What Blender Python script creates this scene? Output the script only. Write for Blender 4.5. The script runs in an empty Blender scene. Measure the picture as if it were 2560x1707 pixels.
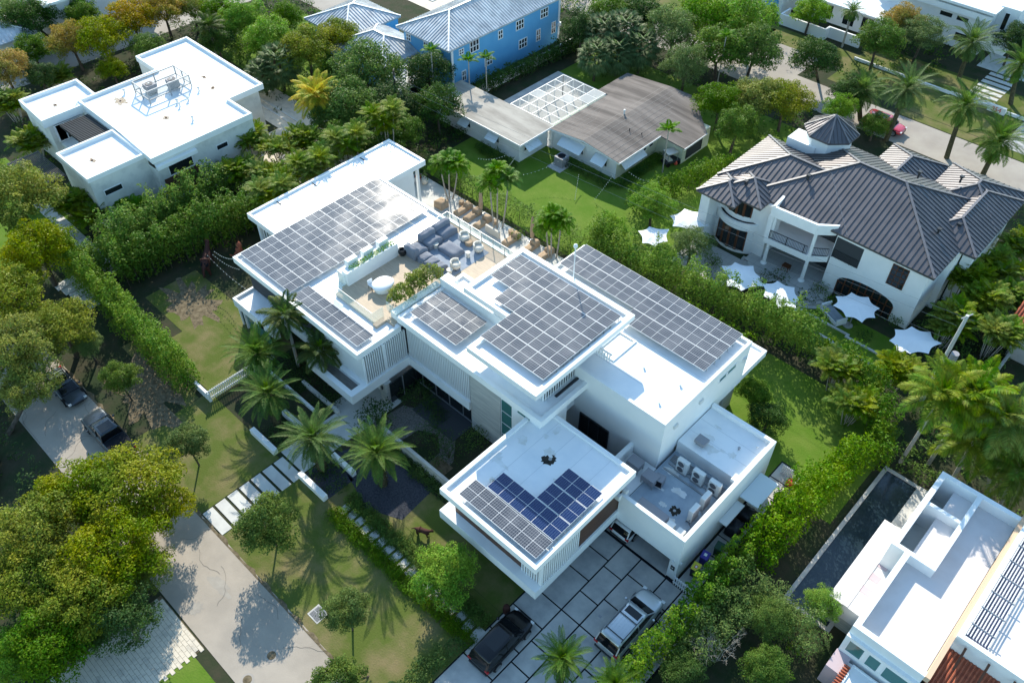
import bpy, math, random
import numpy as np
from mathutils import Matrix, Vector
R = math.radians
scene = bpy.context.scene
# ------------------------------------------------------------------ camera
CAM_H = 50.0; FPX = 2106.76; TH = 0.801865; ROLL = 0.00169; YAW = -0.758249
CX, CY = 1280.0, 853.5
_f = np.array([math.sin(YAW)*math.cos(TH), math.cos(YAW)*math.cos(TH), -math.sin(TH)])
_r = np.array([math.cos(YAW), -math.sin(YAW), 0.0]); _u = np.cross(_r, _f)
_r2 = math.cos(ROLL)*_r+math.sin(ROLL)*_u; _u2 = -math.sin(ROLL)*_r+math.cos(ROLL)*_u
cam_d = bpy.data.cameras.new('camera'); cam = bpy.data.objects.new('camera', cam_d)
scene.collection.objects.link(cam); scene.camera = cam
cam_d.sensor_fit = 'HORIZONTAL'; cam_d.sensor_width = 36.0; cam_d.lens = FPX/2560*36.0
cam_d.clip_start = 0.5; cam_d.clip_end = 2000
_M = Matrix(((_r2[0], _u2[0], -_f[0], 0), (_r2[1], _u2[1], -_f[1], 0), (_r2[2], _u2[2], -_f[2], CAM_H), (0, 0, 0, 1)))
cam.matrix_world = _M
def P(x, y, z=0.0):
    """world point at height z seen at survey pixel (x, y) of the drone frame"""
    d = (x-CX)/FPX*_r2 - (y-CY)/FPX*_u2 + _f
    t = (z-CAM_H)/d[2]
    return (t*d[0], t*d[1], z)
def V(x, y, z=0.0): return P(x*1.08844, y*1.08844, z)
def mpx(r, p):   # metres covered by r survey pixels at point p
    dep = (np.array(p)-[0, 0, CAM_H]) @ _f
    return r*dep/FPX
# ------------------------------------------------------------------ light
SUN_EL = 30.5; SHX, SHY = 0.76, -0.65      # direction in which shadows fall
world = bpy.data.worlds.new('World'); scene.world = world; world.use_nodes = True
nt = world.node_tree; bg = nt.nodes['Background']
sky = nt.nodes.new('ShaderNodeTexSky'); sky.sky_type = 'NISHITA'; sky.sun_disc = False
sky.sun_elevation = R(SUN_EL); sky.sun_rotation = math.atan2(-SHX, -SHY)
sky.air_density = 1.0; sky.dust_density = 0.3; sky.ozone_density = 1.0
tint = nt.nodes.new('ShaderNodeMix'); tint.data_type = 'RGBA'; tint.blend_type = 'MULTIPLY'; tint.inputs['Factor'].default_value = 1.0
nt.links.new(sky.outputs[0], tint.inputs['A']); tint.inputs['B'].default_value = (0.90, 1.05, 1.02, 1)
nt.links.new(tint.outputs['Result'], bg.inputs[0]); bg.inputs[1].default_value = 0.15
sd = bpy.data.lights.new('sun', 'SUN'); sun = bpy.data.objects.new('sun', sd); scene.collection.objects.link(sun)
sd.energy = 3.7; sd.angle = R(0.5); sd.color = (1.0, 0.92, 0.78)
_c = math.cos(R(SUN_EL)); sdir = Vector((SHX*_c, SHY*_c, -math.sin(R(SUN_EL))))
sun.rotation_euler = sdir.to_track_quat('-Z', 'Y').to_euler(); sun.location = (-60, 60, 60)
scene.view_settings.view_transform = 'Standard'; scene.view_settings.look = 'None'
scene.view_settings.exposure = 1.12; scene.view_settings.gamma = 1
scene.cycles.max_bounces = 6; scene.cycles.transparent_max_bounces = 12
# ------------------------------------------------------------------ materials
MATS = {}
def mat(name, col, rough=0.7, spec=0.3, metal=0.0, n1=None, scale=1.0, bump=0.0, bscale=20.0, col2=None, mix=0.5, detail=4.0,
        trans=0.0, alpha=1.0, island=0.0, objrand=0.0, coat=0.0, coords='obj', stretch=None):
    """principled material; noise mixes col -> col2, island varies each leaf"""
    m = bpy.data.materials.new(name); m.use_nodes = True; N = m.node_tree; L = N.links
    b = N.nodes['Principled BSDF']; b.inputs['Roughness'].default_value = rough
    b.inputs['Specular IOR Level'].default_value = spec; b.inputs['Metallic'].default_value = metal
    if coat: b.inputs['Coat Weight'].default_value = coat; b.inputs['Coat Roughness'].default_value = 0.05
    c = (*col, 1); geo = N.nodes.new('ShaderNodeNewGeometry')
    b.inputs['Base Color'].default_value = c; out = None
    src = geo.outputs['Position']
    if stretch:
        mp = N.nodes.new('ShaderNodeMapping'); mp.inputs['Scale'].default_value = stretch; L.new(src, mp.inputs[0]); src = mp.outputs[0]
    if col2:
        nz = N.nodes.new('ShaderNodeTexNoise'); nz.inputs['Scale'].default_value = scale; nz.inputs['Detail'].default_value = detail
        nz.inputs['Roughness'].default_value = 0.6
        L.new(src, nz.inputs['Vector'])
        rp = N.nodes.new('ShaderNodeValToRGB'); rp.color_ramp.elements[0].position = mix-0.13; rp.color_ramp.elements[1].position = mix+0.13
        rp.color_ramp.elements[0].color = c; rp.color_ramp.elements[1].color = (*col2, 1)
        L.new(nz.outputs['Fac'], rp.inputs[0]); out = rp.outputs[0]
    if island or objrand:
        hs = N.nodes.new('ShaderNodeHueSaturation'); hs.inputs['Color'].default_value = c
        if out: L.new(out, hs.inputs['Color'])
        def rnd(src2, amt, sock, mid):
            mr = N.nodes.new('ShaderNodeMapRange'); mr.inputs['To Min'].default_value = mid-amt; mr.inputs['To Max'].default_value = mid+amt
            L.new(src2, mr.inputs['Value']); return mr.outputs[0]
        if island:
            L.new(rnd(geo.outputs['Random Per Island'], island, 'Value', 1.0), hs.inputs['Value'])
            mul = N.nodes.new('ShaderNodeMath'); mul.operation = 'MULTIPLY'; mul.inputs[1].default_value = 7.31
            fr = N.nodes.new('ShaderNodeMath'); fr.operation = 'FRACT'
            L.new(geo.outputs['Random Per Island'], mul.inputs[0]); L.new(mul.outputs[0], fr.inputs[0])
            L.new(rnd(fr.outputs[0], 0.02, 'Hue', 0.5), hs.inputs['Hue'])
        if objrand:
            oi = N.nodes.new('ShaderNodeObjectInfo')
            L.new(rnd(oi.outputs['Random'], objrand, 'Saturation', 1.0), hs.inputs['Saturation'])
        out = hs.outputs[0]
    if out: L.new(out, b.inputs['Base Color'])
    if bump:
        nb = N.nodes.new('ShaderNodeTexNoise'); nb.inputs['Scale'].default_value = bscale; nb.inputs['Detail'].default_value = 5
        L.new(src, nb.inputs['Vector']); bp = N.nodes.new('ShaderNodeBump'); bp.inputs['Strength'].default_value = bump
        bp.inputs['Distance'].default_value = 0.05
        L.new(nb.outputs['Fac'], bp.inputs['Height']); L.new(bp.outputs[0], b.inputs['Normal'])
    if trans:
        tr = N.nodes.new('ShaderNodeBsdfTranslucent'); mx = N.nodes.new('ShaderNodeMixShader'); mx.inputs[0].default_value = trans
        if out:
            L.new(out, tr.inputs[0])
        else: tr.inputs[0].default_value = c
        o = N.nodes['Material Output']
        L.new(b.outputs[0], mx.inputs[1]); L.new(tr.outputs[0], mx.inputs[2]); L.new(mx.outputs[0], o.inputs[0])
    if alpha < 1:
        tp = N.nodes.new('ShaderNodeBsdfTransparent'); mx = N.nodes.new('ShaderNodeMixShader'); mx.inputs[0].default_value = alpha
        o = N.nodes['Material Output']; L.new(tp.outputs[0], mx.inputs[1]); L.new(b.outputs[0], mx.inputs[2]); L.new(mx.outputs[0], o.inputs[0])
    MATS[name] = m; return m
def math_node(N, op, a, b=None):
    n = N.nodes.new('ShaderNodeMath'); n.operation = op
    for i, v in enumerate((a, b)):
        if v is None: continue
        if isinstance(v, (int, float)): n.inputs[i].default_value = v
        else: N.links.new(v, n.inputs[i])
    return n.outputs[0]
def grid_mat(name, cell, line, pitch, width, rough=0.18, spec=0.6, dust=None):
    """flat pattern of cells and lines (solar cells, tiles, paving) in object coordinates"""
    m = bpy.data.materials.new(name); m.use_nodes = True; N = m.node_tree; L = N.links; b = N.nodes['Principled BSDF']
    tc = N.nodes.new('ShaderNodeTexCoord'); sx = N.nodes.new('ShaderNodeSeparateXYZ'); L.new(tc.outputs['Object'], sx.inputs[0])
    ms = []
    for ax, p, w in zip((0, 1), pitch, width):
        f = math_node(N, 'FRACT', math_node(N, 'DIVIDE', sx.outputs[ax], p))
        d = math_node(N, 'ABSOLUTE', math_node(N, 'SUBTRACT', f, 0.5))
        ms.append(math_node(N, 'GREATER_THAN', d, 0.5-w/p/2))
    fac = math_node(N, 'MAXIMUM', ms[0], ms[1])
    mx = N.nodes.new('ShaderNodeMix'); mx.data_type = 'RGBA'; L.new(fac, mx.inputs['Factor'])
    mx.inputs['A'].default_value = (*cell, 1); mx.inputs['B'].default_value = (*line, 1); out = mx.outputs['Result']
    if dust:
        g = N.nodes.new('ShaderNodeNewGeometry'); nz = N.nodes.new('ShaderNodeTexNoise'); nz.inputs['Scale'].default_value = dust[0]; nz.inputs['Detail'].default_value = 5
        L.new(g.outputs['Position'], nz.inputs['Vector']); rp = N.nodes.new('ShaderNodeMapRange')
        rp.inputs['From Min'].default_value = 0.42; rp.inputs['From Max'].default_value = 0.72; rp.inputs['To Max'].default_value = dust[1]
        L.new(nz.outputs['Fac'], rp.inputs['Value']); m2 = N.nodes.new('ShaderNodeMix'); m2.data_type = 'RGBA'
        L.new(rp.outputs[0], m2.inputs['Factor']); L.new(out, m2.inputs['A']); m2.inputs['B'].default_value = (*dust[2], 1); out = m2.outputs['Result']
        mr = N.nodes.new('ShaderNodeMapRange'); mr.inputs['From Min'].default_value = 0.35; mr.inputs['From Max'].default_value = 0.7
        mr.inputs['To Min'].default_value = rough; mr.inputs['To Max'].default_value = rough+0.08
        L.new(nz.outputs['Fac'], mr.inputs['Value']); L.new(mr.outputs[0], b.inputs['Roughness'])
    else: b.inputs['Roughness'].default_value = rough
    L.new(out, b.inputs['Base Color']); b.inputs['Specular IOR Level'].default_value = spec
    MATS[name] = m; return m
mat('stucco', (0.80, 0.81, 0.80), 0.55, 0.3, col2=(0.72, 0.74, 0.74), scale=0.35, mix=0.55, bump=0.05, bscale=14)
mat('roof_white', (0.80, 0.81, 0.81), 0.35, 0.5, col2=(0.70, 0.73, 0.75), scale=0.5, mix=0.56, bump=0.05, bscale=3)
mat('stucco_old', (0.68, 0.68, 0.63), 0.8, 0.2, col2=(0.52, 0.53, 0.50), scale=0.8, mix=0.56, bump=0.1)
mat('stone', (0.50, 0.49, 0.45), 0.8, 0.2, col2=(0.36, 0.36, 0.34), scale=1.2, bump=0.2, bscale=6, stretch=(0.4, 0.4, 5))
mat('terrace_blue', (0.40, 0.47, 0.52), 0.6, 0.3, col2=(0.30, 0.36, 0.42), scale=0.8, bump=0.05)
mat('wood_panel', (0.12, 0.062, 0.042), 0.6, 0.3, col2=(0.075, 0.040, 0.028), scale=2, stretch=(1, 1, 12))
mat('slat_white', (0.74, 0.76, 0.76), 0.5, 0.3)
mat('gap_dark', (0.05, 0.055, 0.06), 0.8, 0.2)  # near black tone painted in for shaded gaps and openings
mat('glass_dark', (0.015, 0.02, 0.022), 0.06, 0.6)
mat('glass_teal', (0.05, 0.16, 0.15), 0.06, 0.6)
mat('rail_glass', (0.55, 0.70, 0.66), 0.05, 0.5, alpha=0.22)
mat('frame_white', (0.75, 0.76, 0.76), 0.4, 0.3)
mat('frame_brown', (0.10, 0.04, 0.02), 0.4, 0.3)
mat('metal_dark', (0.03, 0.032, 0.035), 0.45, 0.4)
mat('metal_grey', (0.32, 0.33, 0.34), 0.45, 0.5, metal=0.4)
mat('deck', (0.50, 0.40, 0.29), 0.65, 0.3, col2=(0.40, 0.32, 0.24), scale=1.5, stretch=(1, 9, 1), bump=0.1)
mat('deck_grey', (0.20, 0.185, 0.165), 0.7, 0.3, col2=(0.14, 0.13, 0.12), scale=2, stretch=(1, 9, 1))
mat('rug', (0.30, 0.34, 0.40), 0.95, 0.1, col2=(0.25, 0.29, 0.34), scale=3)
mat('soil', (0.026, 0.042, 0.018), 0.95, 0.1, col2=(0.050, 0.048, 0.030), scale=0.6, bump=0.5, bscale=5)
mat('grass_dry', (0.085, 0.115, 0.024), 0.95, 0.1, col2=(0.185, 0.155, 0.075), scale=0.42, mix=0.57, detail=8, bump=0.6, bscale=9)
mat('grass_green', (0.085, 0.165, 0.016), 0.95, 0.1, col2=(0.125, 0.190, 0.030), scale=0.5, mix=0.5, detail=7, bump=0.6, bscale=9)
mat('mulch', (0.10, 0.08, 0.05), 0.95, 0.1, col2=(0.19, 0.155, 0.10), scale=3, detail=8, bump=0.8, bscale=8)
mat('gravel_dark', (0.028, 0.032, 0.045), 0.9, 0.2, col2=(0.06, 0.065, 0.08), scale=9, bump=0.8, bscale=16)
mat('gravel_light', (0.20, 0.19, 0.17), 0.9, 0.2, col2=(0.09, 0.085, 0.08), scale=9, bump=0.9, bscale=16)
mat('asphalt', (0.375, 0.330, 0.275), 0.9, 0.2, col2=(0.315, 0.280, 0.236), scale=0.45, detail=10, bump=0.15, bscale=12)
mat('asphalt_far', (0.36, 0.33, 0.29), 0.9, 0.2, col2=(0.30, 0.27, 0.24), scale=0.3, detail=9)
mat('concrete', (0.50, 0.49, 0.46), 0.75, 0.3, col2=(0.35, 0.35, 0.34), scale=0.8, mix=0.52, detail=8, bump=0.1)
mat('concrete_light', (0.56, 0.56, 0.53), 0.75, 0.3, col2=(0.47, 0.47, 0.45), scale=0.8, detail=7, bump=0.05)
mat('paver_cream', (0.60, 0.54, 0.44), 0.8, 0.2, col2=(0.33, 0.31, 0.27), scale=1.6, mix=0.63, detail=10)
mat('joint_dark', (0.012, 0.014, 0.018), 0.9, 0.1)
mat('pool_dark', (0.004, 0.008, 0.03), 0.05, 0.7)
mat('pool_teal', (0.02, 0.20, 0.20), 0.06, 0.6)
mat('pool_light', (0.16, 0.50, 0.46), 0.08, 0.5)
mat('water_drain', (0.010, 0.022, 0.032), 0.15, 0.5, col2=(0.018, 0.032, 0.045), scale=0.4)
mat('blue_wall', (0.11, 0.35, 0.60), 0.7, 0.2, col2=(0.13, 0.38, 0.62), scale=0.5)
mat('seam_grey', (0.58, 0.60, 0.61), 0.4, 0.45, metal=0.25, col2=(0.38, 0.40, 0.42), scale=0.7)
mat('seam_dark', (0.150, 0.142, 0.148), 0.46, 0.5, metal=0.72, col2=(0.125, 0.119, 0.124), scale=0.7)
mat('ridge_dark', (0.15, 0.145, 0.155), 0.5, 0.4)
mat('old_roof', (0.205, 0.180, 0.162), 0.9, 0.2, col2=(0.095, 0.083, 0.076), scale=0.55, mix=0.5, detail=9, stretch=(0.18, 1.7, 1), bump=0.15)
mat('old_roof_pale', (0.40, 0.375, 0.33), 0.9, 0.2, col2=(0.26, 0.24, 0.21), scale=0.5, mix=0.53, detail=9, stretch=(0.5, 1.8, 1))
mat('shingle_line', (0.25, 0.23, 0.21), 0.9, 0.2)
mat('screen_mesh', (0.34, 0.36, 0.35), 0.8, 0.1, alpha=0.30)
mat('screen_solid', (0.50, 0.51, 0.49), 0.8, 0.1, alpha=0.7)
mat('awning', (0.66, 0.72, 0.75), 0.6, 0.3)
mat('pale_yellow', (0.62, 0.64, 0.50), 0.8, 0.2)
mat('sail_white', (0.80, 0.82, 0.84), 0.7, 0.2, col2=(0.74, 0.77, 0.80), scale=0.4)
mat('terracotta', (0.42, 0.13, 0.07), 0.8, 0.2, col2=(0.30, 0.085, 0.05), scale=3)
mat('terra_pale', (0.62, 0.44, 0.30), 0.8, 0.2)
mat('seam_line', (0.60, 0.62, 0.64), 0.6, 0.3)
mat('asphalt_patch', (0.30, 0.275, 0.24), 0.9, 0.2, col2=(0.36, 0.33, 0.285), scale=1.2, detail=9)
mat('crack', (0.14, 0.13, 0.115), 0.9, 0.1)
mat('roof_dirt', (0.62, 0.62, 0.58), 0.7, 0.2, col2=(0.74, 0.76, 0.76), scale=1.6, mix=0.5, detail=9)
mat('pergola_shade', (0.16, 0.16, 0.22), 0.8, 0.2)
mat('pink_wall', (0.50, 0.40, 0.42), 0.8, 0.2)
mat('lavender_roof', (0.66, 0.63, 0.62), 0.6, 0.3, col2=(0.58, 0.55, 0.54), scale=0.5, mix=0.56)
mat('sofa_grey', (0.20, 0.215, 0.25), 0.9, 0.1, bump=0.3, bscale=4)
mat('cover_tan', (0.42, 0.31, 0.21), 0.9, 0.1, bump=0.3, bscale=4)
mat('cover_pale', (0.62, 0.58, 0.51), 0.9, 0.1, bump=0.2, bscale=4)
mat('ac_white', (0.62, 0.63, 0.61), 0.5, 0.3)
mat('ac_grey', (0.26, 0.26, 0.28), 0.6, 0.3)
mat('fan_dark', (0.10, 0.10, 0.11), 0.6, 0.3)
mat('rust', (0.055, 0.022, 0.017), 0.8, 0.2)
mat('stain', (0.018, 0.018, 0.016), 0.8, 0.2, col2=(0.05, 0.045, 0.035), scale=4)
mat('stain_brown', (0.30, 0.22, 0.14), 0.9, 0.1, col2=(0.50, 0.45, 0.38), scale=5)
mat('red_pot', (0.40, 0.05, 0.03), 0.5, 0.4); mat('black_pot', (0.01, 0.012, 0.015), 0.4, 0.4)
mat('yellow_plastic', (0.62, 0.55, 0.05), 0.5, 0.3); mat('blue_plastic', (0.05, 0.04, 0.28), 0.5, 0.3)
mat('green_plastic', (0.01, 0.055, 0.03), 0.5, 0.3); mat('red_plastic', (0.5, 0.02, 0.03), 0.5, 0.3); mat('white_sign', (0.75, 0.75, 0.72), 0.6, 0.3)
mat('coral', (0.62, 0.10, 0.06), 0.6, 0.3)
mat('bulb', (0.8, 0.8, 0.7), 0.3, 0.5); mat('cable', (0.22, 0.22, 0.22), 0.5, 0.4); mat('cable_dark', (0.04, 0.04, 0.04), 0.5, 0.4)
mat('bark', (0.11, 0.09, 0.07), 0.9, 0.1, col2=(0.06, 0.05, 0.04), scale=4, bump=0.5)
mat('bark_pale', (0.40, 0.37, 0.32), 0.9, 0.1, col2=(0.28, 0.26, 0.23), scale=3, stretch=(1, 1, 6))
mat('bark_boot', (0.10, 0.09, 0.05), 0.9, 0.1, col2=(0.05, 0.05, 0.03), scale=6, bump=0.6)
grid_mat('solar', (0.050, 0.056, 0.070), (0.30, 0.31, 0.33), (0.148, 0.19), (0.016, 0.013), 0.10, 0.45, dust=(0.7, 0.22, (0.30, 0.31, 0.33)))
grid_mat('solar_shaded', (0.003, 0.014, 0.075), (0.10, 0.16, 0.26), (0.148, 0.095), (0.012, 0.007), 0.10, 0.4)  # same panels as the grey ones, with the blue of shade in the colour
grid_mat('stone_pavers', (0.40, 0.40, 0.38), (0.25, 0.25, 0.25), (0.6, 0.6), (0.02, 0.02), 0.7, 0.3)
# foliage: leaf colour, translucency, per leaf variation
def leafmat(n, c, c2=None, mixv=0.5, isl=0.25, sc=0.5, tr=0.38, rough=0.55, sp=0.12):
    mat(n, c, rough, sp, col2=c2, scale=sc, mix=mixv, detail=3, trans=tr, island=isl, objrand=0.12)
leafmat('leaf_olive', (0.135, 0.200, 0.018), (0.270, 0.280, 0.022), sc=0.35)
leafmat('leaf_orange', (0.20, 0.205, 0.016), (0.44, 0.27, 0.018), sc=0.45)
leafmat('leaf_green', (0.070, 0.160, 0.014), (0.125, 0.215, 0.018), sc=0.4)
leafmat('leaf_bright', (0.125, 0.290, 0.010), (0.200, 0.330, 0.014), sc=0.6)
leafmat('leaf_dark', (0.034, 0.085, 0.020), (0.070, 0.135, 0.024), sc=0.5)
leafmat('leaf_hedge', (0.088, 0.200, 0.012), (0.165, 0.270, 0.016), sc=0.5)
leafmat('leaf_round', (0.085, 0.150, 0.030), (0.140, 0.200, 0.030), sc=0.8)
leafmat('leaf_pale', (0.115, 0.190, 0.050), (0.160, 0.230, 0.065), sc=0.5)
leafmat('leaf_shrub', (0.17, 0.23, 0.05), (0.26, 0.29, 0.07), sc=1.5)
leafmat('palm_date', (0.065, 0.140, 0.026), (0.115, 0.190, 0.034), sc=0.8, isl=0.25)
leafmat('palm_green', (0.070, 0.200, 0.010), (0.130, 0.260, 0.014), sc=0.8, isl=0.25)
leafmat('palm_areca', (0.095, 0.200, 0.014), (0.210, 0.250, 0.020), sc=0.7, isl=0.3)
leafmat('palm_yellow', (0.27, 0.36, 0.015), (0.58, 0.42, 0.015), sc=1.0, isl=0.2)
leafmat('palm_fan', (0.090, 0.155, 0.060), (0.130, 0.190, 0.075), sc=0.8, isl=0.25)
leafmat('palm_coco', (0.040, 0.085, 0.018), (0.10, 0.13, 0.02), sc=0.8, isl=0.25)

# ------------------------------------------------------------------ mesh helpers
COL = scene.collection
class MB:
    def __init__(s): s.v = []; s.f = []; s.m = []; s.mats = []; s.cur = 0
    def use(s, name):
        if name not in s.mats: s.mats.append(name)
        s.cur = s.mats.index(name); return s
    def face(s, pts):
        b = len(s.v); s.v += [tuple(p) for p in pts]; s.f.append(tuple(range(b, b+len(pts)))); s.m.append(s.cur); return s
    def add(s, vs, fs):
        b = len(s.v); s.v += [tuple(p) for p in vs]
        for f in fs: s.f.append(tuple(i+b for i in f)); s.m.append(s.cur)
        return s
    def box(s, x0, x1, y0, y1, z0, z1):
        if x0 > x1: x0, x1 = x1, x0
        if y0 > y1: y0, y1 = y1, y0
        vs = [(x, y, z) for z in (z0, z1) for x, y in ((x0, y0), (x1, y0), (x1, y1), (x0, y1))]
        return s.add(vs, [(3, 2, 1, 0), (4, 5, 6, 7), (0, 1, 5, 4), (1, 2, 6, 5), (2, 3, 7, 6), (3, 0, 4, 7)])
    def prism(s, poly, z0, z1):
        n = len(poly); a = sum(poly[i][0]*poly[(i+1) % n][1]-poly[(i+1) % n][0]*poly[i][1] for i in range(n))
        if a < 0: poly = poly[::-1]
        vs = [(p[0], p[1], z0) for p in poly]+[(p[0], p[1], z1) for p in poly]
        return s.add(vs, [tuple(range(n))[::-1], tuple(range(n, 2*n))]+[(i, (i+1) % n, n+(i+1) % n, n+i) for i in range(n)])
    def tray(s, poly, zb, zt, t, depth, inner=None):
        """flat roof slab: outer shell, parapet ring of width t, sunken roof surface (rectilinear or convex polygon)"""
        n = len(poly); a = sum(poly[i][0]*poly[(i+1) % n][1]-poly[(i+1) % n][0]*poly[i][1] for i in range(n))
        if a < 0: poly = poly[::-1]
        ins = []
        for i in range(n):
            p0, p1, p2 = (Vector(poly[j][:2]) for j in ((i-1) % n, i, (i+1) % n))
            d1 = (p1-p0).normalized(); d2 = (p2-p1).normalized(); n1 = Vector((-d1.y, d1.x)); n2 = Vector((-d2.y, d2.x))
            k = 1+n1.dot(n2); o = (n1+n2)*(t/max(k, 0.2)); ins.append(p1+o)
        vs = [(p[0], p[1], z) for z in (zb, zt) for p in poly]+[(p.x, p.y, z) for z in (zt, zt-depth) for p in ins]
        fs = [tuple(range(n))[::-1]]
        for i in range(n):
            j = (i+1) % n
            fs += [(i, j, n+j, n+i), (n+i, n+j, 2*n+j, 2*n+i), (2*n+i, 2*n+j, 3*n+j, 3*n+i)]
        s.add(vs, fs)
        c = s.cur
        if inner: s.use(inner)
        s.add(vs[3*n:], [tuple(range(n))]); s.cur = c; return s
    def rtray(s, x0, x1, y0, y1, zb, zt, t=0.2, depth=0.25, inner='roof_white'):
        return s.tray([(x0, y0), (x1, y0), (x1, y1), (x0, y1)], zb, zt, t, depth, inner)
    def cyl(s, x, y, z0, z1, r0, r1=None, n=12, cap=True):
        r1 = r0 if r1 is None else r1
        vs = [(x+r*math.cos(2*math.pi*i/n), y+r*math.sin(2*math.pi*i/n), z) for z, r in ((z0, r0), (z1, r1)) for i in range(n)]
        fs = [(i, (i+1) % n, n+(i+1) % n, n+i) for i in range(n)]
        if cap: fs += [tuple(range(n))[::-1], tuple(range(n, 2*n))]
        return s.add(vs, fs)
    def tube(s, pts, r, n=6, r1=None):
        r1 = r if r1 is None else r1; pts = [Vector(p) for p in pts]; vs = []; fs = []; k = len(pts)
        for i, p in enumerate(pts):
            d = (pts[min(i+1, k-1)]-pts[max(i-1, 0)]).normalized(); a = d.cross(Vector((0, 0, 1)))
            if a.length < 1e-3: a = Vector((1, 0, 0))
            a.normalize(); b = d.cross(a); rr = r+(r1-r)*i/(k-1)
            vs += [p+(a*math.cos(2*math.pi*j/n)+b*math.sin(2*math.pi*j/n))*rr for j in range(n)]
        for i in range(k-1):
            for j in range(n): fs.append((i*n+j, i*n+(j+1) % n, (i+1)*n+(j+1) % n, (i+1)*n+j))
        fs += [tuple(range(n))[::-1], tuple(range((k-1)*n, k*n))]
        return s.add(vs, fs)
    def bar(s, a, b, w, h):
        """box section bar from a to b, w wide, h tall"""
        a = Vector(a); b = Vector(b); d = (b-a).normalized(); sd = d.cross(Vector((0, 0, 1)))
        if sd.length < 1e-3: sd = Vector((1, 0, 0))
        sd.normalize(); up = sd.cross(d)
        vs = [p+sd*(i*w/2)+up*(j*h/2) for p in (a, b) for i, j in ((-1, -1), (1, -1), (1, 1), (-1, 1))]
        return s.add(vs, [(0, 1, 2, 3), (7, 6, 5, 4), (0, 4, 5, 1), (1, 5, 6, 2), (2, 6, 7, 3), (3, 7, 4, 0)])
    def lathe(s, prof, x=0, y=0, n=20, sx=1, sy=1):
        vs = []; fs = []; k = len(prof)
        for r, z in prof: vs += [(x+sx*r*math.cos(2*math.pi*i/n), y+sy*r*math.sin(2*math.pi*i/n), z) for i in range(n)]
        for a in range(k-1):
            for i in range(n): fs.append((a*n+i, a*n+(i+1) % n, (a+1)*n+(i+1) % n, (a+1)*n+i))
        fs += [tuple(range(n))[::-1], tuple(range((k-1)*n, k*n))]
        return s.add(vs, fs)
    def xf(s, M, start=0):
        for i in range(start, len(s.v)): s.v[i] = tuple(M @ Vector(s.v[i]))
        return s
    def mesh(s, name):
        me = bpy.data.meshes.new(name); me.from_pydata(s.v, [], s.f)
        for n in (s.mats or ['stucco']): me.materials.append(MATS[n])
        me.polygons.foreach_set('material_index', s.m); me.update(); return me
def put(name, mesh, parent=None, loc=None, rz=None, sc=None, smooth=False):
    o = bpy.data.objects.new(name, mesh); COL.objects.link(o)
    if parent: o.parent = parent
    if loc is not None: o.location = loc
    if rz is not None: o.rotation_euler = (0, 0, rz)
    if sc is not None: o.scale = (sc, sc, sc) if isinstance(sc, (int, float)) else sc
    if smooth: mesh.polygons.foreach_set('use_smooth', [True]*len(mesh.polygons))
    return o
def part(name, mb, parent, label=None, bevel=0, smooth=False):
    """a mesh built in world space becomes a child of parent (parent unrotated)"""
    me = mb.mesh(name) if isinstance(mb, MB) else mb
    o = put(name, me, parent, smooth=smooth)
    if parent is not None:
        w = Vector((0, 0, 0)); q = parent
        while q is not None: w += q.location; q = q.parent
        o.location = -w
    if label: o['label'] = label
    if bevel:
        b = o.modifiers.new('b', 'BEVEL'); b.width = bevel; b.segments = 2; b.limit_method = 'ANGLE'
    return o
def tag(o, label, cat, group=None):
    o['label'] = label; o['category'] = cat
    if group: o['group'] = group
    return o
def thing(name, label, cat, loc=(0, 0, 0), rz=0, group=None, sc=1):
    o = bpy.data.objects.new(name, None); COL.objects.link(o); o.empty_display_size = 0.3
    o.location = loc; o.rotation_euler = (0, 0, rz); o.scale = (sc, sc, sc) if isinstance(sc, (int, float)) else sc
    return tag(o, label, cat, group)
def solo(name, mb, label, cat, group=None, bevel=0, smooth=False):
    o = part(name, mb, None, bevel=bevel, smooth=smooth); return tag(o, label, cat, group)
def struct(name, mb): o = part(name, mb, None); o['kind'] = 'structure'; return o
def dup(root, loc, rz, label, group=None, sc=None):
    r = root.copy(); COL.objects.link(r); r.location = loc; r.rotation_euler = (0, 0, rz); r['label'] = label
    if group: r['group'] = group
    if sc is not None: r.scale = (sc, sc, sc) if isinstance(sc, (int, float)) else sc
    for ch in list(root.children):
        c = ch.copy(); COL.objects.link(c); c.parent = r
        for g in ch.children: d = g.copy(); COL.objects.link(d); d.parent = c
    return r
def ribs(mb, poly, down, spacing, w=0.05, h=0.06, off=0.0):
    """raised standing seams across a planar convex polygon, running along the direction down"""
    pts = [Vector(p) for p in poly]; n = (pts[1]-pts[0]).cross(pts[2]-pts[0]).normalized()
    if n.z < 0: n = -n
    d = Vector(down); d = (d-n*d.dot(n)).normalized(); c = n.cross(d)
    ts = [p.dot(c) for p in pts]; t = min(ts)+spacing*(0.5+off)
    while t < max(ts)-0.02:
        hit = []
        for i in range(len(pts)):
            a, b = ts[i], ts[(i+1) % len(pts)]
            if (a-t)*(b-t) < 0: k = (t-a)/(b-a); hit.append(pts[i].lerp(pts[(i+1) % len(pts)], k))
        if len(hit) == 2 and (hit[0]-hit[1]).length > 0.15:
            a, b = hit; vs = [p+c*(i*w/2)+n*(j*h) for p in (a, b) for i, j in ((-1, -0.3), (1, -0.3), (1, 1), (-1, 1))]
            mb.add(vs, [(0, 1, 2, 3), (7, 6, 5, 4), (0, 4, 5, 1), (1, 5, 6, 2), (2, 6, 7, 3), (3, 7, 4, 0)])
        t += spacing
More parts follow.
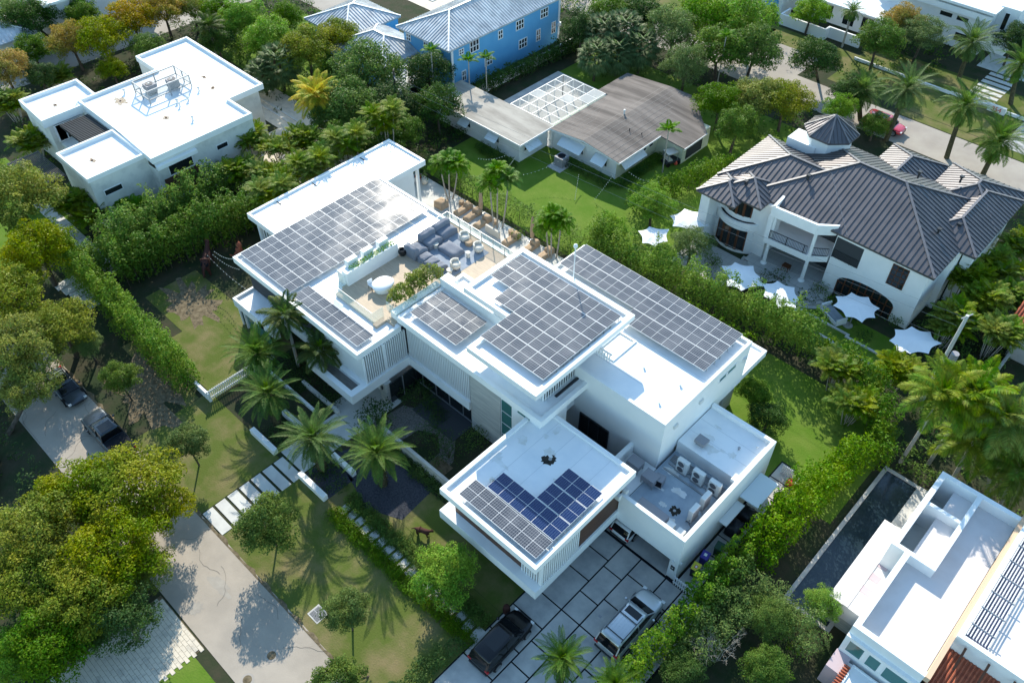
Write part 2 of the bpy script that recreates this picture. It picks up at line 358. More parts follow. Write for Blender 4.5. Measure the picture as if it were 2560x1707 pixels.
def slats(mb, a, b, z0, z1, pitch, w, d):
    """vertical slats in a row from a to b (xy)"""
    a = Vector(a); b = Vector(b); L = (b-a).length; u = (b-a)/L; n = max(2, int(L/pitch)); 
    for i in range(n):
        c = a+u*(L*(i+0.5)/n); q = Vector((-u.y, u.x))
        pl = [c-u*w/2-q*d/2, c+u*w/2-q*d/2, c+u*w/2+q*d/2, c-u*w/2+q*d/2]
        mb.prism([(p.x, p.y) for p in pl], z0, z1)
def window(parent, axis, v, a0, a1, z0, z1, nx=1, nz=1, glass='glass_dark', frame='frame_white', t=0.05, out=1, arch=0):
    """window on plane axis=v spanning a0..a1: frame part with glass child"""
    f = MB().use(frame); g = MB().use(glass)
    def bx(mb, p0, p1, q0, q1, d0, d1):
        lo, hi = v+min(out*d0, out*d1), v+max(out*d0, out*d1)
        if axis == 0: mb.box(lo, hi, p0, p1, q0, q1)
        else: mb.box(p0, p1, lo, hi, q0, q1)
    bx(g, a0+t, a1-t, z0+t, z1-t, -0.05, 0.02)
    bx(f, a0, a1, z0, z0+t, -0.06, 0.05); bx(f, a0, a1, z1-t, z1, -0.06, 0.05)
    bx(f, a0, a0+t, z0+t, z1-t, -0.06, 0.05); bx(f, a1-t, a1, z0+t, z1-t, -0.06, 0.05)
    for i in range(1, nx): c = a0+(a1-a0)*i/nx; bx(f, c-t/2, c+t/2, z0+t, z1-t, 0.02, 0.045)
    for i in range(1, nz): c = z0+(z1-z0)*i/nz; bx(f, a0+t, a1-t, c-t/2, c+t/2, 0.02, 0.04)
    fo = part('window', f, parent); part('pane', g, fo); return fo
def quadmesh(name, verts, quads, matname):
    me = bpy.data.meshes.new(name); nv = len(verts); nf = len(quads)
    me.vertices.add(nv); me.vertices.foreach_set('co', np.asarray(verts, dtype=np.float32).ravel())
    me.loops.add(nf*4); me.loops.foreach_set('vertex_index', np.asarray(quads, dtype=np.int32).ravel())
    me.polygons.add(nf); me.polygons.foreach_set('loop_start', np.arange(0, nf*4, 4, dtype=np.int32))
    me.materials.append(MATS[matname]); me.update(calc_edges=True); return me
# ------------------------------------------------------------------ ground and paving
def sheet(name, rects, z, m, stuff=False):
    mb = MB().use(m)
    for r in rects:
        if len(r) == 4 and not isinstance(r[0], tuple): x0, x1, y0, y1 = r; r = [(x0, y0), (x1, y0), (x1, y1), (x0, y1)]
        mb.face([(p[0], p[1], z) for p in r])
    o = struct(name, mb)
    if stuff: o['kind'] = 'stuff'
    return o
def blob(cx, cy, rx, ry, n=28, j=0.12, seed=0):
    rnd = random.Random(seed); k = [rnd.uniform(1-j, 1+j) for _ in range(n)]
    return [(cx+rx*k[i]*math.cos(2*math.pi*i/n), cy+ry*k[i]*math.sin(2*math.pi*i/n)) for i in range(n)]
sheet('ground', [(-900, 900, -700, 900)], 0.0, 'soil')
sheet('lawn', [(-34.95, -16.8, 8.2, 17.4), (-46.6, -37.4, 8.2, 14.9), (-56, -46.65, 12.6, 14)], 0.012, 'grass_dry')
sheet('lawn', [(-54, -45.8, 14.9, 22.5), (-60, -54, 17, 22)], 0.012, 'grass_dry')
sheet('lawn', [(-30, -17.36, 17.42, 20.5)], 0.014, 'grass_dry')
sheet('lawn', [(-57.5, -35, 46.6, 62), (-35, -29.5, 50, 62), (-17.2, -5.6, 37.5, 48.6), (-60, -29.5, 62, 80), (-96, -75, 45.85, 60), (-29.2, -20.5, 0, 2.6), (-90, -72, 6, 18)], 0.012, 'grass_green')
sheet('lawn', [(-26.5, -9.2, 90.6, 92), (-36, -16, 92.1, 104), (-12, -6, 92.1, 104), (-66, -47, 90.6, 99), (-48, -36, 96, 100)], 0.012, 'grass_dry')
sheet('mulch_bed', [blob(-56.5, 19.3, 3.0, 2.0, 40, .4, seed=1), blob(-50.5, 11.4, 3.8, 2.0, 40, .4, seed=2)], 0.018, 'mulch')
# roads
sheet('road', [(-300, 200, 3.4, 8.35)], 0.024, 'asphalt')
sheet('road', [(-300, 300, 84.7, 90.4), (-46, -39, 90.4, 96)], 0.024, 'asphalt_far')
sheet('road', [(-103, -88, 62, 67.5), (-109, -103, -20, 84)], 0.020, 'asphalt_far')
rnd = random.Random(12)
for i in range(16):   # old repairs, oil and tyre wear on the street
    cx, cy = rnd.uniform(-56, -21), rnd.uniform(4.2, 7.6); sheet('road_patch', [blob(cx, cy, rnd.uniform(.25, 1.6), rnd.uniform(.12, .5), 26, .3, i)], 0.026+i*0.0004, 'asphalt_patch')
k = MB().use('crack')
for i in range(22):
    x, y = rnd.uniform(-58, -20), rnd.uniform(3.6, 8.0); a = rnd.uniform(-.5, .5)+(1.57 if i % 3 == 0 else 0); pts = [(x, y)]
    for _ in range(rnd.randint(5, 12)): a += rnd.uniform(-.6, .6); x += .28*math.cos(a); y += .28*math.sin(a); pts.append((x, min(max(y, 3.5), 8.25)))
    for p, q in zip(pts[:-1], pts[1:]):
        d = Vector((q[0]-p[0], q[1]-p[1])); n = Vector((-d.y, d.x)).normalized()*0.009; k.face([(p[0]-n.x, p[1]-n.y, .036), (q[0]-n.x, q[1]-n.y, .036), (q[0]+n.x, q[1]+n.y, .036), (p[0]+n.x, p[1]+n.y, .036)])
struct('road_cracks', k)
edge = [(-60+i*0.45, 8.36+0.10*math.sin(i*1.7)+rnd.uniform(-.06, .12)) for i in range(88)]
sheet('verge_edge', [[a, b, (b[0], 8.18), (a[0], 8.18)] for a, b in zip(edge[:-1], edge[1:])], 0.030, 'mulch')
# paved drive across the street
k = MB().use('paver_cream'); rnd = random.Random(3)
x = -33.6
row = 0
y = 3.25
while y > -16:
    x = -33.7-(0.25 if row % 2 else 0)+max(0, 0)
    while x < -29.2+max(0.0, (3.2-y)*0.03):
        if x > -34:
            k.box(x, x+0.468, y-0.230, y, 0, 0.035+rnd.uniform(-0.004, 0.004))
        x += 0.485
    y -= 0.245; row += 1
sheet('driveway', [(-34, -29, -16, 3.3)], 0.010, 'mulch')
struct('driveway', k)
# entry walk: slabs with grass joints, then paving under the canopy
k = MB().use('concrete_light'); y = 8.45
for i in range(7): k.box(-37.3, -34.9, y, y+0.78, 0, 0.05); y += 0.98
k.box(-37.75, -35.05, 15.3, 20.3, 0, 0.055); k.box(-38.7, -34.95, 20.33, 24.6, 0, 0.055)
struct('path', k)
k = MB().use('concrete_light')
for i in range(18):
    x = -30.8+i*0.765
    if x < -17.5: k.box(x, x+0.56, 15.02+0.05*math.sin(i), 15.86, 0, 0.05)
struct('path', k)
# garden beds
sheet('gravel_bed', [(-34.9, -32.0, 15.1, 15.0+2.4), [(-34.8, 17.9), (-31.2, 17.0), (-29.9, 16.3), (-27.0, 17.6), (-27.3, 20.9), (-33.6, 20.9)]], 0.022, 'gravel_dark', True)
sheet('gravel_bed', [[(-35.0, 21.6), (-34.6, 24.4), (-32.2, 25.6), (-29.6, 25.2), (-28.0, 23.4), (-27.8, 21.6), (-29.2, 21.6), (-29.3, 23.3), (-30.6, 24.3), (-32.0, 23.6), (-32.2, 21.6)]], 0.022, 'gravel_light', True)
sheet('gravel_bed', [(-29.2, -27.6, 21.6, 23)], 0.026, 'mulch', True)
# driveway: concrete panels with dark joints, modelled from the joint lines
sheet('driveway', [(-17.35, -8.0, -8, 26.9), (-10.75, -9.3, 26.91, 39.9), (-16.44, -11.39, 26.6, 32)], 0.016, 'joint_dark')
k = MB().use('concrete'); g = 0.05
def slab(x0, x1, y0, y1): k.box(x0+g, x1-g, y0+g, y1-g, 0, 0.045)
cols = [(-17.3, -14.8), (-14.8, -13.3), (-13.3, -11.3), (-11.3, -10.0), (-10.0, -8.1)]
for ci, (x0, x1) in enumerate(cols):
    y = [4.0, 5.1, 4.5, 5.6, 4.2][ci]; rnd = random.Random(40+ci)
    cuts = {0: [4, 7, 9, 11.5, 14, 16.3, 18.4, 20.2, 22.9, 24.9, 26.5], 1: [4, 6, 9, 10.7, 13, 15.6, 17.4, 20.2, 22.0, 24.4, 26.5],
            2: [4, 7.5, 9.6, 12, 14.8, 17.2, 20.2, 22.6, 25.0, 26.5], 3: [4, 6.5, 8.7, 12.2, 13.8, 16, 18.3, 20.8, 22.5, 24.6, 26.5], 4: [4, 7, 10.2, 12.9, 15.5, 18.6, 21, 23.7, 26.5]}[ci]
    for a, b in zip(cuts[:-1], cuts[1:]): slab(x0, x1, a, b)
k.box(-16.4, -11.42, 26.65, 31.5, 0, 0.03)
for i in range(8): slab(-10.7, -9.3, 26.6+i*1.65, 26.6+(i+1)*1.65)
struct('driveway', k)
for i, (x, y) in enumerate(((-13.05, 21.3), (-13.2, 18.6))):
    k = MB().use('concrete'); k.box(x, x+0.62, y, y+0.42, 0.045, 0.062); k.use('metal_grey'); k.box(x+0.2, x+0.42, y+0.13, y+0.29, 0.062, 0.07)
    solo('utility_cover', k, ['rectangular utility cover in the driveway nearer the house', 'rectangular utility cover in the driveway behind the silver suv'][i], 'cover', 'utility covers in the driveway')
# manholes, storm drain
for i, (x, y) in enumerate(((-25.59, 5.86), (-25.4, 4.0))):
    k = MB().use('asphalt_far'); k.cyl(x, y, 0.024, 0.034, 0.42, n=28); k.use('mulch'); k.cyl(x, y, 0.034, 0.044, 0.27, n=28)
    solo('manhole_cover', k, ['round manhole cover near the tree shadow on the street', 'round manhole cover at the bottom edge of the street'][i], 'manhole cover', 'manholes in the street')
px, py, _ = P(600+512*.3827, 1107+1120*.3827)
k = MB().use('concrete'); k.box(px-0.55, px+0.45, py-0.45, py+0.45, 0, 0.03); k.use('joint_dark'); k.box(px-0.45, px+0.35, py-0.36, py+0.36, 0.03, 0.034); k.use('metal_grey')
for i in range(11): k.box(px-0.43+i*0.072, px-0.40+i*0.072, py-0.36, py+0.36, 0.034, 0.05)
k.box(px-0.45, px+0.35, py-0.02, py+0.02, 0.034, 0.055)
solo('storm_drain', k, 'square storm drain grate in the grass verge', 'drain grate')
# left neighbour's slab path
k = MB().use('concrete_light')
for i in range(16): k.box(-80.2+i*0.95, -79.32+i*0.95, 16.25, 17.45, 0, 0.05)
struct('path', k)
k = MB().use('concrete_light')
for i in range(5): k.box(-67.2+i*1.05, -66.25+i*1.05, 12.2+i*0.2, 14.2, 0, 0.05)
struct('path', k)
# patio with loungers
k = MB().use('concrete_light'); k.box(-57, -36.3, 42.4, 45.9, 0, 0.10); k.box(-51.4, -36.2, 37.3, 42.4, 0, 0.095); k.box(-57, -51.4, 26.4, 42.4, 0, 0.09)
struct('patio', k)
# pools
POOLB = [P(*(1200+x*.3827, y*.3827))[:2] for x, y in ((350, 755), (480, 828), (640, 722), (585, 660), (530, 640), (430, 690))]
def pool(label, poly, rim, m, z=0.05, rimmat='concrete_light'):
    t = thing('pool', label, 'pool', (poly[0][0], poly[0][1], 0))
    a = MB().use(rimmat); a.tray(poly, 0, z+0.06, rim, 0.10, m); part('pool_basin', a, t); return t
pool('long dark blue swimming pool between the hedge and the dark roofed villa', [(-18.3, 53.2), (-14.2, 53.2), (-14.2, 53.0), (-9.0, 53.0), (-9.0, 54.7), (-13.4, 54.7), (-13.4, 55.0), (-18.3, 55.0)], 0.22, 'pool_dark')
pool('pale turquoise pool under the white screen enclosure', POOLB, 0.2, 'pool_light')
pool('narrow teal lap pool behind the left white house', [(-81.3, 42.4), (-73.0, 42.4), (-73.0, 43.4), (-81.3, 43.4)], 0.22, 'pool_teal')
pool('turquoise pool behind the blue house', [(-90, 74), (-85, 74), (-85, 79), (-90, 79)], 0.3, 'pool_teal')
sheet('patio', [(-74, -60.5, 36.2, 41), (-85, -62, 41.0, 45.8)], 0.03, 'paver_cream')
sheet('patio', [(-60.2, -49.9, 58.6, 71.5)], 0.04, 'concrete')
sheet('patio', [(-94, -82, 72, 82)], 0.03, 'paver_cream')
# ------------------------------------------------------------------ main white villa
villa = thing('modern_villa', 'large white flat roofed modern villa covered in solar arrays at the centre', 'house', (-30, 30, 0))
def vp(name, mb, label=None): return part(name, mb, villa, label)
# garage wing ---------------------------------------------------------------
k = MB().use('stucco'); k.box(-24.25, -15.78, 18.74, 27.3, 2.1, 2.93); vp('floor_slab', k)
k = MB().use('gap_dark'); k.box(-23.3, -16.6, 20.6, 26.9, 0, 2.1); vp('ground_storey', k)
k = MB().use('wood_panel'); k.box(-23.4, -15.9, 19.40, 27.2, 2.93, 5.72); vp('wood_cladding', k)
k = MB().use('slat_white')
slats(k, (-15.86, 19.3), (-15.86, 22.8), 2.95, 5.72, 0.19, 0.09, 0.12); slats(k, (-17.5, 19.34), (-15.9, 19.34), 2.95, 5.72, 0.19, 0.09, 0.12)
k.box(-15.96, -15.82, 19.28, 19.40, 2.95, 5.72); vp('slat_screen', k)
k = MB().use('stucco'); k.rtray(-23.63, -15.6, 18.46, 27.85, 5.75, 6.3, 0.28, 0.22); vp('flat_roof', k)
k = MB().use('stain'); k.face([(x, y, 6.088) for x, y in blob(-20.3, 24.9, 0.45, 0.5, 30, 0.2, 7)]); k.use('metal_grey'); k.lathe([(0.12, 6.088), (0.12, 6.11), (0.05, 6.13)], -20.25, 24.95, 12)
solo('roof_drain', k, 'roof drain in a black leaf stain on the garage wing roof', 'roof drain')
k = MB().use('ac_white'); k.box(-21.9, -21.68, 21.1, 21.32, 6.08, 6.34); k.cyl(-21.8, 21.2, 6.34, 6.42, 0.06)
solo('junction_box', k, 'small white box on the garage wing roof beside the solar array', 'electrical box')
for i, (y, z) in enumerate(((27.0, 5.15), (26.2, 5.4))):
    k = MB().use('ac_white'); k.box(-15.9, -15.55, y, y+0.32, z-0.6, z-0.2)
    solo('wall_unit', k, ['white box on the wood wall above the terrace corner', 'white box on the wood wall at the parapet end'][i], 'wall unit', 'boxes on the wood wall', bevel=0.02)
# terrace above the garage ----------------------------------------------------
k = MB().use('stucco')
k.box(-15.83, -11.46, 26.73, 27.0, 1.98, 4.75); k.box(-11.46, -10.82, 26.73, 27.0, 0, 4.75)
k.box(-11.1, -10.82, 27.0, 37.25, 0, 4.75); k.box(-15.8, -11.1, 36.97, 37.25, 0, 4.75)
k.box(-11.4, -11.1, 32.6, 33.2, 4.45, 4.749)
vp('garage_wall', k)
k = MB().use('terrace_blue'); k.box(-15.8, -11.1, 27.0, 33.0, 3.0, 3.3); vp('terrace_floor', k)
k = MB().use('roof_white'); k.box(-15.8, -11.1, 33.0, 36.97, 2.9, 4.42); vp('low_roof', k)
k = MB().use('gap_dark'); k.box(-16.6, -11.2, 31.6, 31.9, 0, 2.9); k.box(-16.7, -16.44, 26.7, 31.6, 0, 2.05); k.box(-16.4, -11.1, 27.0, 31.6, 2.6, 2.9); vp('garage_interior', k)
k = MB().use('stain'); k.face([(x, y, 3.304) for x, y in blob(-13.0, 29.0, 0.35, 0.35, 24, 0.3, 5)]); k.use('metal_grey'); k.cyl(-13.0, 29.0, 3.304, 3.36, 0.1)
solo('roof_drain', k, 'roof drain with leaf litter on the blue equipment terrace', 'roof drain')
k = MB().use('wood_panel'); k.box(-17.9, -16.0, 27.0, 27.3, 2.93, 5.7); vp('wood_cladding', k)
k = MB().use('stucco'); k.box(-18.15, -17.85, 27.85, 30.88, 2.9, 4.2); k.box(-17.9, -15.85, 27.85, 30.88, 2.9, 3.28); vp('low_wall', k)
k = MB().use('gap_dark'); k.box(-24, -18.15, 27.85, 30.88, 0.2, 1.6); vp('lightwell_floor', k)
# right wing -----------------------------------------------------------------
k = MB().use('stucco'); k.box(-31.0, -15.86, 30.9, 40.96, 3.85, 7.55); k.box(-25, -15.95, 30.95, 33, 0, 3.85); k.box(-31, -16.7, 33, 40.3, 0.02, 3.8)
vp('right_wing_wall', k)
k = MB().use('stucco'); k.rtray(-31.1, -15.84, 30.85, 41.0, 7.55, 8.0, 0.22, 0.2); vp('flat_roof', k)
k = MB().use('stucco'); k.rtray(-20.5, -15.9, 41.0, 44.45, 3.8, 4.4, 0.22, 0.15); vp('ledge_roof', k)
k = MB().use('stone'); k.box(-20, -16.5, 40.3, 41.8, 0, 3.8); vp('lower_wall', k)
for a, b in ((37.2, 38.1), (38.2, 39.3)): window(villa, 0, -15.86, a, b, 6.75, 7.2, 1, 1, 'glass_teal')
window(villa, 1, 30.9, -22.6, -20.0, 0.6, 3.6, 3, 1, 'glass_dark', 'metal_dark', 0.06, -1)
k = MB().use('ac_white')
for y in (32.0, 34.9, 40.2): k.box(-15.86, -15.72, y, y+0.42, 6.55, 6.85)
vp('roof_scupper', k)
for i, (x, y) in enumerate(((-19.9, 34.0), (-17.2, 34.4), (-17.3, 32.2), (-11.6, 36.2), (-12.4, 35.2))):
    z = 7.8 if i < 3 else 4.42
    k = MB().use('roof_white' if i != 4 else 'metal_grey'); k.cyl(x, y, z, z+0.16, 0.07); k.cyl(x, y, z+0.16, z+0.2, 0.1)
    solo('roof_vent', k, ['pale vent stub near the middle of the right wing roof', 'pale vent stub near the right parapet of the right wing', 'vent stub nearest the front corner of the right wing', 'small vent in the far corner of the low roof', 'grey vent on the low roof near the condensers'][i], 'roof vent', 'vents on the villa roofs')
k = MB().use('ac_grey'); k.box(-14.9, -14.1, 33.5, 34.2, 4.62, 4.9); k.box(-14.8, -14.2, 33.6, 34.1, 4.42, 4.62)
solo('roof_exhaust', k, 'low square metal exhaust hood on the low roof', 'roof exhaust', bevel=0.03)
# middle block ------------------------------------------------------------------
k = MB().use('stucco'); k.rtray(-36.45, -22.2, 26.22, 33.0, 6.45, 7.0, 0.3, 0.18); vp('middle_roof', k)
k = MB().use('stucco'); k.box(-36.0, -23.2, 26.85, 33.0, 3.9, 6.45); k.box(-25.3, -22.9, 26.5, 30, 5.9, 6.45); vp('middle_wall', k)
k = MB().use('slat_white'); slats(k, (-36.0, 26.62), (-29.3, 26.62), 3.0, 6.45, 0.19, 0.08, 0.14)
slats(k, (-36.08, 22.45), (-36.08, 26.5), 3.0, 5.75, 0.19, 0.08, 0.14)
slats(k, (-41.0, 22.52), (-36.1, 22.52), 3.0, 5.75, 0.15, 0.09, 0.1); k.box(-36.16, -36.0, 22.44, 22.56, 3, 5.75); k.box(-36.14, -36.02, 24.3, 24.55, 3, 5.75)
vp('slat_screen', k)
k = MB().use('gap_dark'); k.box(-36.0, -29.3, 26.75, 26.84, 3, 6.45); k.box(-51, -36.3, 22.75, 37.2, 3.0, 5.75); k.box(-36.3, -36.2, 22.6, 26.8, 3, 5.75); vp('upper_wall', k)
k = MB().use('stucco'); k.box(-35.85, -29.25, 26.38, 26.85, 2.15, 3.0); k.box(-36.4, -35.85, 20.9, 26.85, 2.15, 2.99)
vp('floor_beam', k)
k = MB().use('stone'); k.box(-29.25, -26.25, 26.55, 27.3, 0, 6.45); vp('stone_wall', k)
window(villa, 1, 26.6, -26.2, -24.95, 0.8, 5.9, 1, 4, 'glass_teal', out=-1)
k = MB().use('stucco'); k.box(-24.93, -22.35, 26.3, 29, 2.9, 6.45); vp('stair_wall', k)
window(villa, 1, 26.3, -24.4, -23.2, 6.12, 6.45, 1, 1, 'glass_teal', t=0.04, out=-1)
# ground glass around the courtyard
t = MB().use('glass_dark'); t.box(-35.4, -29.3, 26.9, 27.0, 0, 2.15); t.box(-35.5, -35.4, 24, 27, 0, 2.15); vp('courtyard_glass', t)
k = MB().use('metal_grey')
for x in (-35.0, -33.5, -32.0, -30.5): k.box(x-0.03, x+0.03, 26.84, 26.9, 0, 2.15)
k.box(-35.4, -29.3, 26.83, 26.9, 0.0, 0.06); k.box(-35.4, -35.34, 25.2, 25.26, 0, 2.15); vp('glass_mullions', k)
k = MB().use('gap_dark'); k.box(-33.8, -29.3, 24.6, 26.8, 0.03, 0.06); vp('courtyard_floor', k)
k = MB().use('stone'); k.box(-36.3, -35.55, 23.7, 24.3, 0, 2.15); vp('column', k)
k = MB().use('metal_dark'); k.cyl(-35.9, 23.62, 1.55, 1.85, 0.07); solo('wall_lamp', k, 'small dark wall lamp on the entry column', 'wall lamp')
k = MB().use('wood_panel'); k.box(-38.4, -37.2, 24.5, 24.6, 0, 2.1); vp('front_door', k)
# left wing ---------------------------------------------------------------------
k = MB().use('stucco')
k.tray([(-51.7, 22.1), (-36.1, 22.1), (-36.1, 26.22), (-36.46, 26.22), (-36.46, 37.4), (-51.7, 37.4)], 5.75, 6.3, 0.25, 0.2, 'roof_white'); vp('left_wing_roof', k)
k = MB().use('stucco'); k.box(-51.2, -47.0, 20.85, 23.6, 2.15, 2.75); k.box(-51.2, -51.0, 20.85, 23.6, 2.75, 3.0); k.box(-51.0, -47.8, 20.85, 21.05, 2.75, 3.0); k.box(-47.0, -41.2, 22.3, 22.7, 2.15, 3.0)
k.box(-47.8, -45.4, 20.85, 21.3, 2.15, 2.98)
vp('floor_slab', k)
k = MB().use('stucco'); k.tray([(-41.2, 20.85), (-35.9, 20.85), (-35.9, 22.5), (-41.2, 22.5)], 2.15, 3.0, 0.4, 0.4, 'deck_grey'); vp('planter_tray', k)
k = MB().use('roof_white'); k.box(-50.98, -47.82, 21.07, 23.6, 2.75, 2.78); vp('lower_roof', k)
k = MB().use('glass_teal'); k.box(-51.0, -50.9, 21.1, 23.5, 0.1, 2.1); k.use('frame_white'); k.box(-51.1, -50.9, 21.0, 21.15, 0, 2.15); k.box(-50.4, -50.25, 21.0, 21.15, 0, 2.15); k.use('glass_teal'); k.box(-50.9, -47, 21.15, 21.2, 0.1, 2.1)
vp('corner_window', k)
k = MB().use('stucco'); k.box(-50.8, -36.3, 24.2, 37.1, 0, 3.0); vp('ground_storey', k)
k = MB().use('coral'); k.box(-44.5, -41, 22.9, 24.1, 0, 2.1); vp('ground_storey', k)
k = MB().use('concrete_light'); k.box(-42.0, -37.5, 20.35, 20.6, 0, 0.35); vp('low_wall', k)
# far roof over the dining patio
k = MB().use('stucco'); k.rtray(-56.2, -51.1, 26.4, 42.3, 5.35, 5.9, 0.2, 0.18); vp('patio_roof', k)
k = MB().use('slat_white')
for x, y in ((-55.8, 27.0), (-51.8, 41.8), (-51.8, 39), (-55.8, 41.8)): k = MB().use('slat_white'); k.box(x-0.12, x+0.12, y-0.12, y+0.12, 0.09, 5.35); vp('column', k)
k = MB().use('slat_white'); slats(k, (-55.9, 27.0), (-52.0, 27.0), 0.09, 5.35, 0.4, 0.08, 0.1); vp('slat_screen', k)
k = MB().use('stucco'); k.box(-55.9, -51.4, 29, 41.0, 0.09, 5.35); vp('patio_room', k)
k = MB().use('joint_dark')
for y in (29.2, 33.0, 38.5): k.box(-55.95, -55.3, y, y+0.12, 5.722, 5.728)
vp('roof_drain', k)
# penthouse ---------------------------------------------------------------------
k = MB().use('stucco')
k.tray([(-32.38, 29.24), (-28.11, 29.24), (-28.11, 25.38), (-22.01, 25.38), (-22.01, 35.3), (-32.38, 35.3)], 10.02, 10.45, 0.4, 0.2, 'roof_white'); vp('penthouse_roof', k)
k = MB().use('stucco'); k.box(-31.0, -23.45, 31.4, 33.8, 6.82, 10.05); k.box(-27.7, -23.45, 27.82, 31.4, 6.82, 10.05); k.use('gap_dark'); k.box(-23.45, -23.42, 27.84, 32.6, 6.9, 10.0); k.use('stucco'); vp('penthouse_wall', k)  # thin dark backing paints the shade between the slats
k = MB().use('slat_white'); slats(k, (-23.30, 27.75), (-23.30, 32.7), 6.85, 10.02, 0.24, 0.05, 0.06); slats(k, (-24.2, 27.74), (-23.3, 27.74), 6.85, 10.02, 0.2, 0.09, 0.1)
slats(k, (-23.3, 32.75), (-21.8, 32.75), 6.85, 8.6, 0.19, 0.07, 0.08); k.box(-23.3, -21.75, 32.70, 32.80, 8.6, 8.68); vp('slat_screen', k)
k = MB().use('metal_dark'); k.box(-23.15, -22.95, 28.6, 32.4, 6.82, 6.92); vp('gutter', k)
k = MB().use('stucco'); k.tray([(-23.3, 33.0), (-21.75, 33.0), (-21.75, 35.6), (-23.3, 35.6)], 7.0, 7.9, 0.15, 0.25, 'soil'); vp('planter_box', k)
# mast
k = MB().use('frame_white'); k.cyl(-27.6, 35.45, 7.8, 13.0, 0.04, n=8); k.lathe([(0.02, 12.96), (0.12, 13.02), (0.16, 13.15), (0.12, 13.28), (0.03, 13.34)], -27.6, 35.45, 14); k.box(-27.75, -27.45, 35.31, 35.6, 9.9, 9.96)
solo('antenna_mast', k, 'thin white mast with a round head on the penthouse roof', 'antenna mast')
# lounge terrace ----------------------------------------------------------------
DZ = 6.34
k = MB().use('deck'); k.box(-42.55, -36.5, 25.9, 37.2, 6.0, DZ); k.box(-36.5, -31.9, 31.4, 37.2, 6.0, DZ); k.box(-37.7, -37.3, 24.9, 25.9, 6.0, DZ); k.box(-42.3, -37.7, 25.1, 25.9, 6.0, DZ); vp('terrace_deck', k)
k = MB().use('stucco'); k.box(-42.8, -31.9, 37.2, 37.5, 5.4, DZ+0.06); k.box(-36.6, -27.7, 30.75, 31.1, 6.0, 7.75); k.box(-36.62, -35.5, 31.1, 31.6, 6.3, 7.75)
k.box(-31.9, -27.6, 34.8, 37.4, 3, 6.3); k.box(-43, -36, 37.51, 38.4, 2.6, 2.9); vp('terrace_parapet', k)
def pane(x0, x1, y0, y1, z0=DZ, z1=DZ+1.0): rg = MB().use('rail_glass'); rg.box(x0, x1, y0, y1, z0, z1); vp('glass_railing', rg)
pane(-42.4, -37.75, 24.98, 25.01); pane(-37.72, -37.69, 25.0, 26.0); pane(-42.45, -42.42, 25.0, 26.3); pane(-42.6, -42.57, 31.6, 37.15); pane(-42.6, -31.9, 37.12, 37.15)
pane(-36.60, -36.57, 26.3, 30.9, 6.9, 7.75); pane(-37.6, -36.6, 26.27, 26.30, 6.9, 7.75)
k = MB().use('metal_grey')
for y in np.arange(31.8, 37.2, 1.3): k.box(-42.62, -42.56, y, y+0.03, DZ, DZ+1.0)
for x in np.arange(-42.5, -32, 1.3): k.box(x, x+0.03, 37.10, 37.16, DZ, DZ+1.0)
for a, b in (((-42.58, 31.6, DZ+1), (-42.58, 37.15, DZ+1)), ((-42.6, 37.13, DZ+1), (-31.9, 37.13, DZ+1)), ((-42.4, 25, DZ+1), (-37.7, 25, DZ+1))): k.bar(a, b, 0.035, 0.02)
vp('railing_posts', k)
# pool-side glass canopy below terrace
k = MB().use('frame_white')
for y in (38.4, 38.9, 39.3): k.bar((-43, y, 3.05), (-33, y, 3.05), 0.05, 0.06)
for x in np.arange(-43, -32.9, 2.5): k.bar((x, 38.4, 3.05), (x, 39.3, 3.05), 0.05, 0.06); k.box(x-0.04, x+0.04, 39.26, 39.34, 0.1, 3.05)
k.use('rail_glass'); k.box(-43, -33, 38.4, 39.3, 2.98, 3.0); vp('glass_canopy', k)
rugm = MB().use('rug'); rugm.box(-41.9, -37.2, 31.9, 36.6, DZ, DZ+0.012); solo('rug', rugm, 'large pale blue rug under the rooftop lounge furniture', 'rug')
# planter wall on the terrace with hanging greenery
k = MB().use('stucco'); k.box(-42.85, -42.2, 26.3, 31.4, 6.1, 7.55); k.use('stucco_old'); k.box(-43.5, -42.85, 26.3, 28.0, 6.1, 7.2)
for y in (27.0, 28.55, 30.1): k.use('stucco'); k.box(-43.3, -42.86, y, y+0.95, 6.3, 7.95)
vp('planter_wall', k)
k = MB().use('stucco'); k.box(-37.3, -36.65, 26.35, 30.9, 6.3, 6.95); vp('planter_wall', k)
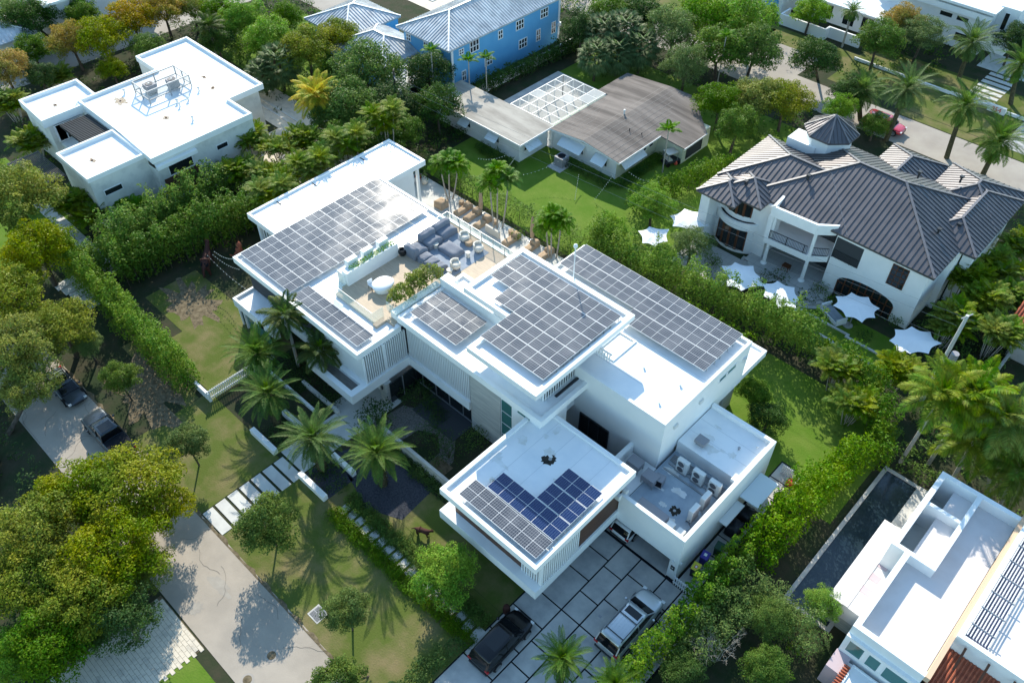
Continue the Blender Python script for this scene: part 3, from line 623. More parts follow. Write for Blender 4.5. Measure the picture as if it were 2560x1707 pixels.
# ------------------------------------------------------------------ solar arrays
mat('panel_frame', (0.72, 0.73, 0.74), 0.4, 0.4)
def panel_mesh(m, w, d):
    b = MB().use('panel_frame'); b.box(0, w, 0, d, -0.035, 0); b.use(m); h = d/2; e = 0.012
    for y0, y1 in ((0.024, h-0.011), (h+0.011, d-0.024)): b.face([(e, y0, 0.003), (w-e, y0, 0.003), (w-e, y1, 0.003), (e, y1, 0.003)])
    return b.mesh('solar_panel')
def array(label, x0, y0, z, rows, pw, pd, gx, gy, m='solar', tilt=0.0):
    """rows: list of (row index, first col, last col)"""
    t = thing('solar_array', label, 'solar array', (x0, y0, z), group='solar arrays on the villa roofs')
    t.rotation_euler = (tilt, 0, 0); pm = panel_mesh(m, pw, pd); y = 0; ys = []
    for i in range(max(r[0] for r in rows)+1): ys.append(y); y += pd+gy
    for r, c0, c1 in rows:
        for c in range(c0, c1): put('solar_panel', pm, t, (c*(pw+gx), ys[r], 0))
    k = MB().use('metal_grey')
    for r, c0, c1 in rows:
        for f in (0.2, 0.8): k.box(c0*(pw+gx)-0.05, c1*(pw+gx)+0.03, ys[r]+pd*f-0.02, ys[r]+pd*f+0.02, -0.075, -0.037)
        for c in range(c0, c1+1, 2):
            for f in (0.2, 0.8): k.box(c*(pw+gx)-0.02, c*(pw+gx)+0.02, ys[r]+pd*f-0.02, ys[r]+pd*f+0.02, -0.30, -0.075)
    put('mounting_rails', k.mesh('mounting_rails'), t); return t
array('long narrow solar array along the front of the left wing', -44.42, 22.62, 6.42, [(0, 0, 8)], 0.95, 1.55, 0.02, 0.05)
array('largest solar array covering the left wing and reaching the bright far end', -51.5, 22.7, 6.42, [(i, 0, 7) for i in range(9)], 0.935, 1.535, 0.022, 0.05)
array('small solar array on the middle roof below the rooftop planter', -35.9, 27.08, 7.2, [(0, 0, 5), (1, 0, 5)], 0.945, 1.575, 0.02, 0.05)
array('stepped solar array on the penthouse roof', -31.72, 26.58, 10.65, [(0, 4, 10), (1, 4, 10), (2, 2, 10), (3, 0, 10), (4, 0, 10)], 0.905, 1.53, 0.02, 0.045)
array('long solar array beside the hedge on the right wing roof', -30.8, 36.16, 8.28, [(0, 8, 16), (1, 0, 16), (2, 0, 16)], 0.87, 1.54, 0.018, 0.045)
array('grey solar array along the front parapet of the garage wing', -22.38, 18.93, 6.5, [(0, 0, 7)], 0.895, 1.47, 0.018, 0.02)
array('deep blue L shaped solar array on the garage wing', -21.5, 20.49, 6.5, [(0, 0, 6), (1, 3, 6), (2, 3, 6)], 0.895, 1.48, 0.018, 0.045, 'solar_shaded')

# membrane seams and grime on the flat roofs
k = MB().use('seam_line')
for x0, x1, y0, y1, z, n in ((-23.3, -15.9, 18.75, 27.55, 6.084, 5), (-30.8, -16.1, 31.1, 40.7, 7.804, 6), (-15.75, -11.15, 33.05, 36.95, 4.424, 3), (-55.9, -51.3, 26.7, 42.0, 5.724, 3), (-51.4, -42.9, 22.4, 37.1, 6.104, 5)):
    for i in range(1, n): y = y0+(y1-y0)*i/n if x1-x0 > y1-y0 else None; k.box(x0, x1, y, y+0.03, z-0.01, z+0.003) if y else k.box(x0+(x1-x0)*i/n, x0+(x1-x0)*i/n+0.03, y0, y1, z-0.01, z+0.003)
vp('membrane_seams', k)
k = MB().use('roof_dirt'); rnd = random.Random(8)
for x0, x1, y0, y1, z, n in ((-23.0, -16.2, 21, 27.2, 6.086, 9), (-30, -17, 31.5, 36, 7.806, 9), (-15.2, -11.6, 33.4, 36.6, 4.426, 5), (-55.6, -51.6, 27, 41.5, 5.726, 8), (-15.3, -11.6, 27.4, 31.5, 3.306, 7)):
    for i in range(n): k.face([(a, b, z+i*0.0007) for a, b in blob(rnd.uniform(x0, x1), rnd.uniform(y0, y1), rnd.uniform(.15, .7), rnd.uniform(.1, .45), 22, .35, i+int(z*10))])
vp('roof_grime', k)
# ------------------------------------------------------------------ hip roofs
def hip(parent, x0, x1, y0, y1, z, pitch, m, capm, sp=0.46, name='roof', w=0.032, h=0.055, fascia=0.18, gable=False, caps=True):
    dx, dy = x1-x0, y1-y0; c = min(dx, dy)/2; zr = z+c*pitch
    if dx >= dy: r0, r1 = (x0+c, y0+c, zr), (x1-c, y0+c, zr)
    else: r0, r1 = (x0+c, y0+c, zr), (x0+c, y1-c, zr)
    a, b, d, e = (x0, y0, z), (x1, y0, z), (x1, y1, z), (x0, y1, z)
    if dx >= dy: faces = [([a, b, r1, r0], (0, -1, 0)), ([b, d, r1], (1, 0, 0)), ([d, e, r0, r1], (0, 1, 0)), ([e, a, r0], (-1, 0, 0))]
    else: faces = [([a, b, r0], (0, -1, 0)), ([b, d, r1, r0], (1, 0, 0)), ([d, e, r1], (0, 1, 0)), ([e, a, r0, r1], (-1, 0, 0))]
    k = MB().use(m)
    for f, dn in faces:
        f = [p for i, p in enumerate(f) if i == 0 or p != f[i-1]]
        k.face(f)
    k.face([a, e, d, b])
    k.add([(p[0], p[1], p[2]-fascia) for p in (a, b, d, e)]+[a, b, d, e], [(i, (i+1) % 4, 4+(i+1) % 4, 4+i) for i in range(4)]+[(3, 2, 1, 0)])
    for f, dn in faces: ribs(k, f, dn, sp, w, h)
    if caps:
        k.use(capm)
        for p, q in ((a, r0), (b, r1 if dx >= dy else r0), (d, r1), (e, r0 if dx >= dy else r1), (r0, r1)):
            if (Vector(p)-Vector(q)).length > 0.1:
                k.bar(tuple(Vector(p)+Vector((0, 0, 0.06))), tuple(Vector(q)+Vector((0, 0, 0.06))), 0.20, 0.06)
    part(name, k, parent)
    return zr
# ------------------------------------------------------------------ dark roofed villa (right)
mv = thing('hip_roof_villa', 'large cream white villa with dark standing seam hip roofs and an eight sided cupola', 'house', (-18, 65, 0))
def mp(n, k, label=None): return part(n, k, mv, label)
for r in ((-26.8, -9.95, 58.5, 71.2), (-30.25, -17.5, 58.7, 67.4), (-29.2, -24.6, 56.85, 61.4), (-21.0, -15.7, 66.0, 74.2), (-15.6, -8.9, 67.6, 75.0), (-14.0, -8.65, 63.2, 73.6)):
    hip(mv, *r, 6.1, 0.435, 'seam_dark', 'ridge_dark')
hip(mv, -30.4, -26.5, 55.7, 60, 5.9, 0.435, 'seam_dark', 'ridge_dark')
k = MB().use('stucco'); k.box(-18.3, -10.4, 58.85, 71.0, 0, 6.0); k.box(-29.7, -24.0, 58.2, 67, 0, 5.9); k.box(-24.0, -18.3, 61.2, 70, 0, 6.0); k.box(-20, -9.2, 68, 74.3, 0, 5.95); k.box(-9.8, -9.0, 64.5, 68.0, 0, 5.0)
k.box(-30.1, -29.2, 56.3, 60, 0, 5.75); k.box(-12.6, -9.9, 62.8, 64.4, 0, 6.0)
mp('wall', k)
def arc(cx, cy, r, a0, a1, n=14): return [(cx+r*math.cos(R(a0+(a1-a0)*i/n)), cy+r*math.sin(R(a0+(a1-a0)*i/n))) for i in range(n+1)]
k = MB().use('stucco'); k.prism(arc(-27.1, 60.2, 2.75, 215, 325)+[(-24.9, 60.2), (-29.3, 60.2)], 0, 3.35); k.prism(arc(-27.1, 60.2, 2.95, 213, 327)+[(-24.7, 60.2), (-29.5, 60.2)], 2.75, 3.4)
k.prism(arc(-27.1, 60.2, 2.5, 218, 322)+[(-25.1, 60.2), (-29.1, 60.2)], 3.4, 6.0); mp('bay', k)
k = MB().use('joint_dark'); k.prism(arc(-27.1, 60.2, 2.72, 222, 318, 14)+arc(-27.1, 60.2, 2.53, 318, 222, 14), 3.4, 3.42); mp('ledge_gap', k)
def curved_window(cx, cy, r, a0, a1, z0, z1, nm):
    g = MB().use('glass_dark'); pts = arc(cx, cy, r+0.02, a0, a1, 10); inn = arc(cx, cy, r-0.05, a1, a0, 10); g.prism(pts+inn, z0, z1)
    f = MB().use('frame_brown')
    for i, a in enumerate(np.linspace(a0, a1, 5)):
        x, y = cx+(r+0.03)*math.cos(R(a)), cy+(r+0.03)*math.sin(R(a)); wd = 0.05 if i in (0, 4) else 0.11
        f.box(x-wd, x+wd, y-0.04, y+0.04, z0, z1)
    fo = mp(nm, f); part('pane', g, fo)
curved_window(-27.1, 60.2, 2.5, 238, 300, 3.9, 5.6, 'window'); curved_window(-27.1, 60.2, 2.75, 236, 300, 0.3, 2.5, 'window')
# loggia
k = MB().use('stucco'); band = [(-24.0, 58.9), (-23.9, 57.45), (-19.75, 57.75), (-18.45, 58.86), (-18.3, 61.3), (-24.0, 61.3)]
k.prism(band, 2.6, 3.2); ring = [(-23.9, 57.45), (-19.75, 57.75), (-18.45, 58.86), (-18.45, 59.1), (-19.85, 58.0), (-23.7, 57.7)]
k.prism([(-24.1, 59.9), (-23.9, 57.45), (-23.65, 57.5), (-23.85, 59.9)], 5.5, 6.5); k.prism(ring, 5.5, 6.5); k.prism([(-24.0, 57.5), (-23.55, 57.5), (-23.55, 59.2), (-24.0, 59.2)], 3.2, 5.5)
mp('loggia', k)
for i, (x, y) in enumerate(((-23.45, 57.75), (-19.75, 57.95))):
    k = MB().use('stucco'); k.lathe([(0.30, 0.25), (0.30, 0.35), (0.22, 0.45), (0.17, 0.5), (0.15, 2.6)], x, y, 16); k.lathe([(0.17, 3.2), (0.15, 3.4), (0.15, 5.5)], x, y, 16); mp('column', k)
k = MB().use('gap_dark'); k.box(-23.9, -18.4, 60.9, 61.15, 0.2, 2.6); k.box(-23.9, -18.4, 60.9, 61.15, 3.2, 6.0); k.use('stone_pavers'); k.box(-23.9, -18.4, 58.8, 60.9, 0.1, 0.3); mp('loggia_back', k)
def rail(parent, pts, z0, h, m='metal_dark', pitch=0.13):
    k = MB().use(m)
    for a, b in zip(pts[:-1], pts[1:]):
        a = Vector(a); b = Vector(b); L = (b-a).length; n = int(L/pitch)
        k.bar((a.x, a.y, z0+h), (b.x, b.y, z0+h), 0.05, 0.05); k.bar((a.x, a.y, z0+0.08), (b.x, b.y, z0+0.08), 0.04, 0.04)
        for i in range(n+1):
            c = a.lerp(b, i/n); w = 0.035 if i % 12 == 0 else 0.012; k.box(c.x-w, c.x+w, c.y-w, c.y+w, z0, z0+h)
    return part('railing', k, parent)
rail(mv, [(-23.55, 57.55), (-20.05, 57.8)], 3.2, 0.85); rail(mv, [(-19.65, 57.95), (-18.55, 58.75)], 3.2, 0.85); 
k = MB().use('gap_dark'); k.box(-18.25, -15.85, 58.84, 58.90, 3.45, 5.5); mp('balcony_shade', k); rail(mv, [(-18.2, 58.8), (-15.9, 58.8)], 3.42, 0.8)  # flat dark sheet on the wall, painting the shade of an opening
window(mv, 1, 58.85, -13.3, -11.9, 3.45, 5.55, 3, 4, 'glass_dark', 'frame_brown', 0.07, -1)
g = MB().use('glass_dark'); pts = [(-17.0, 0.1)]+[(-14.5+2.5*math.cos(math.pi-math.pi*i/12), 1.55+0.75*math.sin(math.pi*i/12)) for i in range(13)]+[(-12.0, 0.1)]
g.add([(x, 58.82, z) for x, z in pts]+[(x, 58.86, z) for x, z in pts], [tuple(range(len(pts)))[::-1]]+[(i, (i+1) % len(pts), len(pts)+(i+1) % len(pts), len(pts)+i) for i in range(len(pts))])
f = MB().use('frame_brown')
for i in range(9):
    x = -17+5*i/8; zt = 1.55+0.75*math.sqrt(max(0, 1-((x+14.5)/2.5)**2)); f.box(x-0.05, x+0.05, 58.77, 58.83, 0.1, zt)
f.box(-17, -12, 58.77, 58.81, 1.35, 1.43); fo = mp('window', f); part('pane', g, fo)
k = MB().use('stone_pavers')
for i, (r, z) in enumerate(((2.6, 0.08), (2.2, 0.18), (1.8, 0.28))):
    k.prism(arc(-23.3, 57.6, r*0.8, 180, 360, 16), 0, z); k.prism(arc(-19.0, 57.6, r, 180, 360, 16), 0, z)
k.box(-25, -17, 57.0, 58.85, 0, 0.3); mp('steps', k)
k = MB().use('stone_pavers'); k.box(-30, -24.5, 52.5, 57, 0, 0.04); struct('patio', k)
# cupola
ccx, ccy, cr = -24.95, 68.35, 2.45; oc = [(ccx+cr*math.cos(R(22.5+45*i)), ccy+cr*math.sin(R(22.5+45*i))) for i in range(8)]; ap = (ccx, ccy, 10.05)
cu = MB().use('stucco'); cu.prism([(ccx+0.82*(p[0]-ccx), ccy+0.82*(p[1]-ccy)) for p in oc], 6.0, 8.55); cu.box(-28.0, -25.2, 66.4, 68.4, 6.0, 7.4); mp('cupola_wall', cu)
k = MB().use('seam_dark'); sm = MB().use('seam_dark'); cp = MB().use('ridge_dark')
for i in range(8):
    a, b = oc[i], oc[(i+1) % 8]; f = [(a[0], a[1], 8.55), (b[0], b[1], 8.55), ap]; k.face(f); k.face([(a[0], a[1], 8.40), (b[0], b[1], 8.40), (b[0], b[1], 8.55), (a[0], a[1], 8.55)])
    m = ((a[0]+b[0])/2-ccx, (a[1]+b[1])/2-ccy, 0); ribs(sm, f, m, 0.36, 0.04, 0.05); cp.bar((a[0], a[1], 8.6), (ccx, ccy, 10.1), 0.13, 0.05)
k.face([(p[0], p[1], 8.4) for p in oc][::-1]); mp('cupola_roof', k); mp('roof_seams', sm); mp('ridge_caps', cp)
for i, (x, y) in enumerate(((-23.2, 61.6), (-27.2, 58.3), (-12.0, 62.9), (-11.2, 65.2), (-11.0, 66.4), (-16.0, 66.6), (-13.5, 70.2))):
    z = 6.1+0.435*min(y-58.5, -9.95-x) if i != 1 else 6.6
    k = MB().use('metal_dark'); k.cyl(x, y, z-0.2, z+0.4, 0.09, n=10); k.box(x-0.16, x+0.16, y-0.16, y+0.16, z+0.35, z+0.5)
    mp('roof_vent', k)
# shade sails
def sail(i, label, pts, z):
    mx_, my_ = sum(p[0] for p in pts)/len(pts), sum(p[1] for p in pts)/len(pts); pts = [(mx_+(p[0]-mx_)*1.14, my_+(p[1]-my_)*1.14) for p in pts]
    c = Vector((sum(p[0] for p in pts)/len(pts), sum(p[1] for p in pts)/len(pts), z+0.28)); k = MB().use('sail_white'); n = len(pts); ring = []
    for j in range(n):
        a = Vector((*pts[j], z-0.05)); b = Vector((*pts[(j+1) % n], z-0.05))
        for q in range(6):
            t = q/6; p = a.lerp(b, t); s = math.sin(math.pi*t)*0.15; p = p.lerp(Vector((c.x, c.y, z)), s); ring.append(p)
    mid = [Vector((c.x, c.y, 0)).lerp(Vector((p.x, p.y, 0)), 0.5)+Vector((0, 0, z+0.14-0.1*(i % 2))) for p in ring]; m = len(ring)
    vs = ring+mid+[c]; fs = [(q, (q+1) % m, m+(q+1) % m, m+q) for q in range(m)]+[(m+q, m+(q+1) % m, 2*m) for q in range(m)]
    k.add(vs, fs); t = thing('shade_sail', label, 'shade sail', (c.x, c.y, 0), group='white shade sails around the dark roofed villa'); part('canopy', k, t, smooth=True)
    k = MB().use('metal_grey')
    k.cyl(c.x, c.y, 0.0, c.z-0.03, 0.06); part('pole', k, t)
    
def PV(l, z=2.2): return [P(x, y, z)[:2] for x, y in l]
m1 = lambda x, y: (1740+x*.20408, 440+y*.20408); z8 = lambda x, y: (1700+x*.41446, 500+y*.41446); z3 = lambda x, y: (1200+x*.3827, y*.3827); z4 = lambda x, y: (1860+x*.3827, y*.3827)
z1 = lambda x, y: (x*.3827, y*.3827); z2 = lambda x, y: (600+x*.3827, y*.3827); z12 = lambda x, y: (1860+x*.3827, 1107+y*.3827)
for i, (lb, l) in enumerate((('white shade sail beside the curved steps of the loggia', (m1(345, 1110), m1(490, 1070), m1(690, 1110), m1(760, 1230), m1(830, 1330), m1(560, 1380), m1(400, 1330))),
        ('white shade sail in front of the loggia column, touching the hedge', (m1(1010, 1300), m1(1190, 1370), m1(1250, 1500), z8(690, 640), z8(600, 640), m1(850, 1460), m1(835, 1320))),
        ('white shade sail over the grass by the arched glass doors', (z8(955, 585), z8(1040, 565), z8(1130, 590), z8(1190, 650), z8(1165, 700), z8(1095, 725), z8(1010, 695), z8(940, 635))),
        ('white shade sail nearest the palms at the pool end', (z8(1310, 785), z8(1400, 770), z8(1500, 800), z8(1560, 860), z8(1490, 915), z8(1390, 915), z8(1320, 910), z8(1280, 845))),
        ('white shade sail left of the villa beside a tree', (z3(1255, 1410), z3(1340, 1370), z3(1460, 1390), z3(1480, 1470), z3(1380, 1500), z3(1270, 1470))),
        ('small white shade sail against the hedge left of the villa', (z3(1045, 1510), z3(1110, 1485), z3(1225, 1500), z3(1215, 1570), z3(1140, 1600), z3(1070, 1580))))):
    sail(i, lb, PV(l), 2.2)
# ------------------------------------------------------------------ left white house
lh = thing('flat_roof_house', 'white cube house with flat roofs, condenser screen and black pergola at upper left', 'house', (-80, 30, 0))
def lp(n, k): return part(n, k, lh)
k = MB().use('stucco'); k.tray([(-84.3, 25.3), (-76.6, 25.3), (-69.5, 25.0), (-69.5, 36.0), (-73.5, 36.0), (-73.5, 40.1), (-88.4, 40.3), (-88.4, 34.0), (-84.2, 34.0)], 5.3, 5.9, 0.22, 0.3, 'roof_white'); lp('flat_roof', k)
k = MB().use('stucco'); k.tray([(-88.9, 21.3), (-83.35, 21.1), (-83.35, 25.3), (-84.3, 25.3), (-84.3, 27.3), (-88.7, 27.4)], 4.9, 5.75, 0.22, 0.35, 'roof_white'); lp('flat_roof', k)
k = MB().use('stucco'); k.rtray(-77.0, -70.95, 19.45, 25.2, 5.3, 5.75, 0.22, 0.35); lp('flat_roof', k)
k = MB().use('stucco_old'); k.box(-76.9, -71.0, 19.55, 25.2, 0, 5.3); k.box(-84.2, -69.65, 25.2, 36, 0.01, 5.3); k.box(-88.3, -73.9, 34.1, 39.6, 0, 5.3); k.box(-88.7, -83.5, 21.5, 27.2, 0, 4.9); k.box(-83.5, -77, 22, 24.9, 0, 2.9); lp('wall', k)
for v, a, b, c, d in ((-71.0, 20.4, 22.2, 3.35, 4.0), (-69.65, 26.3, 28.9, 3.3, 4.5), (-69.65, 31.5, 32.8, 3.6, 4.2)): window(lh, 0, v, a, b, c, d, 1, 1, 'glass_dark', 'frame_white', 0.07)
k = MB().use('wood_panel'); k.box(-69.66, -69.6, 25.6, 29.3, 1.2, 3.2); lp('wood_cladding', k)
k = MB().use('stucco'); k.box(-70.9, -69.2, 25.2, 29.4, 4.6, 5.0); lp('ledge', k)
k = MB().use('frame_white'); k.box(-83.48, -83.4, 21.9, 24.9, 3.0, 4.8); lp('balcony_frame', k); window(lh, 0, -83.42, 22.0, 24.7, 2.95, 4.8, 3, 1, 'glass_teal', 'frame_white', 0.09)
k = MB().use('metal_dark')
for i in range(19): x = -82.1+i*0.29; k.box(x, x+0.10, 22.2, 25.1, 5.15, 5.33)
for y in (22.2, 25.0): k.box(-82.2, -76.9, y, y+0.12, 5.05, 5.15)
lp('pergola', k)
k = MB().use('metal_dark')
for i in range(22): y = 16.6+i*0.145; k.box(-83.8, -77.8, y, y+0.05, 2.75, 2.85)
for x in (-83.8, -80.8, -77.9): k.box(x, x+0.1, 16.6, 19.8, 2.65, 2.75)
lp('canopy', k)
k = MB().use('metal_dark')
for i in range(28): k.box(-84.4+0, -84.3, 27.6+i*0.23, 27.7+i*0.23, 5.2, 5.3)
k.box(-85.0, -84.9, 27.5, 34, 5.2, 5.3); lp('trellis', k)
ac = thing('condenser_screen', 'white framed screen around the rooftop condensers of the left house', 'roof screen', (-80, 33, 0))
q = [P(*z1(x, y), 5.65) for x, y in ((990, 600), (1050, 640), (1250, 585), (1175, 500))]
q = [(-81.6, 30.2), (-78.7, 30.2), (-78.7, 34.9), (-81.6, 34.9)]
k = MB().use('metal_grey')
for a, b in zip(q, q[1:]+q[:1]):
    for z in (6.05, 6.95): k.bar((*a, z), (*b, z), 0.1, 0.1)
    for t in (0, 0.5): x, y = a[0]+(b[0]-a[0])*t, a[1]+(b[1]-a[1])*t; k.box(x-0.05, x+0.05, y-0.05, y+0.05, 5.6, 6.95)
part('frame', k, ac)
k = MB().use('screen_mesh')
for a, b in zip(q, q[1:]+q[:1]): k.face([(*a, 6.1), (*b, 6.1), (*b, 6.9), (*a, 6.9)])
part('screen', k, ac)
def condenser_top(loc, label):
    t = thing('ac_condenser', label, 'condenser', (*loc, 5.6), group='condensers on the left house roof')
    k = MB().use('ac_grey'); k.box(-0.5, 0.5, -0.5, 0.5, 0.25, 1.05); k.box(-0.55, 0.55, -0.4, -0.3, 0, 0.25); k.box(-0.55, 0.55, 0.3, 0.4, 0, 0.25); put('casing', k.mesh('casing'), t)
    k = MB().use('fan_dark'); k.lathe([(0.38, 1.05), (0.38, 1.1), (0.3, 1.1), (0.1, 1.08)], n=20); k.use('ac_white'); k.lathe([(0.1, 1.09), (0.1, 1.14)], n=12); put('fan', k.mesh('fan'), t)
condenser_top((-80.6, 31.4), 'nearer grey condenser inside the rooftop screen'); condenser_top((-79.8, 33.5), 'farther grey condenser inside the rooftop screen')
for i, (x, y, r) in enumerate(((-85.9, 23.6, 0.35), (-81.5, 28.4, 0.9), (-75.3, 29.9, 0.45), (-79.6, 36.9, 0.4), (-77.0, 36.3, 0.4), (-74.0, 21.4, 0.4))):
    k = MB().use('stain_brown'); k.face([(a, b, 5.604 if i not in (0, 5) else 5.405) for a, b in blob(x, y, r, r*0.6, 20, 0.35, i)]); k.use('rust'); z = 5.604 if i not in (0, 5) else 5.405; k.cyl(x, y, z, z+0.05, 0.1)
    solo('roof_drain', k, ['roof drain on the far left low roof of the left house', 'roof drain in the big brown stain by the condenser screen', 'roof drain near the front edge of the left house main roof', 'roof drain near the back parapet behind the screen', 'roof drain right of the screen on the left house roof', 'roof drain on the small front roof of the left house'][i], 'roof drain', 'roof drains of the left house')
for i, (x, y) in enumerate(((-82.6, 29.5), (-77.5, 35.0), (-77.0, 32.2), (-76.6, 33.2), (-76.2, 32.0), (-73.0, 31.5))):
    k = MB().use('ac_white'); k.cyl(x, y, 5.6, 5.95, 0.08); k.lathe([(0.15, 5.95), (0.17, 6.02), (0.08, 6.08)], x, y, 12)
    solo('roof_vent', k, ['lone vent pipe left of the condenser screen', 'vent pipe behind the screen near the long parapet', 'leftmost of the vent pipes clustered below the screen', 'farthest of the vent pipes clustered below the screen', 'rightmost of the vent pipes clustered below the screen', 'small vent pipe close to the right end of the left house roof'][i], 'roof vent', 'vent pipes of the left house')
k = MB().use('rail_glass'); k.box(-73.2, -62, 41.0, 41.03, 0.1, 0.9); solo('glass_fence', k, 'glass fence along the narrow lap pool', 'glass fence')
k = MB().use('ac_grey'); k.box(-68.6, -67.0, 37.2, 38.6, 0.55, 0.62)
for x in (-68.4, -67.2):
    for y in (37.4, 38.4): k.box(x-0.04, x+0.04, y-0.04, y+0.04, 0, 0.55)
solo('patio_table', k, 'grey square table on the left house patio', 'table')
# ------------------------------------------------------------------ blue house
bh = thing('blue_house', 'bright blue two storey house with light grey standing seam roofs', 'house', (-70, 65, 0))
k = MB().use('blue_wall'); k.box(-73.4, -65.4, 59.2, 77.4, 0, 5.42); k.box(-80.5, -72, 54, 60, 0, 3.1); k.box(-86, -79, 55.5, 63, 0, 3.3); part('wall', k, bh)
k = MB().use('frame_white'); k.box(-65.42, -65.33, 59.1, 59.4, 0, 5.4); k.box(-65.42, -65.33, 77.2, 77.5, 0, 5.4); k.box(-65.6, -65.15, 77.1, 77.6, 2.0, 2.4); part('corner_trim', k, bh)
hip(bh, -74.0, -65.2, 58.6, 80.5, 5.5, 0.42, 'seam_grey', 'frame_white', 0.40)
hip(bh, -87.0, -79.0, 54.9, 63.5, 3.5, 0.40, 'seam_grey', 'frame_white', 0.42); hip(bh, -80.2, -71.0, 53.6, 61.0, 3.2, 0.40, 'seam_grey', 'frame_white', 0.40); hip(bh, -71.6, -66.6, 53.4, 58.0, 2.6, 0.3, 'seam_grey', 'frame_white', 0.40)
for a, b, z0, z1, nx in ((60.3, 61.1, 4.3, 5.0, 2), (62.0, 63.5, 3.9, 5.3, 3), (66.6, 67.4, 3.9, 5.0, 2), (69.6, 71.0, 3.9, 5.1, 3), (73.9, 75.3, 3.9, 5.1, 3), (60.6, 61.3, 1.0, 2.3, 2), (64.3, 65.6, 1.4, 2.5, 3), (70.1, 71.6, 1.4, 2.6, 3), (73.2, 74.0, 1.3, 2.8, 2), (76.0, 76.8, 1.3, 2.8, 2)):
    window(bh, 0, -65.4, a, b, z0, z1, nx, 2, 'glass_dark', 'frame_white', 0.1)
window(bh, 1, 59.2, -73.0, -72.2, 4.0, 4.9, 2, 2, 'glass_dark', 'frame_white', 0.1, -1); window(bh, 1, 59.2, -70.0, -69.2, 4.0, 4.9, 2, 2, 'glass_dark', 'frame_white', 0.1, -1)
k = MB().use('stucco'); k.box(-63.2, -63.0, 58, 80, 0, 1.1); solo('garden_wall', k, 'low pale wall along the foot of the blue house', 'wall')
# ------------------------------------------------------------------ grey roofed bungalow
gh = thing('bungalow', 'single storey pale bungalow with weathered grey roof and white awnings', 'house', (-46, 64, 0))
def gp(n, k): return part(n, k, gh)
k = MB().use('stucco_old'); k.use('stucco'); k.box(-62.4, -50.0, 53.8, 58.0, 0, 2.85); k.use('pale_yellow'); k.box(-50.0, -41.0, 58.3, 71.5, 0, 2.85); k.box(-41.0, -37.8, 65.0, 69.8, 0, 2.7); k.use('stucco'); k.box(-50.0, -41.0, 58.25, 58.3, 0, 2.85); gp('wall', k)
k = MB().use('old_roof_pale'); k.box(-63, -49.4, 53.3, 58.3, 2.85, 3.05); k.use('frame_white'); k.box(-63, -49.37, 53.25, 53.3, 2.8, 3.04); k.box(-49.4, -49.35, 53.3, 58.3, 2.8, 3.04); gp('roof', k)
k = MB().use('stain'); 
k = MB().use('old_roof')
def slab3(mb, pts, t=0.14): mb.add(list(pts)+[(p[0], p[1], p[2]-t) for p in pts], [tuple(range(len(pts))), tuple(range(len(pts), 2*len(pts)))[::-1]]+[(i, len(pts)+i, len(pts)+(i+1) % len(pts), (i+1) % len(pts)) for i in range(len(pts))])
slab3(k, [(-49.3, 57.7, 3.02), (-44.9, 57.7, 3.62), (-44.9, 72.4, 3.62), (-50.8, 72.4, 2.9), (-50.8, 67.1, 2.9), (-49.3, 67.1, 3.02)]); slab3(k, [(-44.9, 57.7, 3.62), (-40.3, 57.7, 3.0), (-40.3, 64.45, 3.0), (-37.3, 64.45, 2.75), (-37.3, 68.4, 2.75), (-42.2, 73.0, 3.2), (-44.9, 72.4, 3.62)])
gp('roof', k)
k = MB().use('shingle_line')
for i in range(1, 20):
    x = -49.3+i*0.62; rnd = random.Random(i)
    if x > -37.6: break
    zz = 3.02+(x+49.3)*0.1364 if x < -44.9 else 3.62-(x+44.9)*0.131
    y1 = 72.3 if x < -42 else (64.4+(-x-37.3)*1.7 if x > -40.3 else 71)
    k.box(x-0.018, x+0.018, 57.75 if x < -40.3 else 64.5, min(y1, 72.3) if x < -42.2 else min(72, 68.4+(-37.3-x)), zz-0.02, zz+0.012)
gp('roof_seams', k)
k = MB().use('frame_white'); k.add([(-49.35, 57.66, 2.80), (-44.9, 57.66, 3.40), (-40.25, 57.66, 2.78), (-40.25, 57.66, 3.0), (-44.9, 57.66, 3.62), (-49.35, 57.66, 3.02)], [(0, 1, 4, 5), (1, 2, 3, 4)]); k.box(-40.3, -40.25, 57.7, 64.45, 2.8, 3.0); k.box(-37.3, -37.25, 64.4, 68.4, 2.55, 2.76); gp('fascia', k)
k = MB().use('old_roof'); k.add([(-50, 58.2, 2.8), (-41, 58.2, 2.8), (-44.9, 58.2, 3.5)], [(0, 1, 2)]); k.use('stucco'); gp('gable', k)
def awning(x, y, w, ax, drop=0.75, outd=0.8, z=2.45):
    k = MB().use('awning'); s = -1 if ax == 1 else 1
    if ax == 1: p = [(x, y, z), (x+w, y, z), (x+w, y-outd, z-drop), (x, y-outd, z-drop)]
    else: p = [(x, y, z), (x, y+w, z), (x+outd, y+w, z-drop), (x+outd, y, z-drop)]
    slab3(k, p, 0.04); gp('awning', k)
for x, w in ((-61.3, 1.1), (-58.3, 1.4), (-54.2, 1.5)): awning(x, 53.78, w, 1); window(gh, 1, 53.8, x+0.1, x+w-0.1, 1.2, 2.4, 2, 2, out=-1)
awning(-49.98, 54.3, 2.0, 0, outd=0.9); awning(-48.0, 58.22, 3.0, 1, outd=0.95); awning(-43.6, 58.22, 1.6, 1, outd=0.95); awning(-40.98, 58.7, 3.6, 0, outd=0.8, z=2.3)
window(gh, 0, -50.0, 54.5, 56.1, 1.2, 2.4, 3, 1); window(gh, 1, 58.25, -47.8, -45.2, 1.1, 2.3, 4, 1, out=-1); window(gh, 1, 58.25, -43.5, -42.1, 1.1, 2.3, 2, 1, out=-1)
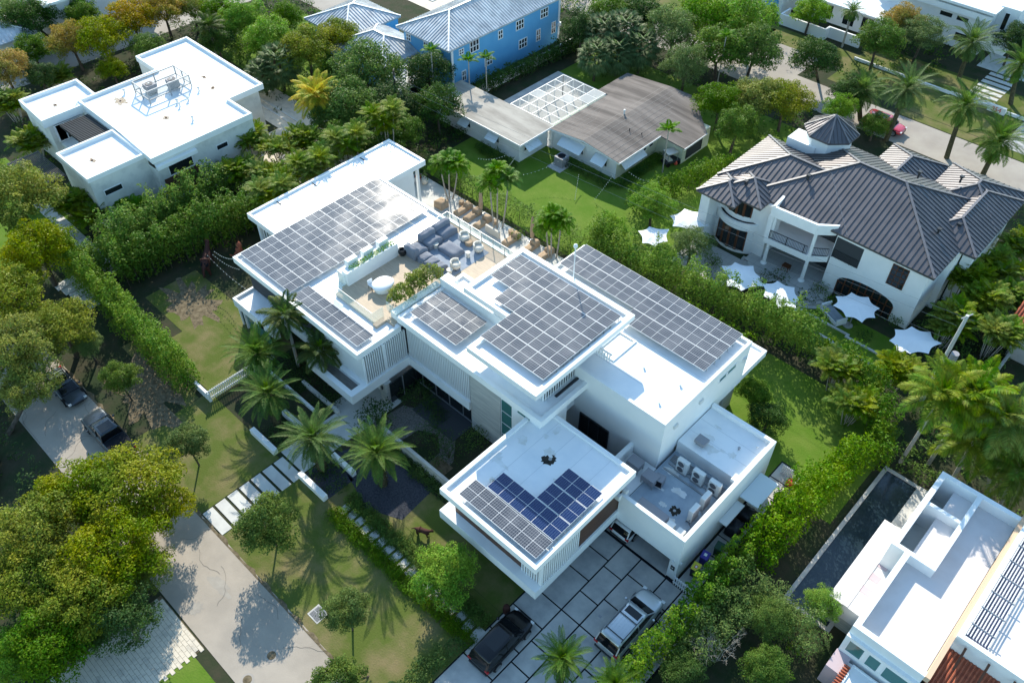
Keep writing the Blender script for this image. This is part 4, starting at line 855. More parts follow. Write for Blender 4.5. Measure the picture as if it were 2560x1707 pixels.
window(gh, 0, -41.0, 62.5, 63.2, 1.4, 2.2); window(gh, 0, -41.0, 63.6, 64.3, 1.4, 2.2); window(gh, 0, -37.8, 65.7, 68.5, 0.3, 2.1, 1, 1, 'gap_dark', 'metal_dark')
k = MB().use('ac_white')
for x, y, z in ((-45.1, 64.5, 3.6), ): k.cyl(x, y, z-0.1, z+0.5, 0.08); k.lathe([(0.14, z+0.5), (0.1, z+0.6)], x, y, 10)
k.use('metal_dark'); k.cyl(-42.9, 62.6, 3.3, 3.75, 0.04); k.cyl(-41.7, 63.1, 3.1, 3.5, 0.04); gp('roof_vent', k)
k = MB().use('frame_white')
for z in (0.1, 1.0, 2.0, 2.6): k.box(-50.0, -49.5, 58.0, 58.06, z, z+0.06)
for x in (-50.0, -49.3): k.box(x, x+0.07, 58.0, 58.07, 0, 2.7)
gp('screen_door', k)
t = thing('ac_condenser', 'dark grey square condenser beside the bungalow hedge', 'condenser', (-47.0, 57.0, 0))
k = MB().use('ac_grey'); k.box(-0.55, 0.55, -0.55, 0.55, 0.1, 1.15); k.use('concrete'); k.box(-0.9, 0.8, -1.2, 0.8, 0, 0.1); put('casing', k.mesh('casing'), t)
k = MB().use('joint_dark'); k.lathe([(0.4, 1.15), (0.42, 1.19), (0.1, 1.17)], n=18); put('fan', k.mesh('fan'), t)
# screen enclosure
se = thing('pool_enclosure', 'white framed screen enclosure over the bungalow pool', 'screen enclosure', (-53, 63, 0))
X = np.linspace(-55.6, -49.6, 5); Y = np.linspace(58.45, 67.0, 7); ZS = 3.0
k = MB().use('frame_white')
for x in X: k.bar((x, Y[0], ZS), (x, Y[-1], ZS), 0.06, 0.08)
for y in Y: k.bar((X[0], y, ZS), (X[-1], y, ZS), 0.06, 0.07)
for x, y in [(x, Y[-1]) for x in X]+[(X[0], y) for y in Y]: k.box(x-0.05, x+0.05, y-0.05, y+0.05, 0, ZS-0.05)
part('frame', k, se)
k = MB().use('screen_mesh')
for i in range(4):
    for j in range(6):
        k.use('screen_solid' if (i, j) in ((0, 2), (3, 4), (3, 5), (2, 3)) else 'screen_mesh'); k.face([(X[i]+.05, Y[j]+.05, ZS+0.065), (X[i+1]-.05, Y[j]+.05, ZS+0.065), (X[i+1]-.05, Y[j+1]-.05, ZS+0.065), (X[i]+.05, Y[j+1]-.05, ZS+0.065)])
k.use('screen_mesh'); k.face([(X[0]-.05, Y[0], 0.1), (X[0]-.05, Y[-1], 0.1), (X[0]-.05, Y[-1], ZS-.1), (X[0]-.05, Y[0], ZS-.1)]); k.face([(X[0], Y[-1]+.05, 0.1), (X[-1], Y[-1]+.05, 0.1), (X[-1], Y[-1]+.05, ZS-.1), (X[0], Y[-1]+.05, ZS-.1)])
part('mesh_panels', k, se)
for o_ in (gh, se): o_.location = (o_.location.x*1.011, o_.location.y*1.011, 0); o_.scale = (1.011, 1.011, 0.84)   # surveyed again: lower eaves
# ------------------------------------------------------------------ bottom right terrace house
tb = thing('terrace_house', 'pale flat roofed house with walled roof terraces and red tiles at lower right', 'house', (2, 35, 0))
def tp(n, k): return part(n, k, tb)
k = MB().use('stucco')
k.box(-0.85, 3.35, 28.75, 29.1, 0, 5.0); k.box(-0.85, -0.5, 29.1, 35.15, 0, 5.0); k.box(-1.7, -1.35, 35.15, 42.4, 0, 5.0); k.box(-1.35, 1.04, 35.15, 35.45, 0, 5.0); k.box(0.72, 1.04, 35.45, 42.05, 0, 4.998)
k.box(-1.35, 3.4, 42.05, 42.4, 0, 5.0); k.box(-1.35, 0.72, 39.4, 39.65, 2.7, 4.9)
tp('parapet_wall', k)
k = MB().use('lavender_roof'); k.box(-0.5, 3.35, 29.1, 42.05, 3.6, 4.2); k.use('stucco_old'); k.box(-1.35, 0.72, 35.45, 42.05, 2.2, 2.7); k.use('lavender_roof'); k.box(-0.1, 0.3, 35.5, 37.4, 2.7, 3.3); k.box(0.3, 0.72, 37.0, 37.4, 2.7, 3.3); tp('roof_terrace', k)
k = MB().use('lavender_roof'); k.box(-2.9, -0.85, 31.1, 38.4, 1.2, 2.55); k.use('stone'); k.box(-2.88, -0.9, 31.12, 38.4, 0, 1.2); k.use('lavender_roof'); k.box(-2.0, -1.7, 31.1, 38.4, 2.55, 2.6); tp('lower_slab', k)
k = MB().use('pink_wall')
for i in range(5): k.box(-1.95, -1.1, 32.6+i*1.15, 33.15+i*1.15, 2.555, 2.565)
tp('roof_pads', k)
k = MB().use('terra_pale'); k.box(3.35, 3.62, 28.75, 42.4, 4.6, 5.06)
tp('tile_coping', k)
k = MB().use('stucco'); k.rtray(3.62, 12, 32.0, 46, 0, 5.3, 0.3, 0.35, 'lavender_roof'); tp('upper_roof', k)
k = MB().use('pergola_shade'); k.box(3.95, 5.2, 32.4, 44.5, 4.96, 4.97); k.use('frame_white')  # dark sheet under the bars: shadow in the gaps painted as colour
for i in range(8): k.box(3.95+i*0.165, 4.01+i*0.165, 32.4, 44.5, 5.33, 5.36)
k.use('metal_dark')
for i in range(9): k.use('metal_grey'); k.box(3.85, 5.3, 33.2+i*1.35, 33.25+i*1.35, 5.37, 5.41)
tp('pergola', k)
k = MB().use('terracotta'); slab3(k, [(3.62, 29.5, 3.0), (11, 29.5, 3.0), (11, 32.0, 3.9), (3.62, 32.0, 3.9)], 0.1)
for i in range(34):
    x = 3.7+i*0.215; k.tube([(x, 29.45, 3.03), (x, 31.98, 3.93)], 0.06, 6)
tp('tile_roof', k)
k = MB().use('frame_brown')
for x in (4.3, 5.6, 7.0): k.bar((x, 31.9, 4.9), (x+0.1, 30.9, 3.9), 0.12, 0.12)
tp('bracket', k)
k = MB().use('pink_wall'); k.box(-0.9, 0.0, 27.4, 28.75, 0, 2.0); k.use('stucco'); k.box(-0.85, 3.4, 28.5, 28.76, 3.9, 4.2); k.box(0.0, 9, 26.0, 28.5, 0, 1.9); k.use('roof_white'); k.rtray(0.25, 9.2, 25.8, 28.45, 1.9, 2.1, 0.1, 0.08); tp('lower_wall', k)
for a, b in ((-0.6, 0.4), (0.6, 1.4), (1.6, 3.2)): window(tb, 1, 28.74, a, b, 2.4, 3.7, 1, 1, 'glass_teal', 'frame_white', 0.06, -1)
k = MB().use('terracotta'); k.box(-0.05, 0.22, 25.8, 28.2, 1.9, 2.05)
for i in range(12): k.tube([(-0.12, 25.9+i*0.2, 2.05), (0.24, 25.9+i*0.2, 2.12)], 0.06, 6)
tp('tile_edge', k)
# dark water court beside it
t = thing('pool', 'long dark still basin beside the pale terrace house', 'pool', (-3.5, 37, 0)); k = MB().use('concrete'); k.tray([(-5.1, 30.4), (-1.8, 30.4), (-1.8, 44.6), (-5.1, 44.6)], 0, 0.12, 0.28, 0.07, 'water_drain'); part('pool_basin', k, t)
k = MB().use('concrete'); k.box(-2.6, -0.8, 40, 44.3, 0.0, 0.10); part('pool_deck', k, t)
# ------------------------------------------------------------------ fragments at the edges
h = thing('corner_house', 'white house with small balcony at the top left corner of the photo', 'house', (-113, 36, 0))
k = MB().use('stucco'); k.box(-120, -109.6, 33.8, 48, 0, 5.0); part('wall', k, h); k = MB().use('roof_white'); k.box(-121, -109.0, 33.2, 49, 5.0, 5.3); part('roof', k, h)
window(h, 0, -109.6, 36.3, 38.3, 2.2, 4.4, 2, 1); k = MB().use('frame_white'); k.box(-109.6, -108.7, 35.9, 38.8, 1.75, 1.9); part('balcony_slab', k, h)
rail(h, [(-109.6, 35.9), (-108.75, 35.9), (-108.75, 38.8), (-109.6, 38.8)], 1.9, 0.8, 'frame_white', 0.16)
h = thing('shed_house', 'grey roofed house corner at the left edge of the photo', 'house', (-112, 28, 0)); k = MB().use('stucco_old'); k.box(-122, -109.2, 22, 30.5, 0, 2.8); part('wall', k, h); hip(h, -123, -108.6, 21, 31.4, 2.8, 0.4, 'seam_grey', 'frame_white', 0.5)
h = thing('courtyard_house', 'low white house with arched blue door and flat roofs at top right', 'house', (-45, 106, 0))
k = MB().use('stucco'); k.box(-52, -48.9, 103.0, 112, 0, 2.9); k.box(-48.9, -36.2, 105.5, 118, 0, 2.7); part('wall', k, h)
k = MB().use('roof_white'); k.box(-52.4, -48.4, 102.4, 112.5, 2.9, 3.05); k.box(-48.3, -35.8, 104.6, 118.5, 2.7, 2.88); part('roof', k, h)
k = MB().use('blue_wall'); k.face([(-51.3+2.2*0, 102.98, 0)]+[(-50.4+0.95*math.cos(math.pi-math.pi*i/10), 102.98, 1.35+0.95*math.sin(math.pi*i/10)) for i in range(11)]+[(-49.45, 102.98, 0)]); part('arched_door', k, h)
for a in (-44.6, -41.5, -39): window(h, 1, 105.5, a, a+1.6, 0.4, 2.2, 2, 1, out=-1)
k = MB().use('stucco'); k.box(-47.5, -41.2, 100.6, 100.85, 0, 1.35); k.box(-41.2, -37.0, 101.6, 101.85, 0, 1.35); k.box(-41.45, -41.2, 100.85, 101.85, 0, 1.35); k.box(-47.75, -47.5, 100.6, 103, 0, 1.35)
solo('garden_wall', k, 'white garden wall in front of the arched blue door house', 'wall')
h = thing('street_house', 'tall white modern house at the top right corner', 'house', (-25, 118, 0))
k = MB().use('stucco'); k.box(-40, -25.6, 110.2, 125, 0, 5.2); k.box(-25.6, -23.2, 112, 130, 0, 5.6); k.box(-23.2, -12, 116, 130, 2.6, 5.6); k.use('gap_dark'); k.box(-23.2, -12, 116.4, 130, 0, 2.6); k.use('stucco'); k.box(-40, -25.4, 109.6, 111, 4.2, 4.9); part('wall', k, h)
window(h, 1, 110.2, -31.6, -30.0, 3.2, 3.8, out=-1); window(h, 1, 110.2, -29.5, -28.0, 3.2, 3.8, out=-1); window(h, 1, 112, -24.8, -24.2, 2.9, 5.0, out=-1); window(h, 1, 110.2, -29, -26.5, 0.8, 1.9, out=-1)
k = MB().use('roof_white'); k.rtray(-40.2, -25.2, 109.4, 125.2, 5.2, 5.5, 0.3, 0.2); part('roof', k, h)
k = MB().use('stucco'); k.box(-36, -24.0, 98.6, 98.75, 0, 0.35); k.box(-24, -9, 98.75, 98.9, 0, 0.35); solo('garden_wall', k, 'very low white wall along the lawn across the far street', 'wall')
k = MB().use('concrete_light')
for i in range(7): k.box(-22.6, -19.4, 99.5+i*1.15, 100.2+i*1.15, 0, 0.05)
k.box(-24.5, -18.6, 107.5, 112, 0, 0.05); struct('path', k)
k = MB().use('concrete'); k.prism([(-15.5, 92), (-12, 92), (-12, 110), (-15.5, 110)], 0, 0.04); struct('driveway', k)
h = thing('tile_roof_house', 'house corner with red tiled roof at the right edge of the photo', 'house', (0, 62, 0)); k = MB().use('concrete'); k.box(-3.2, 6, 61.6, 68, 0, 2.5); k.box(-3.0, -2.8, 56.5, 61.6, 0, 1.0); part('wall', k, h)
k = MB().use('terracotta'); slab3(k, [(-4.2, 61.5, 2.7), (4, 61.5, 2.7), (4, 66, 4.0), (-4.2, 66, 4.0)], 0.1)
for i in range(30): k.tube([(-4.1+i*0.26, 61.45, 2.74), (-4.1+i*0.26, 65.9, 4.04)], 0.07, 6)
part('tile_roof', k, h)
# picket fence, walls near the entry
def picket(name, label, a, b, hgt, pitch=0.155):
    t = thing(name, label, 'fence', (a[0], a[1], 0)); k = MB().use('frame_white')
    slats(k, a, b, 0.05, hgt, pitch, 0.075, 0.04); part('pickets', k, t); k = MB().use('frame_white'); k.bar((*a, 0.3), (*b, 0.3), 0.06, 0.1); k.bar((*a, hgt-0.15), (*b, hgt-0.15), 0.06, 0.1); part('rails', k, t)
picket('picket_fence', 'white picket fence between the lawn and the date palms', (-45.75, 14.3), (-45.75, 20.5), 1.1)
picket('picket_fence', 'short white picket gate beside the garage and bins', (-10.8, 26.5), (-9.2, 26.5), 1.0)
k = MB().use('stucco'); k.box(-47.6, -45.6, 14.35, 14.55, 0, 0.85); solo('garden_wall', k, 'short white wall at the end of the left hedge', 'wall')
def lw(label, x0, x1, y0, y1, h, m='stucco'): k = MB().use(m); k.box(x0, x1, y0, y1, 0, h); solo('garden_wall', k, label, 'wall', bevel=0.015)
lw('low white wall left of the entry walk', -40.8, -37.85, 14.75, 15.15, 0.5); lw('low white wall right of the entry walk under a date palm', -35.0, -32.05, 14.8, 15.2, 0.5)
lw('low white wall behind the right date palm bed', -34.6, -32.2, 17.5, 17.85, 0.5); lw('low white wall behind the left date palm bed', -40.5, -38.3, 17.4, 17.8, 0.5)
lw('long pale stone garden wall in front of the courtyard', -33.3, -24.2, 21.3, 21.55, 1.25, 'stone')
lw('thin white kerb wall beside the planter balcony', -46, -39.0, 19.2, 19.4, 0.35)
# ------------------------------------------------------------------ plants
def leafcloud(name, clumps, m, size=0.17, dens=150, seed=0, aspect=0.55, up=0.5, shell=0.62, bottom=-0.45):
    """clumps: rows x, y, z, r, rz; many small leaf faces through each clump's outer volume"""
    rg = np.random.default_rng(seed); P0 = []; N0 = []
    for x, y, z, r, rz in clumps:
        n = max(8, int(dens*(r*r+r*rz)*0.5)); d = rg.normal(size=(int(n*1.6), 3)); d /= np.linalg.norm(d, axis=1)[:, None]
        d = d[d[:, 2] > bottom][:n]; k = shell+(1.04-shell)*rg.random(len(d))**0.6; k *= 1+0.10*rg.normal(size=len(d))
        P0.append(np.c_[x+d[:, 0]*k*r, y+d[:, 1]*k*r, z+d[:, 2]*k*rz]); N0.append(d)
    p = np.concatenate(P0); d = np.concatenate(N0); n = len(p)
    nn = d*0.55+np.array([0, 0, up])+rg.normal(size=(n, 3))*0.55; nn /= np.linalg.norm(nn, axis=1)[:, None]
    t = np.cross(nn, rg.normal(size=(n, 3))); t /= np.linalg.norm(t, axis=1)[:, None]; b = np.cross(nn, t)
    L = size*(0.65+0.7*rg.random(n))[:, None]; W = L*aspect
    v = np.stack([p-t*L*0.5, p+b*W*0.5+nn*L*0.08, p+t*L*0.5, p-b*W*0.5+nn*L*0.08], 1).reshape(-1, 3)
    return quadmesh(name, v, np.arange(n*4).reshape(n, 4), m)
def crown_clumps(R_, H_, n, rs, seed, flat=0.8, z0=0.0):
    rg = random.Random(seed); out = []; ga = math.pi*(3-math.sqrt(5))
    for i in range(n):
        u = 1-1.35*(i+0.5)/n; a = i*ga+rg.uniform(-.5, .5); q = math.sqrt(max(0, 1-u*u)); k = rg.uniform(0.5, 0.98)
        r = R_*rs*rg.uniform(0.7, 1.25); out.append((q*math.cos(a)*R_*k, q*math.sin(a)*R_*k, z0+u*H_*k, r, r*flat))
    return out
def trunk_mesh(zc, r, clumps, m='bark', seed=0, nb=6, base=0.0):
    """tapered trunk from the ground (-zc) up to the crown centre with limbs reaching into clumps"""
    rg = random.Random(seed); k = MB().use(m); h = zc*0.62; lean = (rg.uniform(-.2, .2), rg.uniform(-.2, .2))
    k.tube([(0, 0, -zc), (lean[0]*0.4, lean[1]*0.4, -zc+h*0.5), (lean[0], lean[1], -zc+h)], r, 9, r*0.7)
    for c in rg.sample(clumps, min(nb, len(clumps))):
        mid = (c[0]*0.45+lean[0]*0.5, c[1]*0.45+lean[1]*0.5, (-zc+h)*0.45+c[2]*0.3)
        k.tube([(lean[0], lean[1], -zc+h-0.05), mid, (c[0]*0.92, c[1]*0.92, c[2]-c[4]*0.2)], r*0.5, 6, r*0.12)
    return k.mesh('trunk')
SPEC = {  # crown radius 1 unit = R metres; n clumps, clump size, flatness, leaf size, density, height ratio
    'olive': ('leaf_olive', 84, 0.21, 0.62, 0.15, 620, 0.66), 'orange': ('leaf_orange', 76, 0.22, 0.65, 0.15, 600, 0.75),
    'green': ('leaf_green', 66, 0.24, 0.75, 0.17, 480, 0.85), 'bright': ('leaf_bright', 72, 0.22, 0.8, 0.16, 560, 0.9),
    'dark': ('leaf_dark', 60, 0.25, 0.8, 0.18, 420, 0.9), 'round': ('leaf_round', 70, 0.22, 0.85, 0.105, 1500, 0.85), 'pale': ('leaf_pale', 70, 0.22, 0.75, 0.13, 700, 0.85)}
CROWNS = {}
def crown_mesh(kind, var):
    key = (kind, var)
    if key not in CROWNS:
        m, n, rs, fl, ls, dn, hr = SPEC[kind]; R0 = 1.5 if kind == 'round' else 2.6
        cl = crown_clumps(R0, R0*hr, n, rs, var*17+len(kind), fl); cl += [(0, 0, 0, R0*0.5, R0*hr*0.45), (0, 0, -R0*hr*0.2, R0*0.6, R0*hr*0.3)]
        CROWNS[key] = (leafcloud('crown', cl, m, ls, dn, var*31+7, shell=0.5), cl[:-2], R0)
    return CROWNS[key]
PC = [0]
def tree(vx, vy, zc, rpx, kind, label, group=None, cat='tree', tr=None, name=None, bark='bark'):
    """broadleaf tree; crown centre stands above ground at height zc, seen at survey position vx, vy, radius rpx"""
    c = V(vx, vy, zc); R_ = mpx(rpx*1.08844, c)
    if kind != 'round': zc = min(zc, 1.0+R_*1.05); c = V(vx, vy, zc); R_ = mpx(rpx*1.08844, c)
    PC[0] += 1; i = PC[0]
    me, cl, R0 = crown_mesh(kind, i % 3); s = R_/R0
    by = c[1]; bx = c[0]
    if 2.6 < by < 5.9: by = 2.3
    elif 5.9 <= by < 9.0: by = 2.4 if kind == 'olive' else 9.1
    if 84 < by < 91: by = 84 if by < 87.5 else 91.2
    t = thing(name or 'tree', label, cat, (bx, by, 0), rz=0, group=group); off = c[1]-by
    o = put('crown', me, t, (0, off, zc), (i*2.4) % 6.28, s*1.08); o.scale = (s*1.08, s*1.08, s*(0.95+0.06*(i % 4)))
    tm = trunk_mesh(zc/s, (tr or 0.05+R_*0.05)/s, cl, bark, i)
    rzz = (i*2.4) % 6.28
    if abs(off) > 0.2:   # trunk leans from its root on the verge to the crown over the road
        for v in tm.vertices:
            f = max(0.0, min(1.0, (v.co.z+zc/s)/(zc*0.8/s))); d = Vector((0, -off*(1-f)/s, 0)); d.rotate(Matrix.Rotation(-rzz, 3, 'Z')); v.co += d
    o = put('trunk', tm, t, (0, off, zc), rzz, s); return t
# ---- palms
def frond(V_, F_, az, el, L, bend, lw, npairs, fold=0.35, droop=0.3, width=0.045, seed=0, twist=0.0, o=(0, 0, 0)):
    rg = random.Random(seed); pts = []; p = Vector(o); a = el; st = 9; dx, dy = math.cos(az), math.sin(az)
    for i in range(st+1):
        pts.append(p.copy()); p = p+Vector((dx*math.cos(a), dy*math.cos(a), math.sin(a)))*(L/st); a -= bend/st*(0.5+i/st)
    side = Vector((-dy, dx, 0))
    def at(t): q = t*st; i = min(int(q), st-1); return pts[i].lerp(pts[i+1], q-i), (pts[min(i+1, st)]-pts[i]).normalized()
    for i in range(st):   # rachis as a thin strip
        w = 0.022*(1-i/st)+0.006; b = len(V_); V_ += [pts[i]-side*w, pts[i]+side*w, pts[i+1]+side*w*0.8, pts[i+1]-side*w*0.8]; F_.append((b, b+1, b+2, b+3))
    for j in range(npairs):
        t = 0.14+0.85*(j+0.5)/npairs; q, d = at(t); l = lw*math.sin(math.pi*min(1, (t*0.86+0.17)))**0.7*rg.uniform(0.85, 1.1)
        up = side.cross(d)*-1
        if up.z < 0: up = -up
        for s in (-1, 1):
            v = (side*s*math.cos(fold)+up*math.sin(fold)*0.8+d*(0.45+0.5*t)).normalized()*l
            e = q+v+Vector((0, 0, -droop*l*rg.uniform(0.6, 1.3))); m = q+v*0.5+Vector((0, 0, -droop*l*0.12)); w = d*width*0.5; b = len(V_)
            V_ += [q, m+w, e, m-w]; F_.append((b, b+1, b+2, b+3))
def palm_crown(kind, var=0):
    key = (kind, var)
    if key in CROWNS: return CROWNS[key]
    rg = random.Random(var*7+len(kind)); V_ = []; F_ = []; V2 = []; F2 = []; ga = 2.39996
    cfg = dict(date=(50, 2.35, 'palm_date'), royal=(46, 2.3, 'palm_date'), coco=(26, 2.5, 'palm_coco'), yellow=(40, 2.6, 'palm_yellow'), adonidia=(26, 1.25, 'palm_green'), areca=(18, 1.6, 'palm_areca'), queen=(30, 2.5, 'palm_areca'), slim=(10, 1.3, 'palm_green'))[kind]
    n, L, m = cfg
    for i in range(n):
        f = (i+0.5)/n; az = i*ga+rg.uniform(-.2, .2)
        if kind in ('date', 'royal'):
            el = R(82-118*f**0.9)+rg.uniform(-.08, .08); frond(V_, F_, az, el, L*(0.72+0.38*math.sin(math.pi*min(f+0.15, 1)))*rg.uniform(.92, 1.05), 0.95+0.7*f, 0.36 if kind == 'date' else 0.46, 38, 0.45, 0.12, 0.045, i)
        elif kind in ('coco', 'yellow', 'queen'):
            el = R(75-95*f)+rg.uniform(-.1, .1); frond(V_, F_, az, el, L*rg.uniform(.85, 1.05), 1.25, 0.62, 42, 0.15, 0.40, 0.07, i)
        elif kind == 'adonidia':
            el = R(80-75*f); frond(V_, F_, az, el, L*rg.uniform(.9, 1.1), 1.9, 0.38, 24, 0.3, 0.3, 0.08, i)
        else:
            el = R(78-60*f); frond(V_, F_, az, el, L*rg.uniform(.85, 1.1), 1.3, 0.46, 24, 0.25, 0.35, 0.075, i)
    if kind in ('date', 'royal'):   # dense hanging skirt below the crown
        for i in range(26): frond(V_, F_, i*ga, R(-25-40*rg.random()), L*0.42, 0.5, 0.22, 12, 0.2, 0.5, 0.06, 90+i, o=(0, 0, -0.3-0.5*rg.random()))
    me = quadmesh('crown', [tuple(p) for p in V_], F_, m)
    hb = None
    if kind in ('date', 'coco', 'adonidia', 'queen'):
        for i in range(9): frond(V2, F2, i*ga, R(88-30*rg.random()), L*0.42, 0.5, 0.20, 12, 0.3, 0.1, 0.05, i)
        hb = quadmesh('young_fronds', [tuple(p) for p in V2], F2, 'leaf_bright')
    CROWNS[key] = (me, hb); return CROWNS[key]
def palm_trunk(h, r, m, lean=(0, 0), boots=False, seed=0):
    k = MB().use(m); n = 7; pts = [(lean[0]*(1-(i/(n-1))**1.6)*-1*0, 0, 0) for i in range(n)]
    pts = [(-lean[0]*(1-i/(n-1))**1.5, -lean[1]*(1-i/(n-1))**1.5, -h+h*i/(n-1)) for i in range(n)]
    k.tube(pts, r*1.12, 12, r*0.85)
    if boots:
        rg = random.Random(seed)
        for i in range(int(h*26)):
            a = i*2.4; z = -h+0.1+i/26; k.bar((r*0.8*math.cos(a), r*0.8*math.sin(a), z), (r*1.45*math.cos(a), r*1.45*math.sin(a), z+0.16), 0.09, 0.05)
    return k.mesh('trunk')
def palm(c, h, kind, label, group=None, sc=1.0, r=0.12, bark='bark_pale', lean=(0, 0), boots=False, var=0, name='palm_tree', rz=0.0, cat='palm tree'):
    """c: ground xy below the crown; h: height of the crown centre"""
    t = thing(name, label, cat, (c[0]-lean[0], c[1]-lean[1], 0), group=group); me, hb = palm_crown(kind, var)
    put('crown', me, t, (lean[0], lean[1], h), rz, sc)
    if hb: put('young_fronds', hb, t, (lean[0], lean[1], h+0.05), rz, sc)
    put('trunk', palm_trunk(h, r, bark, lean, boots), t, (lean[0], lean[1], h)); return t
def vpalm(vx, vy, h, *a, **k): c = V(vx, vy, h); return palm(c[:2], h, *a, **k)
def fan_palm(vx, vy, h, rpx, label, group, n=80, var=0):
    key = ('fan', var)
    if key not in CROWNS:
        rg = random.Random(var+3); V_ = []; F_ = []
        for i in range(n):
            f = (i+.5)/n; az = i*2.39996; el = R(70-120*f); d = Vector((math.cos(az)*math.cos(el), math.sin(az)*math.cos(el), math.sin(el))); q = d*(1.0+0.25*rg.random()); side = Vector((-math.sin(az), math.cos(az), 0))
            for j in range(17):
                a = -1.9+3.8*j/16; v = (d*math.cos(a)+side*math.sin(a)).normalized(); l = 0.62*(0.8+0.2*math.cos(a)); e = q+v*l+Vector((0, 0, -0.20*l*(1+abs(a)))); m2 = q+v*l*0.55; w = v.cross(Vector((0, 0, 1))).normalized()*0.045 if abs(v.z) < 0.99 else side*0.045
                b = len(V_); V_ += [q, m2+w, e, m2-w]; F_.append((b, b+1, b+2, b+3))
        CROWNS[key] = quadmesh('crown', [tuple(p) for p in V_], F_, 'palm_fan')
    h = h*0.8; c = V(vx, vy, h); s = mpx(rpx*1.08844, c)/1.35; t = thing('fan_palm', label, 'fan palm', (c[0], c[1], 0), group=group)
    put('crown', CROWNS[key], t, (0, 0, h), var*1.3, s); put('trunk', palm_trunk(h, 0.14, 'bark_boot'), t, (0, 0, h)); return t
# ---- hedges and shrubs
def hedge(label, pts, width, height, m, step=0.75, seed=0, dens=150, size=0.16, jag=0.25, name='hedge', spire=False, cat='hedge', group=None):
    rg = random.Random(seed); cl = []
    for a, b in zip(pts[:-1], pts[1:]):
        a = Vector(a); b = Vector(b); L = (b-a).length; n = max(1, int(L/step)); u = (b-a)/L; q = Vector((-u.y, u.x))
        for i in range(n):
            c = a+u*(L*(i+0.5)/n); nw = max(1, round(width/0.9))
            for j in range(nw):
                o = (j+0.5-nw/2)*(width/nw)*0.85; hh = height*1.08*(1+jag*rg.uniform(-0.9, 0.9)); cx_, cy_ = c.x+q.x*o+rg.uniform(-.15, .15), c.y+q.y*o+rg.uniform(-.15, .15)
                if spire:
                    k = 0
                    while k < 4:
                        f = k/3; cl.append((cx_+rg.uniform(-.1, .1), cy_+rg.uniform(-.1, .1), hh*(0.22+0.62*f), (0.62-0.36*f)*width*0.66, hh*0.20)); k += 1
                    for _ in range(7): cl.append((cx_+rg.uniform(-.5, .5), cy_+rg.uniform(-.5, .5), hh*rg.uniform(.45, 1.0), 0.15, 0.45))
                else:
                    cl.append((cx_, cy_, hh*0.62, 0.62, hh*0.36)); cl.append((cx_, cy_, hh*0.3, 0.60, hh*0.3))
                    for _ in range(5): cl.append((cx_+rg.uniform(-.5, .5), cy_+rg.uniform(-.5, .5), hh*rg.uniform(.7, 1.05), rg.uniform(.14, .3), rg.uniform(.2, .45)))
    t = thing(name, label, cat, (pts[0][0], pts[0][1], 0), group=group); o = put('foliage', leafcloud('foliage', cl, m, size*1.05, dens*2.1, seed), t, (-pts[0][0], -pts[0][1], 0))
    k = MB().use('bark')
    for i in range(0, len(cl), 14): c = cl[i]; k.tube([(c[0], c[1], 0), (c[0]+.05, c[1], min(c[2], height*0.5))], 0.04, 5, 0.02)
    part('stems', k, t); return t
def shrub(vx, vy, rpx, m, label, h=None, group=None, size=0.13, dens=220, name='shrub', cat='shrub', n=16):
    c = V(vx, vy, 0.6 if h is None else h*0.5); r = mpx(rpx*1.08844, c); hh = h or r*1.2; PC[0] += 1
    cl = crown_clumps(r, hh*0.5, n, 0.36, PC[0], 0.85, 0.0)+[(0, 0, 0, r*0.6, hh*0.4)]
    t = thing(name, label, cat, (c[0], c[1], 0), group=group); put('foliage', leafcloud('foliage', cl, m, size, dens, PC[0]), t, (0, 0, hh*0.5))
    k = MB().use('bark')
    for x_ in cl[:5]: k.tube([(0, 0, -hh*.5), (x_[0]*.8, x_[1]*.8, x_[2])], 0.035, 5, 0.012)
    put('stems', k.mesh('stems'), t, (0, 0, hh*0.5)); return t
def cover(label, rects, m, h=0.5, per=1.3, seed=0, size=0.15, dens=120):
    rg = random.Random(seed); cl = []
    for x0, x1, y0, y1 in rects:
        for _ in range(int((x1-x0)*(y1-y0)*per)): r = rg.uniform(.3, .75); cl.append((rg.uniform(x0, x1), rg.uniform(y0, y1), rg.uniform(0, h), r, r*rg.uniform(.5, 1)*(.5+h*.6)))
    dens *= 1.7
    me = leafcloud('undergrowth', cl, m, size, dens, seed); o = put('undergrowth', me); o['kind'] = 'stuff'; o['label'] = label; return o
# ------------------------------------------------------------------ planting plan
# hedges around the plot
hedge('tall bright clusia hedge between the left white house and the villa', [(-65.6, 15.4), (-65.9, 21), (-67.2, 30.5)], 2.6, 3.8, 'leaf_hedge', seed=1, dens=130, size=0.19, jag=0.35)
hedge('dark high hedge behind the rusty leopard sculpture', [(-63.2, 16.6), (-62.2, 24.5), (-61.0, 34)], 3.2, 3.6, 'leaf_green', seed=2, dens=95, size=0.2, jag=0.3)
hedge('upright hedge running down the street side of the front lawn', [(-68.5, 14.6), (-58, 14.3), (-47.6, 14.1)], 2.1, 3.4, 'leaf_hedge', step=1.0, seed=3, dens=150, size=0.17, jag=0.3, spire=True)
hedge('low dark hedge behind the lounger patio', [(-58, 46.9), (-46, 47.3), (-36, 47.9)], 1.3, 1.9, 'leaf_green', seed=4, dens=120, size=0.14, jag=0.2)
hedge('bright billowing hedge between the villa and the dark roofed house', [(-36, 48.0), (-28, 48.6), (-20, 49.6), (-14.5, 50.4)], 2.6, 3.5, 'leaf_hedge', step=0.85, seed=5, dens=130, size=0.18, jag=0.4)
hedge('hedge on the shaded side of the right wing', [(-33, 45.6), (-24, 46.2), (-18, 47)], 1.3, 2.2, 'leaf_green', seed=6, dens=100, size=0.17, jag=0.25)
